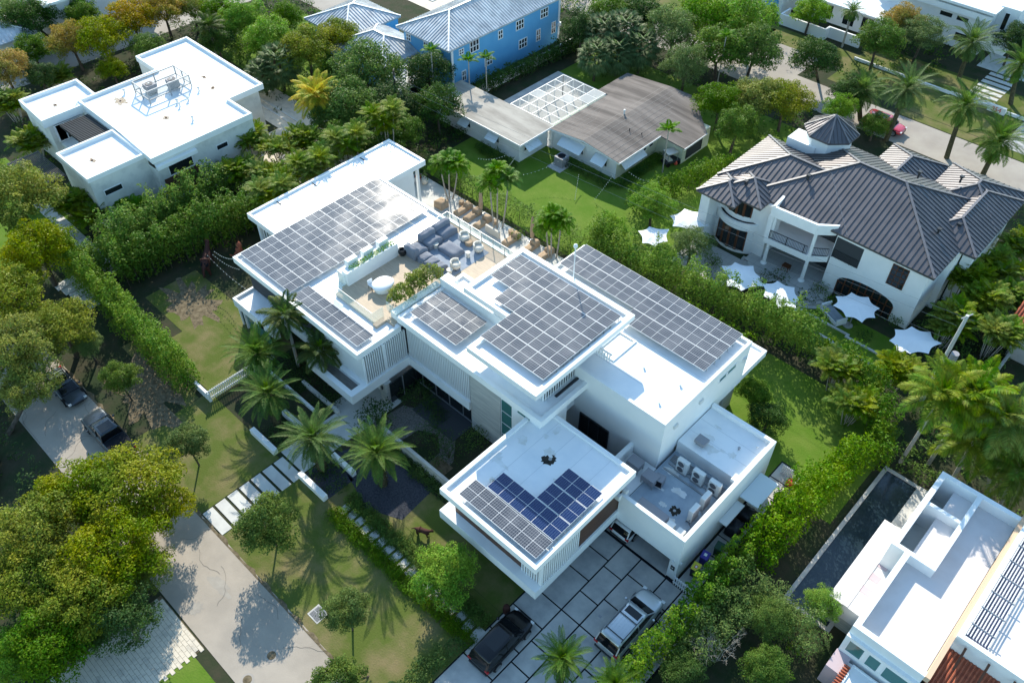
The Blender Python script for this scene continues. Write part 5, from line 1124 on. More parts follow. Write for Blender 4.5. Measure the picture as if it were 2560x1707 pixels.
hedge('tall bright columnar hedge right of the driveway', [(-8.95, 17.4), (-8.75, 24), (-8.55, 30.8)], 1.7, 3.1, 'leaf_hedge', step=1.15, seed=7, dens=150, size=0.17, jag=0.25, spire=True)
hedge('bright hedge between the right lawn and the dark basin', [(-7.9, 31.0), (-7.6, 38), (-6.9, 43)], 2.6, 3.0, 'leaf_hedge', step=1.0, seed=8, dens=125, size=0.18, jag=0.4)
hedge('hedge along the far end of the right lawn', [(-14.0, 50.8), (-9.8, 49.8), (-6.5, 46), (-5.5, 43)], 2.2, 2.7, 'leaf_green', step=0.9, seed=9, dens=110, size=0.19, jag=0.5)
hedge('pale feathery bamboo hedge below the columnar hedge', [(-7.0, 22.5), (-6.4, 29.3), (-3.6, 28.9), (-1.6, 27.9)], 2.2, 2.5, 'leaf_pale', step=0.8, seed=10, dens=190, size=0.12, jag=0.3)
hedge('dark hedge at the foot of the blue house', [(-63.0, 57.5), (-62.6, 68), (-62.0, 79)], 1.4, 1.7, 'leaf_dark', seed=11, dens=85, size=0.2)
hedge('loose hedge between the bungalow and the dark roofed house', [(-37.0, 55.6), (-35.4, 62), (-33.6, 68)], 1.8, 2.1, 'leaf_green', seed=12, dens=110, size=0.19, jag=0.35)
for i, (x, y, w, l) in enumerate((((-55.5, 53.2), (-50, 53.2), 0.8, 'low clipped hedge along the left block of the bungalow'), ((-46.5, 57.4), (-41, 57.4), 0.9, 'low clipped hedge under the bungalow gable'), ((-40.2, 58.0), (-40.2, 65.0), 0.9, 'low clipped hedge along the right side of the bungalow'))):
    hedge(l, [x, y], w, 0.75, 'leaf_dark', step=0.6, seed=20+i, dens=200, size=0.11, jag=0.1)
for i, (a, b, l) in enumerate((((-31, 14.7), (-17.6, 14.7), 'low clipped hedge on the street side of the stepping stones'), ((-31, 16.2), (-17.6, 16.2), 'low clipped hedge on the house side of the stepping stones'))):
    hedge(l, [a, b], 0.6, 0.34, 'leaf_green', step=0.45, seed=24+i, dens=420, size=0.085, jag=0.15)
hedge('low hedge against the long stone garden wall', [(-33, 21.0), (-24.6, 21.0)], 0.6, 0.45, 'leaf_dark', step=0.5, seed=27, dens=300, size=0.1)
hedge('clipped hedge along the brick drive', [(-34.6, -4), (-34.4, 2.2)], 1.6, 1.6, 'leaf_dark', seed=28, dens=150, size=0.14)
hedge('dark hedge at the near corner of the driveway', [(-18.2, 9), (-17.8, 14.2)], 1.1, 1.0, 'leaf_dark', seed=29, dens=220, size=0.12)
hedge('leafy hedge across the bottom edge right of the driveway', [(-9.2, 13.5), (-6.0, 17.0), (-3.6, 21.5)], 3.0, 2.0, 'leaf_green', step=0.9, seed=31, dens=110, size=0.17, jag=0.5)
hedge('dark hedge filling the strip between the driveway hedge and the bamboo', [(-7.9, 21.5), (-7.7, 30)], 1.2, 2.2, 'leaf_green', step=0.9, seed=32, dens=110, size=0.17, jag=0.4)
# undergrowth masses nobody could count
cover('dark leafy undergrowth between the left house and the villa', [(-69, -60.5, 24.5, 37), (-69, -63, 14.5, 19), (-58.5, -56.5, 26, 40), (-80, -70, 14.2, 16), (-90, -84.5, 12, 21)], 'leaf_green', 0.7, 0.9, 1, 0.2, 75)
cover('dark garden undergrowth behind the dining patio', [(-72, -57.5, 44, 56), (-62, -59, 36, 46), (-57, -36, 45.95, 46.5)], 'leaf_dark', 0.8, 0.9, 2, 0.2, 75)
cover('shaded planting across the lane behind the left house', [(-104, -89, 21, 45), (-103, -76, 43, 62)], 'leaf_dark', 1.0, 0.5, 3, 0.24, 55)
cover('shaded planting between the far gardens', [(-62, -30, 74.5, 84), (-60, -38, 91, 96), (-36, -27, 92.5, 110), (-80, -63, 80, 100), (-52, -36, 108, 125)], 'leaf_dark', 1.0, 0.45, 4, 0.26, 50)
cover('undergrowth under the tall palms at the right edge', [(-9, -3, 44.8, 52), (-9.5, -3, 55, 64), (-5, 6, 45, 56)], 'leaf_green', 0.9, 0.9, 5, 0.2, 75)
cover('leafy undergrowth at the bottom of the photo between hedge and terrace house', [(-7.5, -3, 15, 20.5), (-4.4, -0.9, 21, 26.5), (-4.5, -2.6, 27.5, 30.2)], 'leaf_green', 1.0, 1.1, 6, 0.17, 90)
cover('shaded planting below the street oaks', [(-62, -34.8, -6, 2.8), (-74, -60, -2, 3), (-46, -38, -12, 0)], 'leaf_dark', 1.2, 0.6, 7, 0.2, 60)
cover('dark planting in the palm beds by the entry', [(-45, -38.2, 19.5, 21.5), (-40.7, -37.9, 15.3, 17.3), (-34.9, -32.1, 15.3, 17.4), (-45.5, -41, 21.4, 24), (-34.8, -31.5, 24.6, 26.4)], 'leaf_dark', 0.25, 2.6, 8, 0.12, 170)
cover('dark planting around the dark roofed villa', [(-23, -11, 55.4, 58.2), (-9.9, -4, 57.5, 64), (-30, -24.5, 51, 53)], 'leaf_dark', 0.45, 0.7, 9, 0.16, 110)
cover('leafy garden behind the blue house and top left houses', [(-103, -86, 47, 60), (-88, -64, 84, 100), (-100, -76, 46, 54)], 'leaf_green', 1.4, 0.55, 12, 0.24, 60)
cover('creeping garden along the far street verge', [(-33, -28.5, 75.5, 84.3), (-22, -3, 76, 83.8)], 'leaf_green', 0.4, 0.5, 10, 0.18, 80)
# street trees in front of the villa
g = 'small round street trees on the verge'
for vx, vy, zc, rp, l in ((278, 868, 2.6, 42, 'small round grey green tree beside the parked dark sedan'), (435, 1018, 2.6, 46, 'small round tree beside the pickup truck with a bent trunk'), (617, 1205, 2.7, 66, 'largest round street tree right of the entry slabs'), (796, 1400, 2.7, 50, 'round street tree behind the drain grate'), (775, 1572, 2.2, 62, 'round tree cut off by the bottom edge of the photo')):
    tree(vx, vy, zc, rp, 'round', l, g, tr=0.07)
# olive coloured oaks along the left street
g = 'yellow green oaks shading the left street'
for vx, vy, zc, rp, l in ((35, 455, 5.5, 95, 'highest olive oak left of the slab path at the left edge'), (85, 575, 5.2, 80, 'olive oak touching the slab path of the left house'), (25, 680, 5.2, 85, 'olive oak at the left edge below the slab path'), (140, 748, 4.6, 72, 'olive oak spreading over the sedan'), (40, 800, 5.2, 88, 'olive oak with a thick leaning trunk by the road'), (62, 890, 4.4, 62, 'low olive oak limb hanging over the parked sedan'),
        (300, 1120, 5.8, 105, 'yellow green oak hiding the back of the pickup'), (372, 1168, 5.0, 62, 'yellow green oak reaching over the sunlit road'), (175, 1140, 5.6, 95, 'broad yellow green oak left of the pickup'), (90, 1220, 5.6, 100, 'large yellow green oak at the left edge above the bus shelter roof'), (260, 1270, 6.0, 110, 'dense yellow green oak in the middle of the lower left grove'), (60, 1340, 5.2, 95, 'oak in the lower left corner of the grove'), (190, 1375, 5.0, 100, 'shaded oak at the bottom of the grove beside the brick drive'), (330, 1300, 5.0, 60, 'small oak crown at the right tip of the grove')):
    tree(vx, vy, zc, rp, 'olive', l, g, tr=0.24)
tree(200, 790, 4.0, 34, 'pale', 'small grey leaved tree behind the street hedge')
tree(285, 1420, 3.0, 70, 'dark', 'dark tree shading the top of the brick drive'); tree(120, 1480, 2.8, 90, 'green', 'green shrubby tree beside the metal fence at lower left'); tree(30, 1510, 2.2, 70, 'bright', 'bright green shrub in the bottom left corner')
tree(1022, 1315, 2.0, 72, 'bright', 'vivid green feathery tree between the stepping stones and the garage wing', tr=0.08)
# upper left trees
g = 'yellow and orange trees behind the left house'
for vx, vy, zc, rp, k, l in ((12, 160, 5, 55, 'orange', 'yellow orange tree cut by the left edge'), (165, 95, 5.5, 52, 'orange', 'yellow orange tree nearest the lane behind the left house'), (232, 88, 5.5, 58, 'olive', 'olive yellow tree between two orange ones'), (300, 45, 6, 58, 'orange', 'orange topped tree behind the long parapet'), (375, 22, 6, 52, 'orange', 'orange tree touching the top edge of the photo'), (440, 18, 5, 40, 'olive', 'dull olive tree at the top edge right of the orange ones')):
    tree(vx, vy, zc, rp, k, l, g)
tree(258, 160, 2.2, 32, 'olive', 'small yellow shrub tree beside the trellis of the left house'); tree(85, 40, 4, 50, 'dark', 'dark tree against the corner house'); tree(30, 40, 4, 46, 'green', 'green tree in the top left corner'); tree(75, 118, 2.2, 40, 'green', 'grey green shrub by the folded parasols')
for vx, vy, zc, rp, k, l in ((560, 48, 5, 52, 'bright', 'bright green tree at the top edge left of the grey roofs'), (618, 92, 5, 56, 'bright', 'bright green tree beside the fan palm'), (705, 112, 6, 62, 'olive', 'broad brownish olive tree left of the grey hip roofs'), (775, 85, 5.5, 50, 'olive', 'smaller brownish olive tree touching the grey roof'), (842, 170, 6, 74, 'green', 'big green tree in front of the grey hip roof'), (815, 245, 5, 70, 'green', 'green tree right of the yellow palm'), (895, 240, 5, 60, 'dark', 'dark green tree behind the power pole'),
        (985, 165, 7, 52, 'dark', 'tall dark tree beside the corner of the blue house'), (1005, 245, 4, 52, 'dark', 'dark tree between the blue house and the bungalow'), (795, 330, 3.5, 60, 'green', 'low green tree behind the patio roof'), (870, 330, 3, 50, 'dark', 'dark shrubby tree above the far roof corner'), (500, 95, 4, 40, 'dark', 'dark tree behind the left house right corner')):
    tree(vx, vy, zc, rp, k, l)
for vx, vy, zc, rp, k, l in ((500, 30, 4, 40, 'green', 'green tree at the top edge behind the coconut palm'), (340, 110, 3, 36, 'green', 'green tree between the lane and the long parapet'), (90, 175, 2.5, 36, 'dark', 'dark shrub tree by the lane at upper left'), (190, 35, 4, 40, 'green', 'green tree against the corner house balcony'), (660, 40, 3, 34, 'green', 'green tree by the sunlit lane at the top edge'), (925, 300, 3, 44, 'green', 'green tree at the foot of the wooden pole'), (755, 275, 3, 44, 'green', 'green shrub tree behind the yellow palm'), (540, 215, 3, 40, 'dark', 'dark tree at the back corner of the left house')):
    tree(vx, vy, zc, rp, k, l)
# upper middle and right trees
for vx, vy, zc, rp, k, l in ((1335, 70, 5, 44, 'dark', 'dark tree at the right end of the blue house'), (1395, 35, 5, 50, 'green', 'green tree at the top edge right of the blue house'), (1475, 40, 6, 55, 'dark', 'dark leafy tree at the top edge above the fan palms'), (1545, 75, 7, 62, 'pale', 'tall pale green tree behind the bungalow'), (1575, 150, 5, 52, 'pale', 'pale green tree shading the bungalow roof end'), (1620, 40, 8, 66, 'bright', 'bright green tree at the top edge, left of two'), (1705, 50, 8, 72, 'bright', 'bright green tree at the top edge, right of two'), (1655, 118, 6, 62, 'green', 'green tree over the thin trunked palms'), (1735, 118, 6, 58, 'green', 'green tree right of the thin trunked palms'),
        (1655, 235, 4.5, 52, 'green', 'olive green tree beside the bungalow right eave'), (1740, 225, 5.5, 62, 'olive', 'yellow green tree left of the cupola'), (1805, 232, 5, 58, 'olive', 'yellow green tree just above the cupola'), (1690, 290, 4, 48, 'green', 'green tree behind the left gable of the dark roofed villa'), (1872, 135, 5.5, 52, 'dark', 'sparse dark tree beside the far road'), (1862, 30, 2.8, 40, 'bright', 'round bright clipped tree in the walled courtyard'),
        (2020, 95, 4.5, 50, 'green', 'feathery green tree in front of the low white house'), (2075, 50, 5.5, 45, 'orange', 'yellow flowering tree behind the feathery tree'), (2120, 80, 6, 48, 'pale', 'wispy pale tree below the top right house'), (1950, 215, 3, 40, 'dark', 'dark shrub tree left of the red car'), (1930, 250, 3, 36, 'bright', 'bright shrub beside the dark one near the cupola'), (2330, 95, 4, 40, 'dark', 'dark bushes at the top right edge'), (2010, 290, 1.8, 34, 'green', 'shrub in front of the red car'),
        (1590, 560, 2.6, 46, 'pale', 'pale twiggy tree between the shade sails and the hedge'), (1500, 470, 2.6, 46, 'bright', 'round bright tree at the corner of the bungalow lawn'), (1400, 530, 2.4, 42, 'bright', 'bright bushy tree where the two hedges meet'), (1735, 905, 1.8, 38, 'green', 'white flowering small tree beside the right wing'), (1765, 960, 1.6, 42, 'dark', 'dark shrub tree on the right lawn edge'),
        (1890, 1388, 1.9, 42, 'bright', 'small bright tree in the dark basin court'), (1770, 1420, 2.0, 50, 'pale', 'pale green tree at the bottom beside the terrace house'), (1570, 1545, 1.8, 46, 'dark', 'dark shrubby tree at the bottom edge'), (1760, 1530, 1.8, 50, 'green', 'green shrubby tree at the bottom edge near the terrace house')):
    tree(vx, vy, zc, rp, k, l)
# courtyard shrubs
for vx, vy, rp, m, l, h in ((862, 952, 46, 'leaf_dark', 'frangipani with big leaves beside the entry paving', 1.6), (995, 1000, 44, 'leaf_dark', 'dark rounded shrub in the middle of the courtyard', 1.5), (1030, 1040, 40, 'leaf_dark', 'lower dark shrub in the courtyard by the stone wall', 1.2), (1095, 1005, 36, 'leaf_green', 'white flowering shrub at the foot of the stone wall', 1.3), (965, 905, 44, 'leaf_dark', 'dark palm like shrub under the glass corner', 1.4), (985, 1075, 30, 'leaf_pale', 'grey twiggy shrub behind the garden wall', 0.9)):
    shrub(vx, vy, rp, m, l, h, 'courtyard shrubs', size=0.17 if rp == 46 else 0.12, dens=170)
for vx, vy, rp, l in ((920, 668, 25, 'lowest shrub in the rooftop planter row'), (955, 642, 27, 'middle shrub in the rooftop planter row'), (985, 622, 25, 'farthest shrub in the rooftop planter row')):
    c = V(vx, vy, 7.6); t = thing('planter_shrub', l, 'shrub', (c[0], c[1], 6.9), group='shrubs in the rooftop planter'); cl = crown_clumps(0.95, 0.85, 26, 0.3, int(vx), 1.0, 0.35)
    put('foliage', leafcloud('foliage', cl, 'leaf_shrub', 0.16, 800, int(vx)), t); k = MB().use('bark'); k.tube([(0, 0, -0.1), (0, 0.1, 0.6)], 0.04, 5, 0.02); put('stems', k.mesh('stems'), t)
t = thing('trailing_plants', 'fresh green trailing plants along the top of the terrace planter wall', 'plants', (-42.5, 27, 7.5)); put('foliage', leafcloud('foliage', [(0, i*0.27, 0.12, 0.24, 0.22) for i in range(16)], 'leaf_bright', 0.12, 700, 5), t)
shrub(1410, 735, 20, 'leaf_olive', 'small olive tree in the planter at the penthouse corner', 1.2); bpy.context.view_layer.update()
COL.objects[-1].name
for vx, vy, rp, l in ((1050, 412, 20, 'low shrub under the first palm trio'), (1190, 540, 18, 'low shrub under the middle palm trio'), (1300, 575, 20, 'variegated shrub under the third palm trio'), (1885, 665, 22, 'white flowering bush beside the villa steps'), (1640, 600, 24, 'flowering bush at the foot of the round bay'), (2060, 735, 24, 'climbing bush at the villa right corner'), (1905, 690, 16, 'dark bush behind the white outdoor sofa'), (1990, 720, 20, 'dark low bush by the arched doors'), (1250, 1485, 14, 'tiny bush')):
    if rp > 14: shrub(vx, vy, rp, 'leaf_green', l, 0.9)
# date palms in front
g = 'date palms in front of the villa'
for vx, vy, h, sc, l, rz in ((592, 812, 3.6, 1.02, 'date palm at the far end of the picket fence', 0.3), (617, 905, 3.5, 1.0, 'date palm left of the entry walk', 1.1), (722, 1008, 3.6, 1.05, 'date palm right of the entry walk with an orange flower stalk', 2.0), (866, 1040, 3.7, 1.06, 'date palm over the dark gravel bed', 0.7)):
    vpalm(vx, vy, h, 'date', l, g, sc*1.17, 0.3, 'bark_boot', boots=True, name='date_palm', rz=rz, var=0 if rz < 1 else 1)
vpalm(1292, 1512, 3.2, 'date', 'small date palm at the bottom of the driveway', None, 0.82, 0.2, 'bark_boot', boots=True, name='date_palm', rz=0.9)
vpalm(1412, 1572, 3.0, 'date', 'date palm mostly below the bottom edge beside the driveway', None, 0.7, 0.2, 'bark_boot', boots=True, name='date_palm', rz=2.2)
vpalm(655, 725, 5.6, 'coco', 'tall ragged coconut palm in front of the left wing', 'coconut palms at the left wing', 0.95, 0.12); vpalm(738, 805, 3.9, 'coco', 'lower coconut palm beside the planter balcony', 'coconut palms at the left wing', 0.95, 0.12, var=1)
vpalm(728, 222, 4.6, 'yellow', 'golden yellow coconut palm behind the lap pool', None, 1.25, 0.14)
# far street date palms
g = 'tall date palms along the far street'
for bx, by, cvx, cvy, sc, l in ((2367, 396, 2215, 245, 1.0, 'tall date palm standing over the street between red car and white sign'), (2214, 352, 2083, 205, 1.0, 'tall date palm in front of the red car'), (2457, 436, 2295, 325, 1.1, 'short date palm with long arching fronds at the right'), (2397, 200, 2232, 98, 1.05, 'tallest date palm by the top right house'), (2528, 262, 2345, 150, 1.0, 'date palm cut by the right edge beside the house number sign'), (2153, 303, 1978, 212, 0.95, 'date palm left of the red car')):
    b = P(bx, by, 0); hh = min(np.arange(2, 11, 0.1), key=lambda z: abs(P(cvx*1.08844, cvy*1.08844, z)[0]-b[0])+abs(P(cvx*1.08844, cvy*1.08844, z)[1]-b[1]))
    c = P(cvx*1.08844, cvy*1.08844, hh); palm((c[0], c[1]), hh, 'royal' if sc > 1.06 or bx in (2153,) else 'date', l, g, sc*1.38, 0.24, 'bark_boot', lean=((c[0]-b[0])*0.9, (c[1]-b[1])*0.9) if math.hypot(c[0]-b[0], c[1]-b[1]) < 2.5 else (0, 0), name='date_palm', rz=bx*0.01, var=0)
vpalm(1958, 28, 4.5, 'royal', 'traveller palm against the low white roof', None, 0.75, 0.12)
# slender palms in threes by the patio
g = 'slender white trunked palms in threes by the pool patio'
T = lambda x, y: (1060+x*.1786, 400+y*.1786)
for i, (b, c, l) in enumerate((((340, 580), (230, 75), 'left palm of the first trio by the patio'), ((355, 550), (340, 10), 'middle palm of the first trio by the patio'), ((400, 555), (465, 75), 'right palm of the first trio by the patio'), ((985, 1000), (925, 330), 'left palm of the middle trio by the loungers'), ((1025, 960), (1025, 170), 'middle palm of the middle trio by the loungers'), ((1095, 960), (1175, 275), 'right palm of the middle trio by the loungers'), ((1750, 1380), (1715, 920), 'left palm of the third trio beside the right wing'), ((1780, 1390), (1790, 790), 'middle palm of the third trio beside the right wing'), ((1850, 1380), (1920, 860), 'right palm of the third trio beside the right wing'))):
    bb = P(*T(*b), 0); ct = T(*c); hh = min(np.arange(1.5, 7, 0.05), key=lambda z: abs(P(*ct, z)[1]-bb[1])); cc = P(*ct, hh)
    palm((cc[0], cc[1]), hh, 'adonidia', l, g, 1.18, 0.07, lean=(cc[0]-bb[0], cc[1]-bb[1]), rz=i*1.1, var=i % 2)
# fan palms and others
for vx, vy, h, rp, l in ((1385, 75, 4.5, 40, 'leftmost fan palm of the group behind the bungalow'), (1432, 72, 5, 44, 'tallest fan palm of the group behind the bungalow'), (1418, 122, 3.6, 40, 'lowest fan palm of the group behind the bungalow'), (1472, 108, 4.2, 40, 'rightmost fan palm of the group behind the bungalow'), (1368, 128, 4.0, 36, 'fan palm at the left end behind the screen enclosure'), (642, 148, 4, 44, 'silvery fan palm between bright and olive trees'), (603, 172, 3.2, 34, 'darker fan palm behind the lap pool')):
    fan_palm(vx, vy, h, rp, l, 'fan palms', var=int(rp) % 2)
vpalm(480, 62, 5, 'coco', 'grey coconut palm behind the left house', None, 0.95, 0.12, var=1)
b = P(1658, 442, 0)
palm(V(1536, 300, 4.9)[:2], 4.9, 'slim', 'slender palm standing in front of the bungalow carport', None, 1.05, 0.07)
for vx, vy, h, l in ((1076, 140, 5.2, 'taller slender palm against the blue wall'), (1116, 135, 4.8, 'shorter slender palm against the blue wall'), (990, 118, 6.5, 'palm top beside the blue house corner'), (1668, 85, 6.5, 'thin trunked palm standing in the upper right grove')): vpalm(vx, vy, h, 'slim', l, None, 0.95, 0.07)
# areca palm clumps
def areca(vx, vy, rpx, h, label, n=9, group='areca palm clumps', kind='areca', sc=0.95):
    c = V(vx, vy, h*0.8); r = mpx(rpx*1.08844, c); rg = random.Random(int(vx+vy)); t = thing('areca_palm', label, 'palm clump', (c[0], c[1], 0), group=group)
    k = MB().use('bark_pale'); me, hb = palm_crown(kind, 0)
    for i in range(n):
        a = i*2.4; q = r*0.75*math.sqrt((i+.3)/n); x, y = q*math.cos(a), q*math.sin(a); hh = h*rg.uniform(.7, 1.05); put('crown', me, t, (x, y, hh), a, sc*rg.uniform(.85, 1.15)); k.tube([(x*0.4, y*0.4, 0), (x*.7, y*.7, hh*.5), (x, y, hh)], 0.04, 6, 0.03)
    put('stems', k.mesh('stems'), t); return t
for vx, vy, rp, h, l in ((575, 330, 42, 3.2, 'areca clump behind the front right corner of the left house'), (640, 345, 42, 3.4, 'areca clump in the middle of the screen between the two houses'), (700, 330, 40, 3.2, 'areca clump below the yellow palm'), (555, 400, 40, 2.8, 'low areca clump beside the brown window of the left house'), (615, 415, 44, 2.9, 'areca clump nearest the far roof of the villa'), (690, 400, 40, 2.6, 'areca clump against the far roof edge'), (740, 360, 36, 2.6, 'right end areca clump behind the patio roof'), (490, 372, 34, 2.0, 'small areca clump under the small window'),
        (168, 468, 44, 2.6, 'palm clump beside the slab path of the left house'), (215, 500, 30, 1.8, 'low palm clump against the grey wall'), (25, 240, 36, 2.6, 'palm clump at the far left edge'), (135, 182, 22, 1.6, 'small palm behind the left house parapet'), (75, 330, 44, 2.4, 'bushy palm clump left of the left house'),
        (2215, 640, 46, 3.4, 'areca clump beside the villa right wall'), (2290, 620, 50, 3.4, 'areca clump at the right edge under the roof end'), (2250, 700, 48, 3.4, 'areca clump above the tall power pole'), (2185, 745, 42, 3.2, 'areca clump touching the last shade sail'), (2290, 770, 44, 3.2, 'areca clump right of the power pole'), (2320, 690, 40, 3.0, 'areca clump cut by the right edge'), (2340, 570, 40, 2.6, 'bright areca clump at the right edge by the driveway'),
        (1925, 850, 40, 2.8, 'drooping areca clump at the end of the pool'), (1960, 930, 44, 2.6, 'areca clump at the far corner of the right lawn'), (2060, 860, 40, 2.6, 'areca clump between the pool and the tall palms')):
    areca(vx, vy, rp, h, l)
areca(305, 487, 40, 1.9, 'vivid yellow green palm clump by the left house front corner', kind='adonidia', sc=1.0, n=6)
for x, y, hh, l in ((-58.4, 30.5, 5.6, 'tall areca clump beside the near end of the far roof'), (-58.6, 35.0, 6.2, 'tall areca clump beside the middle of the far roof'), (-58.8, 39.5, 6.6, 'tall areca clump beside the far half of the far roof'), (-59.0, 44.2, 7.0, 'tallest areca clump beyond the far roof corner')):
    t = thing('areca_palm', l, 'palm clump', (x, y, 0), group='areca palm clumps'); me, hb = palm_crown('areca', 0); k = MB().use('bark_pale')
    for i in range(9):
        a = i*2.4; q = 1.5*math.sqrt((i+.3)/9); dx_, dy_ = q*math.cos(a)*.6, q*math.sin(a); h2 = hh*(0.72+0.035*i); put('crown', me, t, (dx_, dy_, h2), a, 1.0); k.tube([(dx_*.4, dy_*.4, 0), (dx_*.7, dy_*.7, h2*.5), (dx_, dy_, h2)], .04, 6, .03)
    put('stems', k.mesh('stems'), t)
g = 'tall queen palms at the right edge'
for bx, by, cvx, cvy, l in ((2250, 1155, 2165, 905, 'queen palm with its trunk beside the dark basin'), (2320, 1160, 2235, 905, 'queen palm next to the power pole'), (2383, 1195, 2240, 1010, 'queen palm hanging over the back of the terrace house'), (2470, 1235, 2310, 960, 'queen palm with yellowing fronds'), (2500, 1260, 2345, 1075, 'queen palm at the right edge behind the terrace house')):
    b = P(bx, by, 0); ct = (cvx*1.08844, cvy*1.08844); hh = min(np.arange(3, 11, 0.05), key=lambda z: math.hypot(P(*ct, z)[0]-b[0], P(*ct, z)[1]-b[1])); c = P(*ct, hh)
    palm((c[0], c[1]), hh, 'queen', l, g, 1.3, 0.13, lean=(c[0]-b[0], c[1]-b[1]), rz=bx, var=bx % 2)
# bare twiggy shrub at lower right
t = thing('bare_shrub', 'leafless pale branched shrub at the bottom edge right of the suv', 'bare shrub', (*V(1650, 1500, 1.2)[:2], 0)); k = MB().use('bark_pale'); rg = random.Random(4)
def twig(p, d, l, r, n):
    e = p+d*l; k.tube([p, p.lerp(e, .5)+Vector((rg.uniform(-.03, .03), rg.uniform(-.03, .03), 0)), e], r, 5, r*0.6)
    if n:
        for _ in range(3): twig(e, (d+Vector((rg.uniform(-.9, .9), rg.uniform(-.9, .9), rg.uniform(-.1, .6)))).normalized(), l*0.72, r*0.6, n-1)
for _ in range(4): twig(Vector((0, 0, 0)), Vector((rg.uniform(-.7, .7), rg.uniform(-.7, .7), 1)).normalized(), 1.0, 0.04, 4)
put('branches', k.mesh('branches'), t)
# ------------------------------------------------------------------ vehicles
mat('paint_red', (0.52, 0.012, 0.03), 0.25, 0.6, coat=1.0); mat('paint_black', (0.004, 0.0045, 0.006), 0.25, 0.3, coat=0.3); mat('paint_silver', (0.50, 0.53, 0.55), 0.28, 0.6, metal=0.5, coat=0.8)
mat('paint_white', (0.70, 0.71, 0.70), 0.3, 0.5, coat=1.0); mat('paint_blue', (0.03, 0.045, 0.06), 0.3, 0.5, metal=0.3, coat=0.4); mat('paint_grey', (0.05, 0.062, 0.075), 0.3, 0.5, metal=0.3, coat=0.4)
mat('car_glass', (0.006, 0.008, 0.010), 0.06, 0.45); mat('tyre', (0.012, 0.012, 0.012), 0.8, 0.2); mat('rim', (0.35, 0.36, 0.37), 0.3, 0.6, metal=0.7); mat('tail_red', (0.45, 0.01, 0.01), 0.25, 0.5); mat('head_lamp', (0.6, 0.62, 0.62), 0.1, 0.7); mat('chrome', (0.6, 0.6, 0.6), 0.15, 0.6, metal=1.0)
def loft(mb, secs):
    n = len(secs[0]); vs = [p for s in secs for p in s]; fs = []
    for i in range(len(secs)-1):
        for j in range(n): fs.append((i*n+j, i*n+(j+1) % n, (i+1)*n+(j+1) % n, (i+1)*n+j))
    fs += [tuple(range(n))[::-1], tuple(range((len(secs)-1)*n, len(secs)*n))]
    return mb.add(vs, fs)
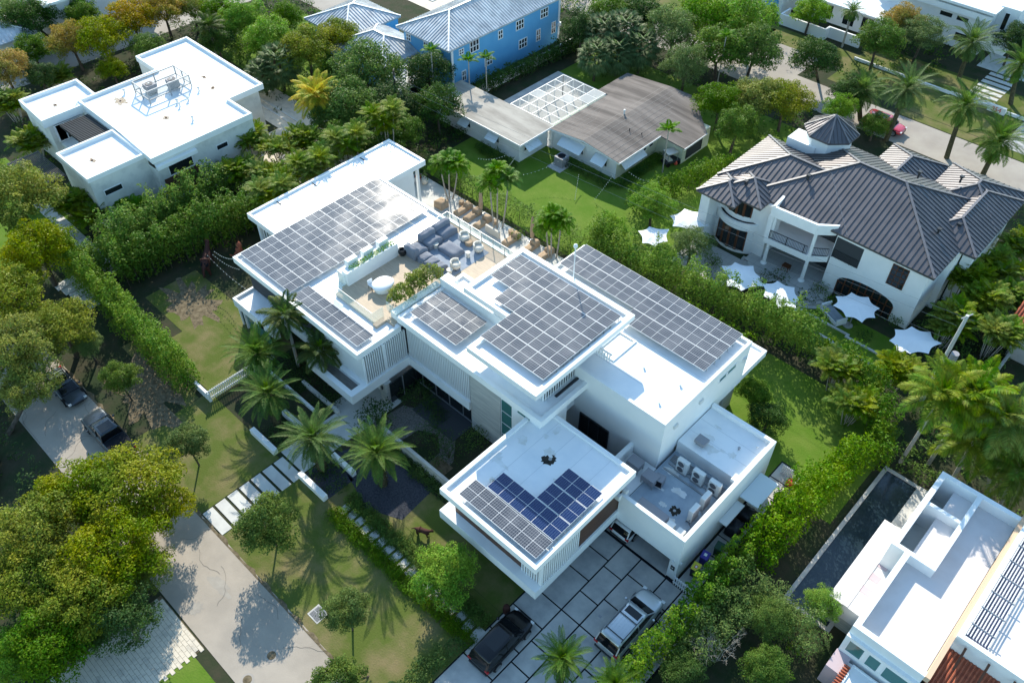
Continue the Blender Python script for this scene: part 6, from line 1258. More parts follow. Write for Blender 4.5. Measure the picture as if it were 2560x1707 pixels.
def car(label, name, loc, rz, paint, L, W, H, kind='suv', group=None, rails=False, sunroof=True, category='car'):
    t = thing(name, label, category, (*loc, 0.03), rz, group=group); w = W/2; zb = 0.2; belt = H*0.60; hood = H*0.56
    # body stations x, half width, deck height
    st = {'suv': [(-.5, .70, belt*.78), (-.485, .89, belt*.95), (-.42, .99, belt), (-.15, 1, belt), (.18, 1, belt*.98), (.30, .99, hood*1.0), (.40, .95, hood*.94), (.475, .83, hood*.82), (.5, .62, hood*.60)],
          'sedan': [(-.5, .78, belt*.78), (-.485, .92, belt*.94), (-.40, .98, belt), (-.15, 1, belt), (.15, 1, belt*.96), (.26, .99, hood*.98), (.42, .94, hood*.86), (.49, .82, hood*.7), (.5, .72, hood*.55)],
          'pickup': [(-.5, .92, belt*.98), (-.49, .97, belt), (-.2, 1, belt), (.0, 1, belt), (.22, 1, belt), (.30, .99, hood*1.06), (.44, .97, hood*1.0), (.49, .90, hood*.9), (.5, .82, hood*.7)]}[kind]
    secs = []
    for fx, fw, zt in st:
        x = fx*L; a = w*fw; e = 0.0 if abs(fx) < .48 else 0.08
        secs.append([(x, -a*.86, zb+e), (x, -a, zb+.22), (x, -a, zt*.72), (x, -a*.93, zt*.96), (x, -a*.55, zt+.02), (x, a*.55, zt+.02), (x, a*.93, zt*.96), (x, a, zt*.72), (x, a, zb+.22), (x, a*.86, zb+e)])
    k = loft(MB().use(paint), secs); o = put('body', k.mesh('body'), t, smooth=True); o.modifiers.new('s', 'SUBSURF').render_levels = 2; o.modifiers['s'].levels = 2
    if kind == 'suv': cab = [(-.49, .80, .0), (-.43, .86, .80), (-.38, .87, .97), (-.12, .88, 1.0), (.06, .87, .98), (.13, .85, .90), (.27, .82, .02)]
    elif kind == 'sedan': cab = [(-.42, .80, .0), (-.30, .82, .72), (-.20, .80, .96), (-.05, .80, 1.0), (.06, .79, .96), (.11, .80, .84), (.25, .82, .0)]
    else: cab = [(-.16, .88, .0), (-.145, .86, .85), (-.12, .84, .98), (.0, .84, 1.0), (.10, .83, .97), (.14, .83, .86), (.26, .84, .0)]
    hh = H-belt; secs = []
    for fx, fw, f in cab:
        x = fx*L; z = belt+.01+hh*f; a = w*fw; b = w*fw*(1-.14*f)
        secs.append([(x, -a, belt-.08), (x, -a, belt+.0+hh*f*.05), (x, -b, z-.03*f), (x, -b*.8, z), (x, b*.8, z), (x, b, z-.03*f), (x, a, belt+hh*f*.05), (x, a, belt-.08)])
    k = loft(MB().use('car_glass'), secs); o = put('windows', k.mesh('windows'), t, smooth=True); bv = o.modifiers.new('b', 'BEVEL'); bv.width = .05; bv.segments = 3
    r = [c for c in cab if c[2] > .79]; secs = []
    for fx, fw, f in r:
        x = fx*L; z = belt+.01+hh*f; b = w*fw*(1-.14*f)+.012; secs.append([(x, -b, z-.05), (x, -b, z-.015), (x, -b*.8, z+.022), (x, b*.8, z+.022), (x, b, z-.015), (x, b, z-.05)])
    k = loft(MB().use(paint), secs); put('roof', k.mesh('roof'), t, smooth=True)
    k = MB().use(paint)   # pillars
    for s in (-1, 1):
        for (fa, fb) in (((cab[-1]), (cab[-2])), ((cab[0]), (cab[1]))):
            pa = (fa[0]*L, s*w*fa[1]*1.0, belt); pb = (fb[0]*L, s*w*fb[1]*(1-.14*fb[2]), belt+hh*fb[2]); k.bar(pa, pb, .07, .05)
        m = (cab[3][0]*L*.6, s*w*.885, belt); k.bar(m, (m[0], s*w*.775, H-.05), .06, .06)
    put('pillars', k.mesh('pillars'), t)
    if sunroof: k = MB().use('car_glass'); xa, xb = (-.03, .07) if rails else ((-.26, .05) if kind == 'suv' else (-.12, .04)); k.box(xa*L, xb*L, -w*.52, w*.52, H+.026, H+.033); put('sunroof', k.mesh('sunroof'), t)
    for sx, fx in ((1, .31), (-1, -.31)):
        for s in (-1, 1):
            k = MB().use('tyre'); k.lathe([(.12, -.11), (.33, -.11), (.36, -.07), (.36, .07), (.33, .11), (.12, .11)], n=20); k.xf(Matrix.Rotation(math.pi/2, 4, 'X')); o = put('wheel', k.mesh('wheel'), t, (fx*L, s*w*.90, .33))
            k = MB().use('rim'); k.lathe([(.05, .0), (.23, .0), (.24, .03), (.2, .02)], n=16); k.xf(Matrix.Rotation(-s*math.pi/2, 4, 'X')); put('rim', k.mesh('rim'), o, (0, s*.105, 0))
    for s in (-1, 1):
        k = MB().use('head_lamp'); k.box(.455*L, .492*L, s*w*.60, s*w*.86, hood*.66, hood*.80); put('headlight', k.mesh('headlight'), t)
        k = MB().use('tail_red'); k.box(-.497*L, -.47*L, s*w*.62, s*w*.92, belt*.70, belt*.92); put('taillight', k.mesh('taillight'), t)
        k = MB().use(paint); k.box(.15*L, .15*L+.14, s*w*1.0, s*(w+.18), belt+.02, belt+.16); put('mirror', k.mesh('mirror'), t).modifiers.new('b', 'BEVEL').width = .03
    k = MB().use('metal_dark'); k.box(.494*L, .502*L, -w*.45, w*.45, hood*.42, hood*.66); put('grille', k.mesh('grille'), t)
    k = MB().use('metal_dark'); k.box(-.5*L-.03, -.5*L+.05, -w*.8, w*.8, .25, .42); put('bumper', k.mesh('bumper'), t)
    if rails:
        for s in (-1, 1): k = MB().use('metal_dark'); k.bar((-.38*L, s*w*.66, H+.08), (.04*L, s*w*.66, H+.08), .04, .04); put('roof_rail', k.mesh('roof_rail'), t)
        for fx in (-.34, -.08): k = MB().use('metal_dark'); k.bar((fx*L, -w*.66, H+.1), (fx*L, w*.66, H+.1), .05, .03); put('cross_bar', k.mesh('cross_bar'), t)
        k = MB().use(paint)
        for i in range(6): k.box(-.36*L, -.05*L, -w*.5+i*w*.2-.012, -w*.5+i*w*.2+.012, H+.025, H+.045)
        put('roof_ribs', k.mesh('roof_ribs'), t)
    if kind == 'pickup': k = MB().use('joint_dark'); k.box(-.485*L, -.175*L, -w*.85, w*.85, belt+.0, belt+.035); put('bed_cover', k.mesh('bed_cover'), t)
    return t
def on(l, z=0.6): p = [P(x, y, z) for x, y in l]; return ((p[0][0]+p[1][0])/2, (p[0][1]+p[1][1])/2)
car('long silver suv with roof rails parked on the driveway beside the hedge', 'parked_car', (-11.0, 22.3), math.pi/2, 'paint_silver', 5.05, 1.95, 1.62, 'suv', rails=True)
car('black suv parked at the lower left corner of the driveway', 'parked_car', (-15.95, 16.0), math.pi/2+0.03, 'paint_black', 4.35, 1.8, 1.45, 'suv')
car('white car with red tail lights half inside the garage', 'parked_car', (-15.35, 28.6), math.pi/2, 'paint_white', 4.1, 1.7, 1.3, 'suv')
car('dark pickup truck parked on the left street half under an oak', 'pickup_truck', (-47.9, 7.35), math.pi, 'paint_blue', 5.4, 1.85, 1.6, 'pickup', category='pickup truck')
car('dark blue grey sedan parked under overhanging oak branches', 'parked_car', (-54.7, 7.3), 0, 'paint_grey', 4.4, 1.7, 1.25, 'sedan')
car('glossy red hatchback parked on the far street behind the date palms', 'parked_car', (-26.2, 86.6), 0.05, 'paint_red', 4.5, 1.85, 1.4, 'suv')
car('white car nose visible between the villa roof and the far hedge', 'parked_car', (-22.5, 78.6), 1.4, 'paint_white', 4.2, 1.75, 1.35, 'sedan')
car('dark car under the trees at the left edge below the oaks', 'parked_car', (-51.0, -0.6), 2.7, 'paint_black', 4.4, 1.75, 1.3, 'sedan')
car('blue car just above the bottom edge behind the small date palm', 'parked_car', (-12.6, 8.0), math.pi/2, 'paint_blue', 4.4, 1.75, 1.35, 'sedan')
# ------------------------------------------------------------------ roof terrace furniture
DZ = 6.34
D4 = lambda x, y, z=DZ: P(960+x*.2041, 520+y*.2041, z)
def soft(k, x0, x1, y0, y1, z0, z1, seed=0, n=6, amp=0.05):
    """draped cover: subdivided box with sagging, creased top"""
    rg = random.Random(seed); g = {}
    for i in range(n+1):
        for j in range(n+1):
            u, v = i/n, j/n; e = min(u, 1-u, v, 1-v)*n; dz = (-0.10 if e == 0 else 0)+rg.uniform(-amp, amp); g[i, j] = (x0+(x1-x0)*u+rg.uniform(-.02, .02), y0+(y1-y0)*v+rg.uniform(-.02, .02), z1+dz)
    vs = [g[i, j] for i in range(n+1) for j in range(n+1)]; fs = [(i*(n+1)+j, (i+1)*(n+1)+j, (i+1)*(n+1)+j+1, i*(n+1)+j+1) for i in range(n) for j in range(n)]
    rim = [(i, 0) for i in range(n)]+[(n, j) for j in range(n)]+[(i, n) for i in range(n, 0, -1)]+[(0, j) for j in range(n, 0, -1)]; b = len(vs)
    for a, c in rim: p = g[a, c]; vs.append((p[0]+(p[0]-(x0+x1)/2)*.04+rg.uniform(-.02, .02), p[1]+(p[1]-(y0+y1)/2)*.04, z0))
    for q in range(len(rim)):
        a = rim[q]; c = rim[(q+1) % len(rim)]; fs.append((a[0]*(n+1)+a[1], b+q, b+(q+1) % len(rim), c[0]*(n+1)+c[1]))
    return k.add(vs, fs)
def softthing(name, label, cat, box, z0, z1, m, group=None, seed=0, back=None):
    x0, x1, y0, y1 = box; t = thing(name, label, cat, ((x0+x1)/2, (y0+y1)/2, z0), group=group); k = MB().use(m); soft(k, x0, x1, y0, y1, z0, z1, seed); part('cover', k, t, smooth=True)
    if back: k = MB().use(m); soft(k, *back, z0, z1+0.42, seed+9); part('back_cover', k, t, smooth=True)
    return t
g = 'grey covered lounge seats on the roof terrace'
softthing('covered_sofa', 'grey covered sofa in the far corner of the roof terrace', 'covered sofa', (-42.1, -40.9, 34.9, 36.6), DZ, DZ+.62, 'sofa_grey', g, 1, (-42.15, -41.7, 34.9, 36.6))
softthing('covered_sofa', 'grey covered corner sofa next to the far sofa', 'covered sofa', (-42.1, -40.8, 33.4, 34.85), DZ, DZ+.66, 'sofa_grey', g, 2, (-42.15, -41.6, 33.4, 34.85))
softthing('covered_sofa', 'pale grey covered corner seat closest to the black bowl', 'covered sofa', (-42.0, -40.7, 31.9, 33.2), DZ, DZ+.6, 'sofa_grey', g, 3, (-42.0, -40.7, 31.8, 32.3))
for i in range(3): softthing('lounge_cushion', ['seat cushion next to the corner seat in the row of three', 'middle seat cushion in the row of three', 'seat cushion nearest the planter shrubs in the row of three'][i], 'seat cushion', (-40.65+i*.83, -39.86+i*.83, 31.95, 33.0), DZ, DZ+.45, 'sofa_grey', 'row of three grey seat cushions', 5+i)
softthing('covered_table', 'dark grey covered coffee table on the pale rug', 'covered table', (-40.4, -38.6, 34.0, 35.2), DZ, DZ+.42, 'sofa_grey', None, 11)
def round_thing(name, label, cat, c, prof, m, group=None, sx=1, sy=1, base=DZ):
    t = thing(name, label, cat, (c[0], c[1], base), group=group); k = MB().use(m); k.lathe(prof, n=20, sx=sx, sy=sy); put('body', k.mesh('body'), t, smooth=False); return t
drum = lambda r, h: [(r*.8, 0), (r*.95, h*.1), (r, h*.5), (r, h*.85), (r*.9, h), (r*.4, h*1.01)]
g = 'small round tables and stools on the roof terrace'
for (x, y), r, h, m, l in (((635, 485), .24, .42, 'cover_pale', 'white topped round side table between the grey sofas'), ((1030, 600), .20, .5, 'cover_pale', 'hourglass shaped pale side table right of the coffee table'), ((805, 800), .24, .4, 'cover_pale', 'white topped side table by the nearest armchair'), ((1040, 450), .33, .38, 'cover_tan', 'woven tan pouf between the armchairs')):
    c = D4(x, y); t = round_thing('side_table' if m != 'cover_tan' else 'pouf', l, 'side table' if m != 'cover_tan' else 'pouf', c, [(r*.8, 0), (r*.75, h*.4), (r*.8, h*.8), (r*1.05, h*.9), (r*1.05, h)] if m != 'cover_tan' else drum(r, h), m, g)
g = 'pale covered armchairs on the roof terrace'
for (x, y), l in (((990, 400), 'pale armchair near the far glass rail'), ((1160, 530), 'pale armchair at the right end of the rug'), ((880, 740), 'pale armchair nearest the planter shrubs')):
    c = D4(x, y); t = thing('armchair', l, 'armchair', (c[0], c[1], DZ), group=g); k = MB().use('cover_pale'); k.lathe([(.30, .08), (.38, .2), (.42, .45), (.40, .52), (.2, .55)], n=18); put('seat', k.mesh('seat'), t, smooth=True)
    k = MB().use('cover_pale'); pts = arc(0, 0, .44, 100, 260, 10)+arc(0, 0, .33, 260, 100, 10); k.prism(pts, .3, .75); put('backrest', k.mesh('backrest'), t)
    for a, b in ((.22, .22), (-.22, .22), (.22, -.22), (-.22, -.22)): k = MB().use('metal_dark'); k.box(a-.02, a+.02, b-.02, b+.02, 0, .12); put('leg', k.mesh('leg'), t)
c = D4(230, 570); round_thing('fire_bowl', 'round black fire bowl standing by the glass rail', 'fire bowl', c, [(.2, 0), (.28, .05), (.36, .3), (.33, .52), (.22, .56), (.2, .4), (.05, .38)], 'black_pot')
c = P(500+1200*.3827, 550+450*.3827, DZ); t = thing('covered_table', 'large white covered oval table on the roof terrace', 'covered table', (c[0], c[1], DZ)); k = MB().use('sail_white'); k.lathe([(.62, 0), (.66, .2), (.74, .42), (.80, .55), (.70, .66), (.4, .72), (.1, .73)], n=26, sx=1.0, sy=1.15); put('cover', k.mesh('cover'), t, smooth=True)
c = P(500+1130*.3827, 550+425*.3827, DZ+.3); t = thing('dining_chair', 'pale folding chair beside the covered oval table', 'chair', (c[0], c[1]-.1, DZ)); k = MB().use('sail_white'); k.box(-.22, .22, -.22, .22, .38, .43); put('seat', k.mesh('seat'), t); k = MB().use('sail_white'); k.box(-.24, -.19, -.22, .22, .45, .8); put('backrest', k.mesh('backrest'), t)
for a, b in ((.19, .19), (-.19, .19), (.19, -.19), (-.19, -.19)): k = MB().use('metal_dark'); k.box(a-.015, a+.015, b-.015, b+.015, 0, .38); put('leg', k.mesh('leg'), t)
# ------------------------------------------------------------------ pool patio
g = 'tan covered sun loungers by the patio'
for i, (x, y, l) in enumerate(((550, 690, 'covered lounger farthest along the patio'), (680, 770, 'second covered lounger from the far end'), (820, 870, 'covered lounger left of the low cream wall'), (1220, 1110, 'covered lounger right of the low cream wall'), (1490, 1220, 'covered lounger beside the second folded parasol'), (1690, 1320, 'covered lounger at the foot of the third palm trio'))):
    c = P(*T(x, y), .3); t = thing('sun_lounger', l, 'sun lounger', (c[0], c[1], .1), group=g); k = MB().use('cover_tan'); soft(k, -.36, .36, -.95, .35, .02, .36, 30+i); put('cover', k.mesh('cover'), t, smooth=True)
    k = MB().use('cover_tan'); soft(k, -.36, .36, .30, .95, .02, .62, 50+i, 5, .07); put('backrest_cover', k.mesh('backrest_cover'), t, smooth=True)
g = 'round tan covered stools by the loungers'
for x, y, l in ((525, 610, 'round stool behind the farthest lounger'), (1220, 1020, 'round stool beyond the cream wall'), (1000, 880, 'round stool beside the middle palm trio')):
    c = P(*T(x, y), .2); round_thing('covered_stool', l, 'stool', c, drum(.28, .42), 'cover_tan', g, base=.1)
c = P(*T(245, 630), .3); softthing('covered_planter', 'square tan covered cube at the corner of the patio', 'covered cube', (c[0]-.5, c[0]+.5, c[1]-.5, c[1]+.5), .1, .85, 'cover_tan', None, 77)
k = MB().use('cover_pale'); c = P(*T(960, 1010), .4); k.box(c[0]-.9, c[0]+.9, c[1]-.1, c[1]+.12, .1, .85); solo('garden_wall', k, 'low cream wall between the loungers and the middle palm trio', 'wall', bevel=.02)
for x, y, l in ((800, 755, 'folded tan parasol left of the middle palm trio'), (1512, 1150, 'folded tan parasol left of the third palm trio')):
    c = P(*T(x, y), 0); t = thing('parasol', l, 'parasol', (c[0], c[1], .1), group='folded tan parasols by the patio'); k = MB().use('metal_grey'); k.cyl(0, 0, 0, 2.9, .03); k.box(-.3, .3, -.3, .3, 0, .06); put('pole', k.mesh('pole'), t)
    k = MB().use('cover_tan'); k.lathe([(.16, .5), (.2, .62), (.22, 1.3), (.16, 2.1), (.08, 2.75), (.03, 2.9)], n=10); put('canopy', k.mesh('canopy'), t)
z2p = lambda x, y, z=0: P(600+x*.3827, y*.3827, z)
c = z2p(1080, 1180); t = thing('dining_table', 'round glass dining table under the far roof corner', 'table', (c[0]+.3, c[1], .1)); k = MB().use('glass_teal'); k.cyl(0, 0, .7, .73, .6, n=24); put('table_top', k.mesh('table_top'), t); k = MB().use('metal_grey'); k.cyl(0, 0, 0, .7, .06); k.cyl(0, 0, 0, .03, .3, n=16); put('leg', k.mesh('leg'), t)
def chair(c, rz, label, group, m='ac_white', z=.1):
    t = thing('dining_chair', label, 'chair', (c[0], c[1], z), rz, group); k = MB().use(m); k.box(-.22, .22, -.22, .22, .40, .44); put('seat', k.mesh('seat'), t); k = MB().use(m); k.box(-.22, .22, .18, .22, .44, .82); put('backrest', k.mesh('backrest'), t)
    for a, b in ((.19, .19), (-.19, .19), (.19, -.19), (-.19, -.19)): k = MB().use(m); k.box(a-.015, a+.015, b-.015, b+.015, 0, .4); put('leg', k.mesh('leg'), t)
chair((c[0]+.3, c[1]-.9), math.pi, 'pale chair on the near side of the glass dining table', 'chairs at the glass table'); chair((c[0]+1.2, c[1]), -1.57, 'pale chair on the right side of the glass dining table', 'chairs at the glass table')
for x, y, m, fol, l in ((1165, 1165, 'red_pot', .45, 'big red pot with a bush at the patio corner'), (1208, 1195, 'cover_pale', .42, 'pale round pot beside the red one')):
    c = z2p(x, y, .2); t = thing('plant_pot', l, 'plant pot', (c[0], c[1], .1)); k = MB().use(m); k.lathe([(.2, 0), (.34, .2), (.36, .4), (.3, .5)], n=18); put('pot', k.mesh('pot'), t); put('foliage', leafcloud('foliage', crown_clumps(fol, fol, 10, .4, int(x)), 'leaf_dark', .13, 700, int(x)), t, (0, 0, .85))
# ------------------------------------------------------------------ equipment terrace
a3 = lambda x, y, z=3.3: P(1560+x*.1913, 1080+y*.1913, z)
def heatpump(c, rz, label):
    t = thing('heat_pump', label, 'condenser', (c[0], c[1], 3.3), rz, 'tall two fan condensers on the equipment terrace'); k = MB().use('ac_white'); k.box(-.42, .42, -.17, .17, .12, 1.28); o = put('casing', k.mesh('casing'), t); o.modifiers.new('b', 'BEVEL').width = .02
    for z in (.42, .95):
        k = MB().use('fan_dark'); k.lathe([(.22, 0), (.24, .012), (.08, .02)], n=20); k.xf(Matrix.Rotation(math.pi/2, 4, 'X')); put('fan', k.mesh('fan'), t, (-.08, -.172, z))
    k = MB().use('ac_grey'); k.box(-.36, .36, .17, .19, .2, 1.2); k.box(.16, .17, -.18, -.17, .12, 1.28); put('coil', k.mesh('coil'), t)
    k = MB().use('metal_grey'); k.box(-.45, .45, -.2, -.14, 0, .12); k.box(-.45, .45, .14, .2, 0, .12); put('feet', k.mesh('feet'), t)
    k = MB().use('cable'); k.tube([(.42, .05, .4), (.6, .1, .3), (.62, .35, .1), (.62, .5, .05)], .03, 6); put('pipe', k.mesh('pipe'), t)
for x, y, rz, l in ((750, 520, 0.0, 'condenser closest to the tall right wing wall'), (950, 660, 0.0, 'middle condenser of the row along the low roof'), (1160, 800, 0.0, 'condenser at the right end of the row along the low roof')): c = a3(x, y); heatpump((c[0], c[1]), rz, l)
heatpump((-11.85, 30.6), -math.pi/2, 'condenser turned sideways at the outer parapet, farther one'); heatpump((-11.85, 29.3), -math.pi/2, 'condenser turned sideways at the outer parapet, nearer one')
k = MB().use('metal_grey')
for i in range(5): k.box(-15.6, -11.2, 32.05+i*.13, 32.11+i*.13, 3.34, 3.42)
for i in range(3): k.box(-11.5+i*.12, -11.45+i*.12, 27.3, 32.4, 3.34, 3.42)
for x in (-15.2, -13.9, -12.6): k.box(x, x+.05, 32, 32.65, 3.3, 3.5)
solo('pipe_run', k, 'bundle of metal refrigerant pipes along the terrace walls', 'pipes')
k = MB().use('metal_grey'); k.box(-15.5, -11.9, 31.2, 31.3, 3.3, 3.4); k.box(-15.5, -11.9, 31.75, 31.85, 3.3, 3.4); solo('mounting_rail', k, 'pair of steel rails under the row of three condensers', 'rails')
t = thing('duct_box', 'long pinkish grey duct box behind the front terrace parapet', 'duct', (-13.8, 27.7, 3.3)); k = MB().use('ac_grey'); k.box(-14.9, -12.75, 27.35, 27.95, 3.3, 4.15); part('casing', k, t); k = MB().use('fan_dark')
for i in range(6): k.box(-13.6+i*.12, -13.53+i*.12, 27.335, 27.352, 3.5, 4.0)
part('grille', k, t)
for i, (x, l) in enumerate(((-12.5, 'white box on the parapet beside the duct box'), (-11.75, 'white box on the parapet nearest the outer corner'))):
    k = MB().use('ac_white'); k.box(x, x+.5, 27.1, 27.55, 3.9, 4.55); solo('control_box', k, l, 'equipment box', 'white boxes on the terrace parapet', bevel=.02)
k = MB().use('ac_white'); k.box(-12.4, -11.4, 27.15, 27.4, 3.3, 3.9); solo('pump_stand', k, 'low white stand under the two white boxes', 'stand')
for x, y, s, l in ((150, 400, .48, 'dark square condenser nearest the low balcony wall'), (345, 590, .5, 'dark square condenser in front of the tall wall corner')):
    c = a3(x, y, 3.9); t = thing('ac_condenser', l, 'condenser', (c[0], c[1], 3.3), group='dark square condensers on the equipment terrace'); k = MB().use('ac_grey'); k.box(-s, s, -s*.8, s*.8, .35, .85); put('casing', k.mesh('casing'), t); k = MB().use('metal_grey'); 
    for a in (-s+.05, s-.05):
        for b in (-s*.8+.05, s*.8-.05): k.box(a-.03, a+.03, b-.03, b+.03, 0, .35)
    put('stand', k.mesh('stand'), t)
c = a3(460, 640, 3.6); t = thing('ac_condenser', 'small dark upright condenser on the blue terrace floor', 'condenser', (c[0], c[1], 3.3), 0.2); k = MB().use('ac_grey'); k.box(-.32, .32, -.32, .32, .05, .72); put('casing', k.mesh('casing'), t); k = MB().use('joint_dark'); k.box(-.28, .28, -.335, -.32, .12, .65); put('grille', k.mesh('grille'), t)
# side passage: bins, grills, canopy
def sidebin(c, lid, body, label, w=.5, d=.6, h=.95):
    t = thing('wheelie_bin', label, 'bin', (c[0], c[1], .03), 0.15, 'bins beside the garage'); k = MB().use(body); k.add([(-w*.42, -d*.42, 0), (w*.42, -d*.42, 0), (w*.42, d*.42, 0), (-w*.42, d*.42, 0), (-w*.5, -d*.5, h), (w*.5, -d*.5, h), (w*.5, d*.5, h), (-w*.5, d*.5, h)], [(3, 2, 1, 0), (4, 5, 6, 7), (0, 1, 5, 4), (1, 2, 6, 5), (2, 3, 7, 6), (3, 0, 4, 7)]); put('body', k.mesh('body'), t)
    k = MB().use(lid); k.box(-w*.54, w*.54, -d*.56, d*.54, h, h+.06); o = put('lid', k.mesh('lid'), t); o.modifiers.new('b', 'BEVEL').width = .02
    k = MB().use('tyre'); 
    for s in (-1, 1): k.box(s*w*.42-.03, s*w*.42+.03, d*.38, d*.55, 0, .18)
    put('wheels', k.mesh('wheels'), t); return t
t = sidebin((-10.15, 28.0), 'yellow_plastic', 'black_pot', 'recycling bin with yellow lid beside the garage corner'); k = MB().use('paint_red'); k.box(-.10, .10, -.16, .10, 1.011, 1.014); k.use('white_sign'); k.box(-.06, .06, -.10, .04, 1.014, 1.016); put('label', k.mesh('label'), t)
t = sidebin((-10.2, 29.1), 'blue_plastic', 'blue_plastic', 'recycling bin with dark blue lid behind the yellow one'); k = MB().use('white_sign'); k.box(-.1, .1, -.1, .12, 1.011, 1.014); put('label', k.mesh('label'), t)
sidebin((-9.9, 30.3), 'green_plastic', 'green_plastic', 'dark green bin in the shade behind the blue one'); sidebin((-9.3, 31.2), 'green_plastic', 'green_plastic', 'dark green bin closest to the hedge')
for i, (x, y, l) in enumerate(((-10.0, 32.4, 'black covered grill nearest the bins'), (-10.0, 33.8, 'black covered grill under the side canopy'), (-8.9, 36.9, 'large black covered heap behind the side canopy'))):
    softthing('covered_grill', l, 'covered grill', (x-.45, x+.45, y-.5, y+.5), .05, 1.1, 'black_pot', 'black covered things in the side passage', 90+i)
k = MB().use('awning'); k.box(-10.8, -9.4, 33.6, 36.2, 2.2, 2.32); k.use('ac_white'); k.box(-10.8, -10.2, 31.2, 33.4, 1.9, 2.0); solo('side_canopy', k, 'flat pale canopies on the outer wall above the side passage', 'canopy')
k = MB().use('frame_white'); t = thing('picket_pen', 'small picket enclosure with a red bag at the far end of the side passage', 'fence', (-9.3, 38.8, 0)); slats(k, (-10.3, 38.9), (-8.9, 38.9), 0, 1.0, .12, .07, .04); slats(k, (-8.9, 37.7), (-8.9, 38.9), 0, 1.0, .12, .07, .04); part('pickets', k, t)
softthing('red_bag', 'crumpled red bag inside the little picket enclosure', 'bag', (-9.5, -9.0, 38.2, 38.7), .05, .55, 'red_plastic', None, 99)
for i, (x, y, z, l) in enumerate(((-11.2, 26.66, 2.0, 'white square lamp above the garage front'), (-10.78, 26.95, 1.9, 'white square lamp around the garage corner'))): k = MB().use('ac_white'); k.box(x-.08, x+.08, y-.08, y+.08, z, z+.12); solo('wall_lamp', k, l, 'wall lamp', 'lamps at the garage corner')
k = MB().use('metal_dark'); k.box(-11.28, -11.0, 26.68, 26.73, 1.1, 1.5); k.use('white_sign'); k.box(-11.2, -11.08, 26.66, 26.68, 1.3, 1.36); solo('meter_box', k, 'dark meter box on the garage wall beside the opening', 'meter box')
k = MB().use('rust'); k.lathe([(.22, .0), (.26, .4), (.2, .75), (.1, .8)], -17.2, 17.7, 10); k.use('black_pot'); solo('covered_hydrant', k, 'small dark covered object at the corner below the garage wing', 'covered object')
# ------------------------------------------------------------------ sculptures
def beast(label, loc, rz, s, m, pose='stand', holes=True):
    me = bpy.data.meshes.new('body'); 
    if pose == 'stand': J = [((0, 0, .75), .24), ((.45, 0, .78), .22), ((-.45, 0, .75), .2), ((.75, 0, 1.05), .13), ((.95, 0, 1.2), .13), ((1.15, 0, 1.15), .07), ((.5, .16, .4), .08), ((.52, .16, .03), .06), ((.5, -.16, .4), .08), ((.55, -.16, .03), .06), ((-.5, .16, .4), .09), ((-.55, .16, .03), .06), ((-.5, -.16, .4), .09), ((-.45, -.16, .03), .06), ((-.8, 0, .7), .05), ((-1.1, 0, .4), .04), ((.9, .09, 1.35), .04), ((.9, -.09, 1.35), .04)]; Eg = [(0, 1), (0, 2), (1, 3), (3, 4), (4, 5), (1, 6), (6, 7), (1, 8), (8, 9), (2, 10), (10, 11), (2, 12), (12, 13), (2, 14), (14, 15), (4, 16), (4, 17)]
    else: J = [((0, 0, .3), .3), ((.15, 0, .75), .26), ((.25, 0, 1.15), .17), ((.35, 0, 1.4), .17), ((.55, 0, 1.36), .09), ((.4, .18, .6), .09), ((.45, .18, .05), .07), ((.4, -.18, .6), .09), ((.45, -.18, .05), .07), ((.25, .28, .12), .12), ((.25, -.28, .12), .12), ((-.4, 0, .12), .06), ((-.8, .2, .08), .05), ((.3, .1, 1.6), .05), ((.3, -.1, 1.6), .05)]; Eg = [(0, 1), (1, 2), (2, 3), (3, 4), (1, 5), (5, 6), (1, 7), (7, 8), (0, 9), (0, 10), (0, 11), (11, 12), (3, 13), (3, 14)]
    me.from_pydata([j[0] for j in J], Eg, []); t = thing('animal_sculpture', label, 'sculpture', (*loc, 0.02), rz, 'rusty animal sculptures', s)
    me.materials.append(MATS[m]); o = put('body', me, t); sk = o.modifiers.new('skin', 'SKIN'); sk.use_smooth_shade = True
    for v, j in zip(me.skin_vertices[0].data, J): v.radius = (j[1], j[1])
    me.skin_vertices[0].data[0].use_root = True; o.modifiers.new('s', 'SUBSURF').render_levels = 2
    if holes:
        k = MB().use('joint_dark'); rg = random.Random(3)
        for _ in range(34):
            j = J[rg.choice((0, 0, 1, 1, 2))]; d = Vector((rg.uniform(-1, 1), rg.choice((-1, 1))*rg.uniform(.3, 1), rg.uniform(0, 1))).normalized(); p = Vector(j[0])+d*j[1]*1.0; q = len(k.v); k.lathe([(.001, .02), (.045, .015), (.05, -.02)], n=8); k.xf(Matrix.Translation(p) @ d.to_track_quat('Z', 'Y').to_matrix().to_4x4(), q)
        put('holes', k.mesh('holes'), t)
    return t
z5p = lambda x, y: P(x*.3827, 550+y*.3827, 0)[:2]
beast('large rusty spotted animal sculpture standing in the shade of the dark hedge', z5p(1370, 330), 2.4, 1.65, 'rust'); beast('terracotta spotted animal sculpture half hidden behind the roof corner', z5p(1560, 250), .6, 1.2, 'terracotta', 'sit')
z10p = lambda x, y: P(600+x*.3827, 1107+y*.3827, 0)[:2]
beast('small dark red animal sculpture on the lawn before the garage wing', z10p(1195, 600), .4, .75, 'rust', 'stand', False)
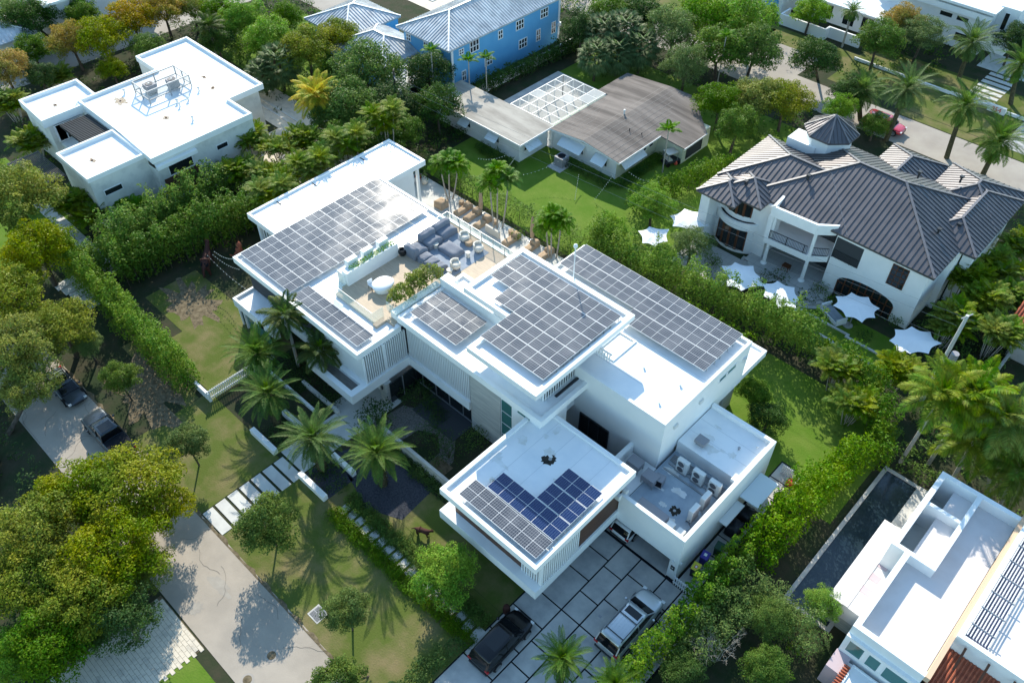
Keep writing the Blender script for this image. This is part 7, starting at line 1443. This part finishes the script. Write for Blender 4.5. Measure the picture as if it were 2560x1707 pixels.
# ------------------------------------------------------------------ mansion garden
t = thing('outdoor_sofa', 'white outdoor day bed with cushions on the grass', 'outdoor sofa', (*P(1700+925*.4145, 500+690*.4145, .3)[:2], 0), -.45); k = MB().use('sail_white'); k.box(-1.1, 1.1, -.5, .5, .05, .35); put('base', k.mesh('base'), t); k = MB().use('sail_white'); k.box(-1.15, -1.0, -.5, .5, .1, .75); k.box(1.0, 1.15, -.5, .5, .1, .7); put('arms', k.mesh('arms'), t); k = MB().use('rug'); k.box(-.95, .95, -.42, .42, .35, .47); put('cushion', k.mesh('cushion'), t)
c = P(1740+1100*.20408, 440+1130*.20408, .5); t = thing('loggia_table', 'small dark wooden table under the loggia', 'table', (c[0], c[1], .3)); k = MB().use('frame_brown'); k.box(-.35, .35, -.3, .3, .5, .56); put('table_top', k.mesh('table_top'), t)
for a, b in ((.28, .24), (-.28, .24), (.28, -.24), (-.28, -.24)): k = MB().use('frame_brown'); k.box(a-.03, a+.03, b-.03, b+.03, 0, .5); put('leg', k.mesh('leg'), t)
for i, (x, y, l) in enumerate(((1010, 755, 'round stone disc in the grass by the day bed'), (1345, 965, 'round stone disc in the grass near the last sail'))): c = P(1700+x*.4145, 500+y*.4145, 0); k = MB().use('concrete'); k.cyl(c[0], c[1], .012, .05, .42, n=24); solo('stepping_stone', k, l, 'stone disc', 'round stone discs')
k = MB().use('soil'); sheet('lawn', [(-20, -8.5, 51, 57)], .013, 'grass_green')
# house number sign
t = thing('house_number_sign', 'white block sign with the red number 354', 'sign', (-18.6, 98.2, 0)); k = MB().use('white_sign'); k.box(-19.5, -17.6, 98.05, 98.35, 0.1, .9); part('panel', k, t)
fc = bpy.data.curves.new('number', 'FONT'); fc.body = '354'; fc.size = .72; fc.extrude = .01; fc.align_x = 'CENTER'; fc.align_y = 'CENTER'; o = bpy.data.objects.new('number', fc); COL.objects.link(o); bpy.context.view_layer.update(); nm = bpy.data.meshes.new_from_object(o); bpy.data.objects.remove(o); nm.materials.clear(); nm.materials.append(MATS['coral']); o = put('number', nm, t); o.location = (.05, -.165, .5); o.rotation_euler = (math.pi/2, 0, 0)
# bungalow carport cart
t = thing('golf_cart', 'dark golf cart with a pale roof beside the bungalow carport', 'golf cart', (*P(1480+1110*.17857, 180+1190*.17857, .8)[:2], 0.02), 1.2); k = MB().use('metal_dark'); k.box(-.9, .9, -.5, .5, .25, .6); put('body', k.mesh('body'), t).modifiers.new('b', 'BEVEL').width = .06; k = MB().use('cover_pale'); k.box(-.75, .5, -.52, .52, 1.45, 1.52); put('roof', k.mesh('roof'), t); k = MB().use('cover_pale'); k.box(-.5, -.1, -.45, .45, .6, .75); k.box(-.6, -.5, -.45, .45, .6, 1.0); put('seat', k.mesh('seat'), t)
for a in (-.6, .6):
    for b in (-.5, .5): k = MB().use('tyre'); k.lathe([(.08, -.06), (.22, -.06), (.22, .06), (.08, .06)], n=14); k.xf(Matrix.Rotation(math.pi/2, 4, 'X')); put('wheel', k.mesh('wheel'), t, (a, b, .22))
k = MB().use('metal_grey'); [k.box(a-.02, a+.02, b-.02, b+.02, .6, 1.45) for a in (-.7, .45) for b in (-.46, .46)]; put('posts', k.mesh('posts'), t)
# folded parasols top left
for x, y, l in ((230, 300, 'folded white parasol nearest the left edge at top left'), (318, 345, 'folded white parasol beside the yellow orange tree')):
    c = P(x*.3827, y*.3827, 0); t = thing('parasol', l, 'parasol', (c[0], c[1], 0), group='folded white parasols at top left'); k = MB().use('metal_grey'); k.cyl(0, 0, 0, 2.8, .03); put('pole', k.mesh('pole'), t); k = MB().use('sail_white'); k.lathe([(.3, .4), (.34, .6), (.2, 2.0), (.04, 2.75)], n=10); put('canopy', k.mesh('canopy'), t)
# ------------------------------------------------------------------ poles and wires
def sagline(a, b, sag, n=16): a = Vector(a); b = Vector(b); return [a.lerp(b, i/n)-Vector((0, 0, sag*4*(i/n)*(1-i/n))) for i in range(n+1)]
b1 = z2p(1045, 860); z2h = 6.6
t = thing('utility_pole', 'old wooden utility pole between the trees by the bungalow', 'utility pole', (b1[0], b1[1], 0)); k = MB().use('bark'); k.cyl(0, 0, 0, z2h+.6, .16, .11); put('pole', k.mesh('pole'), t); k = MB().use('metal_grey'); k.bar((-.6, .4, z2h), (.6, -.4, z2h), .08, .08); put('crossarm', k.mesh('crossarm'), t)
k = MB().use('ac_white'); k.cyl(.45, .2, 4.3, 5.1, .24, n=16); put('transformer', k.mesh('transformer'), t)
b2 = P(1700+1600*.4145, 500+945*.4145, 5.0); t = thing('utility_pole', 'concrete utility pole with transformer among the palms', 'utility pole', (b2[0], b2[1], 0)); k = MB().use('concrete_light'); k.cyl(0, 0, 0, 9.2, .17, .12); put('pole', k.mesh('pole'), t); k = MB().use('ac_grey'); k.cyl(.5, -.1, 4.9, 5.8, .28, n=16); put('transformer', k.mesh('transformer'), t); k = MB().use('metal_grey'); k.bar((-.2, -.5, 9.1), (.2, .5, 9.1), .08, .08); put('crossarm', k.mesh('crossarm'), t)
g = 'power lines between the two poles'
for i, (dx, za, zb, l) in enumerate(((.5, 6.5, 9.0, 'highest power line crossing the bungalow lawn'), (-.3, 5.7, 8.0, 'middle power line crossing the bungalow lawn'), (0, 4.7, 6.6, 'lowest power line running above the hedge'))):
    k = MB().use('cable'); k.tube(sagline((b1[0]+dx, b1[1], za), (b2[0]+dx, b2[1], zb), .5), .010, 4); solo('power_line', k, l, 'power line', g)
def lights(pts, label, sag=.35):
    t = thing('string_lights', label, 'string lights', (*pts[0][:2], 0), group='strings of festoon bulbs'); k = MB().use('cable'); bl = MB().use('bulb')
    for a, b in zip(pts[:-1], pts[1:]):
        L = sagline(a, b, sag, 12); k.tube(L, .008, 4)
        for p in L[::1]: bl.lathe([(.005, p.z-.1), (.035, p.z-.07), (.03, p.z-.02), (.005, p.z)], p.x, p.y, 6)
    part('cord', k, t); part('bulbs', bl, t); return t
z3p = lambda x, y, z=0: P(1200+x*.3827, y*.3827, z); z5q = lambda x, y, z=0: P(x*.3827, 550+y*.3827, z)
lights([z3p(-10, 1035, 2), z3p(195, 1000, 2.6)], 'festoon string left of the bungalow left block'); lights([z3p(235, 1015, 2.6), z3p(175, 1100, 1.5)], 'festoon string hanging from the bungalow left block corner', .1); lights([z3p(285, 1140, 1.5), z3p(585, 1005, 2.6)], 'festoon string ending at the bungalow awning')
lights([z3p(645, 1140, 1.2), z3p(620, 1300, .3)], 'festoon string dropping to the sunlit lawn', .05); lights([z3p(865, 1150, 2.4), z3p(750, 1300, .3)], 'festoon string from the gable corner to the lawn', .05); lights([z3p(975, 1125, 2.4), z3p(1165, 1188, 2.2)], 'festoon string over the shaded lawn right of the gable')
for i, (a, b) in enumerate((((1400, 205), (1530, 250)), ((1390, 225), (1560, 320)), ((1355, 230), (1600, 445)))): lights([z5q(*a, 2.6), z5q(*b, 3.0)], ['upper festoon string from the hedge to the villa roof', 'middle festoon string from the hedge to the villa roof', 'lowest festoon string from the hedge to the villa roof'][i], .3)
t = thing('metal_fence', 'thin metal fence running into the bottom left corner', 'fence', (-45, -3, 0)); a = P(395*.3827, 1107+1340*.3827, 0); b = P(70*.3827, 1107+1568*.3827, 0); k = MB().use('metal_grey')
for z in (.2, 1.2): k.bar((a[0], a[1], z), (b[0], b[1], z), .05, .05)
slats(k, a[:2], b[:2], 0, 1.25, .16, .03, .03); part('bars', k, t)
k = MB().use('coral'); k.lathe([(.14, 0), (.2, .2), (.1, .5), (.02, .52)], *P(1480+1170*.17857, 180+1300*.17857, 0)[:2], 10); solo('red_bucket', k, 'small red sack beside the golf cart', 'sack')
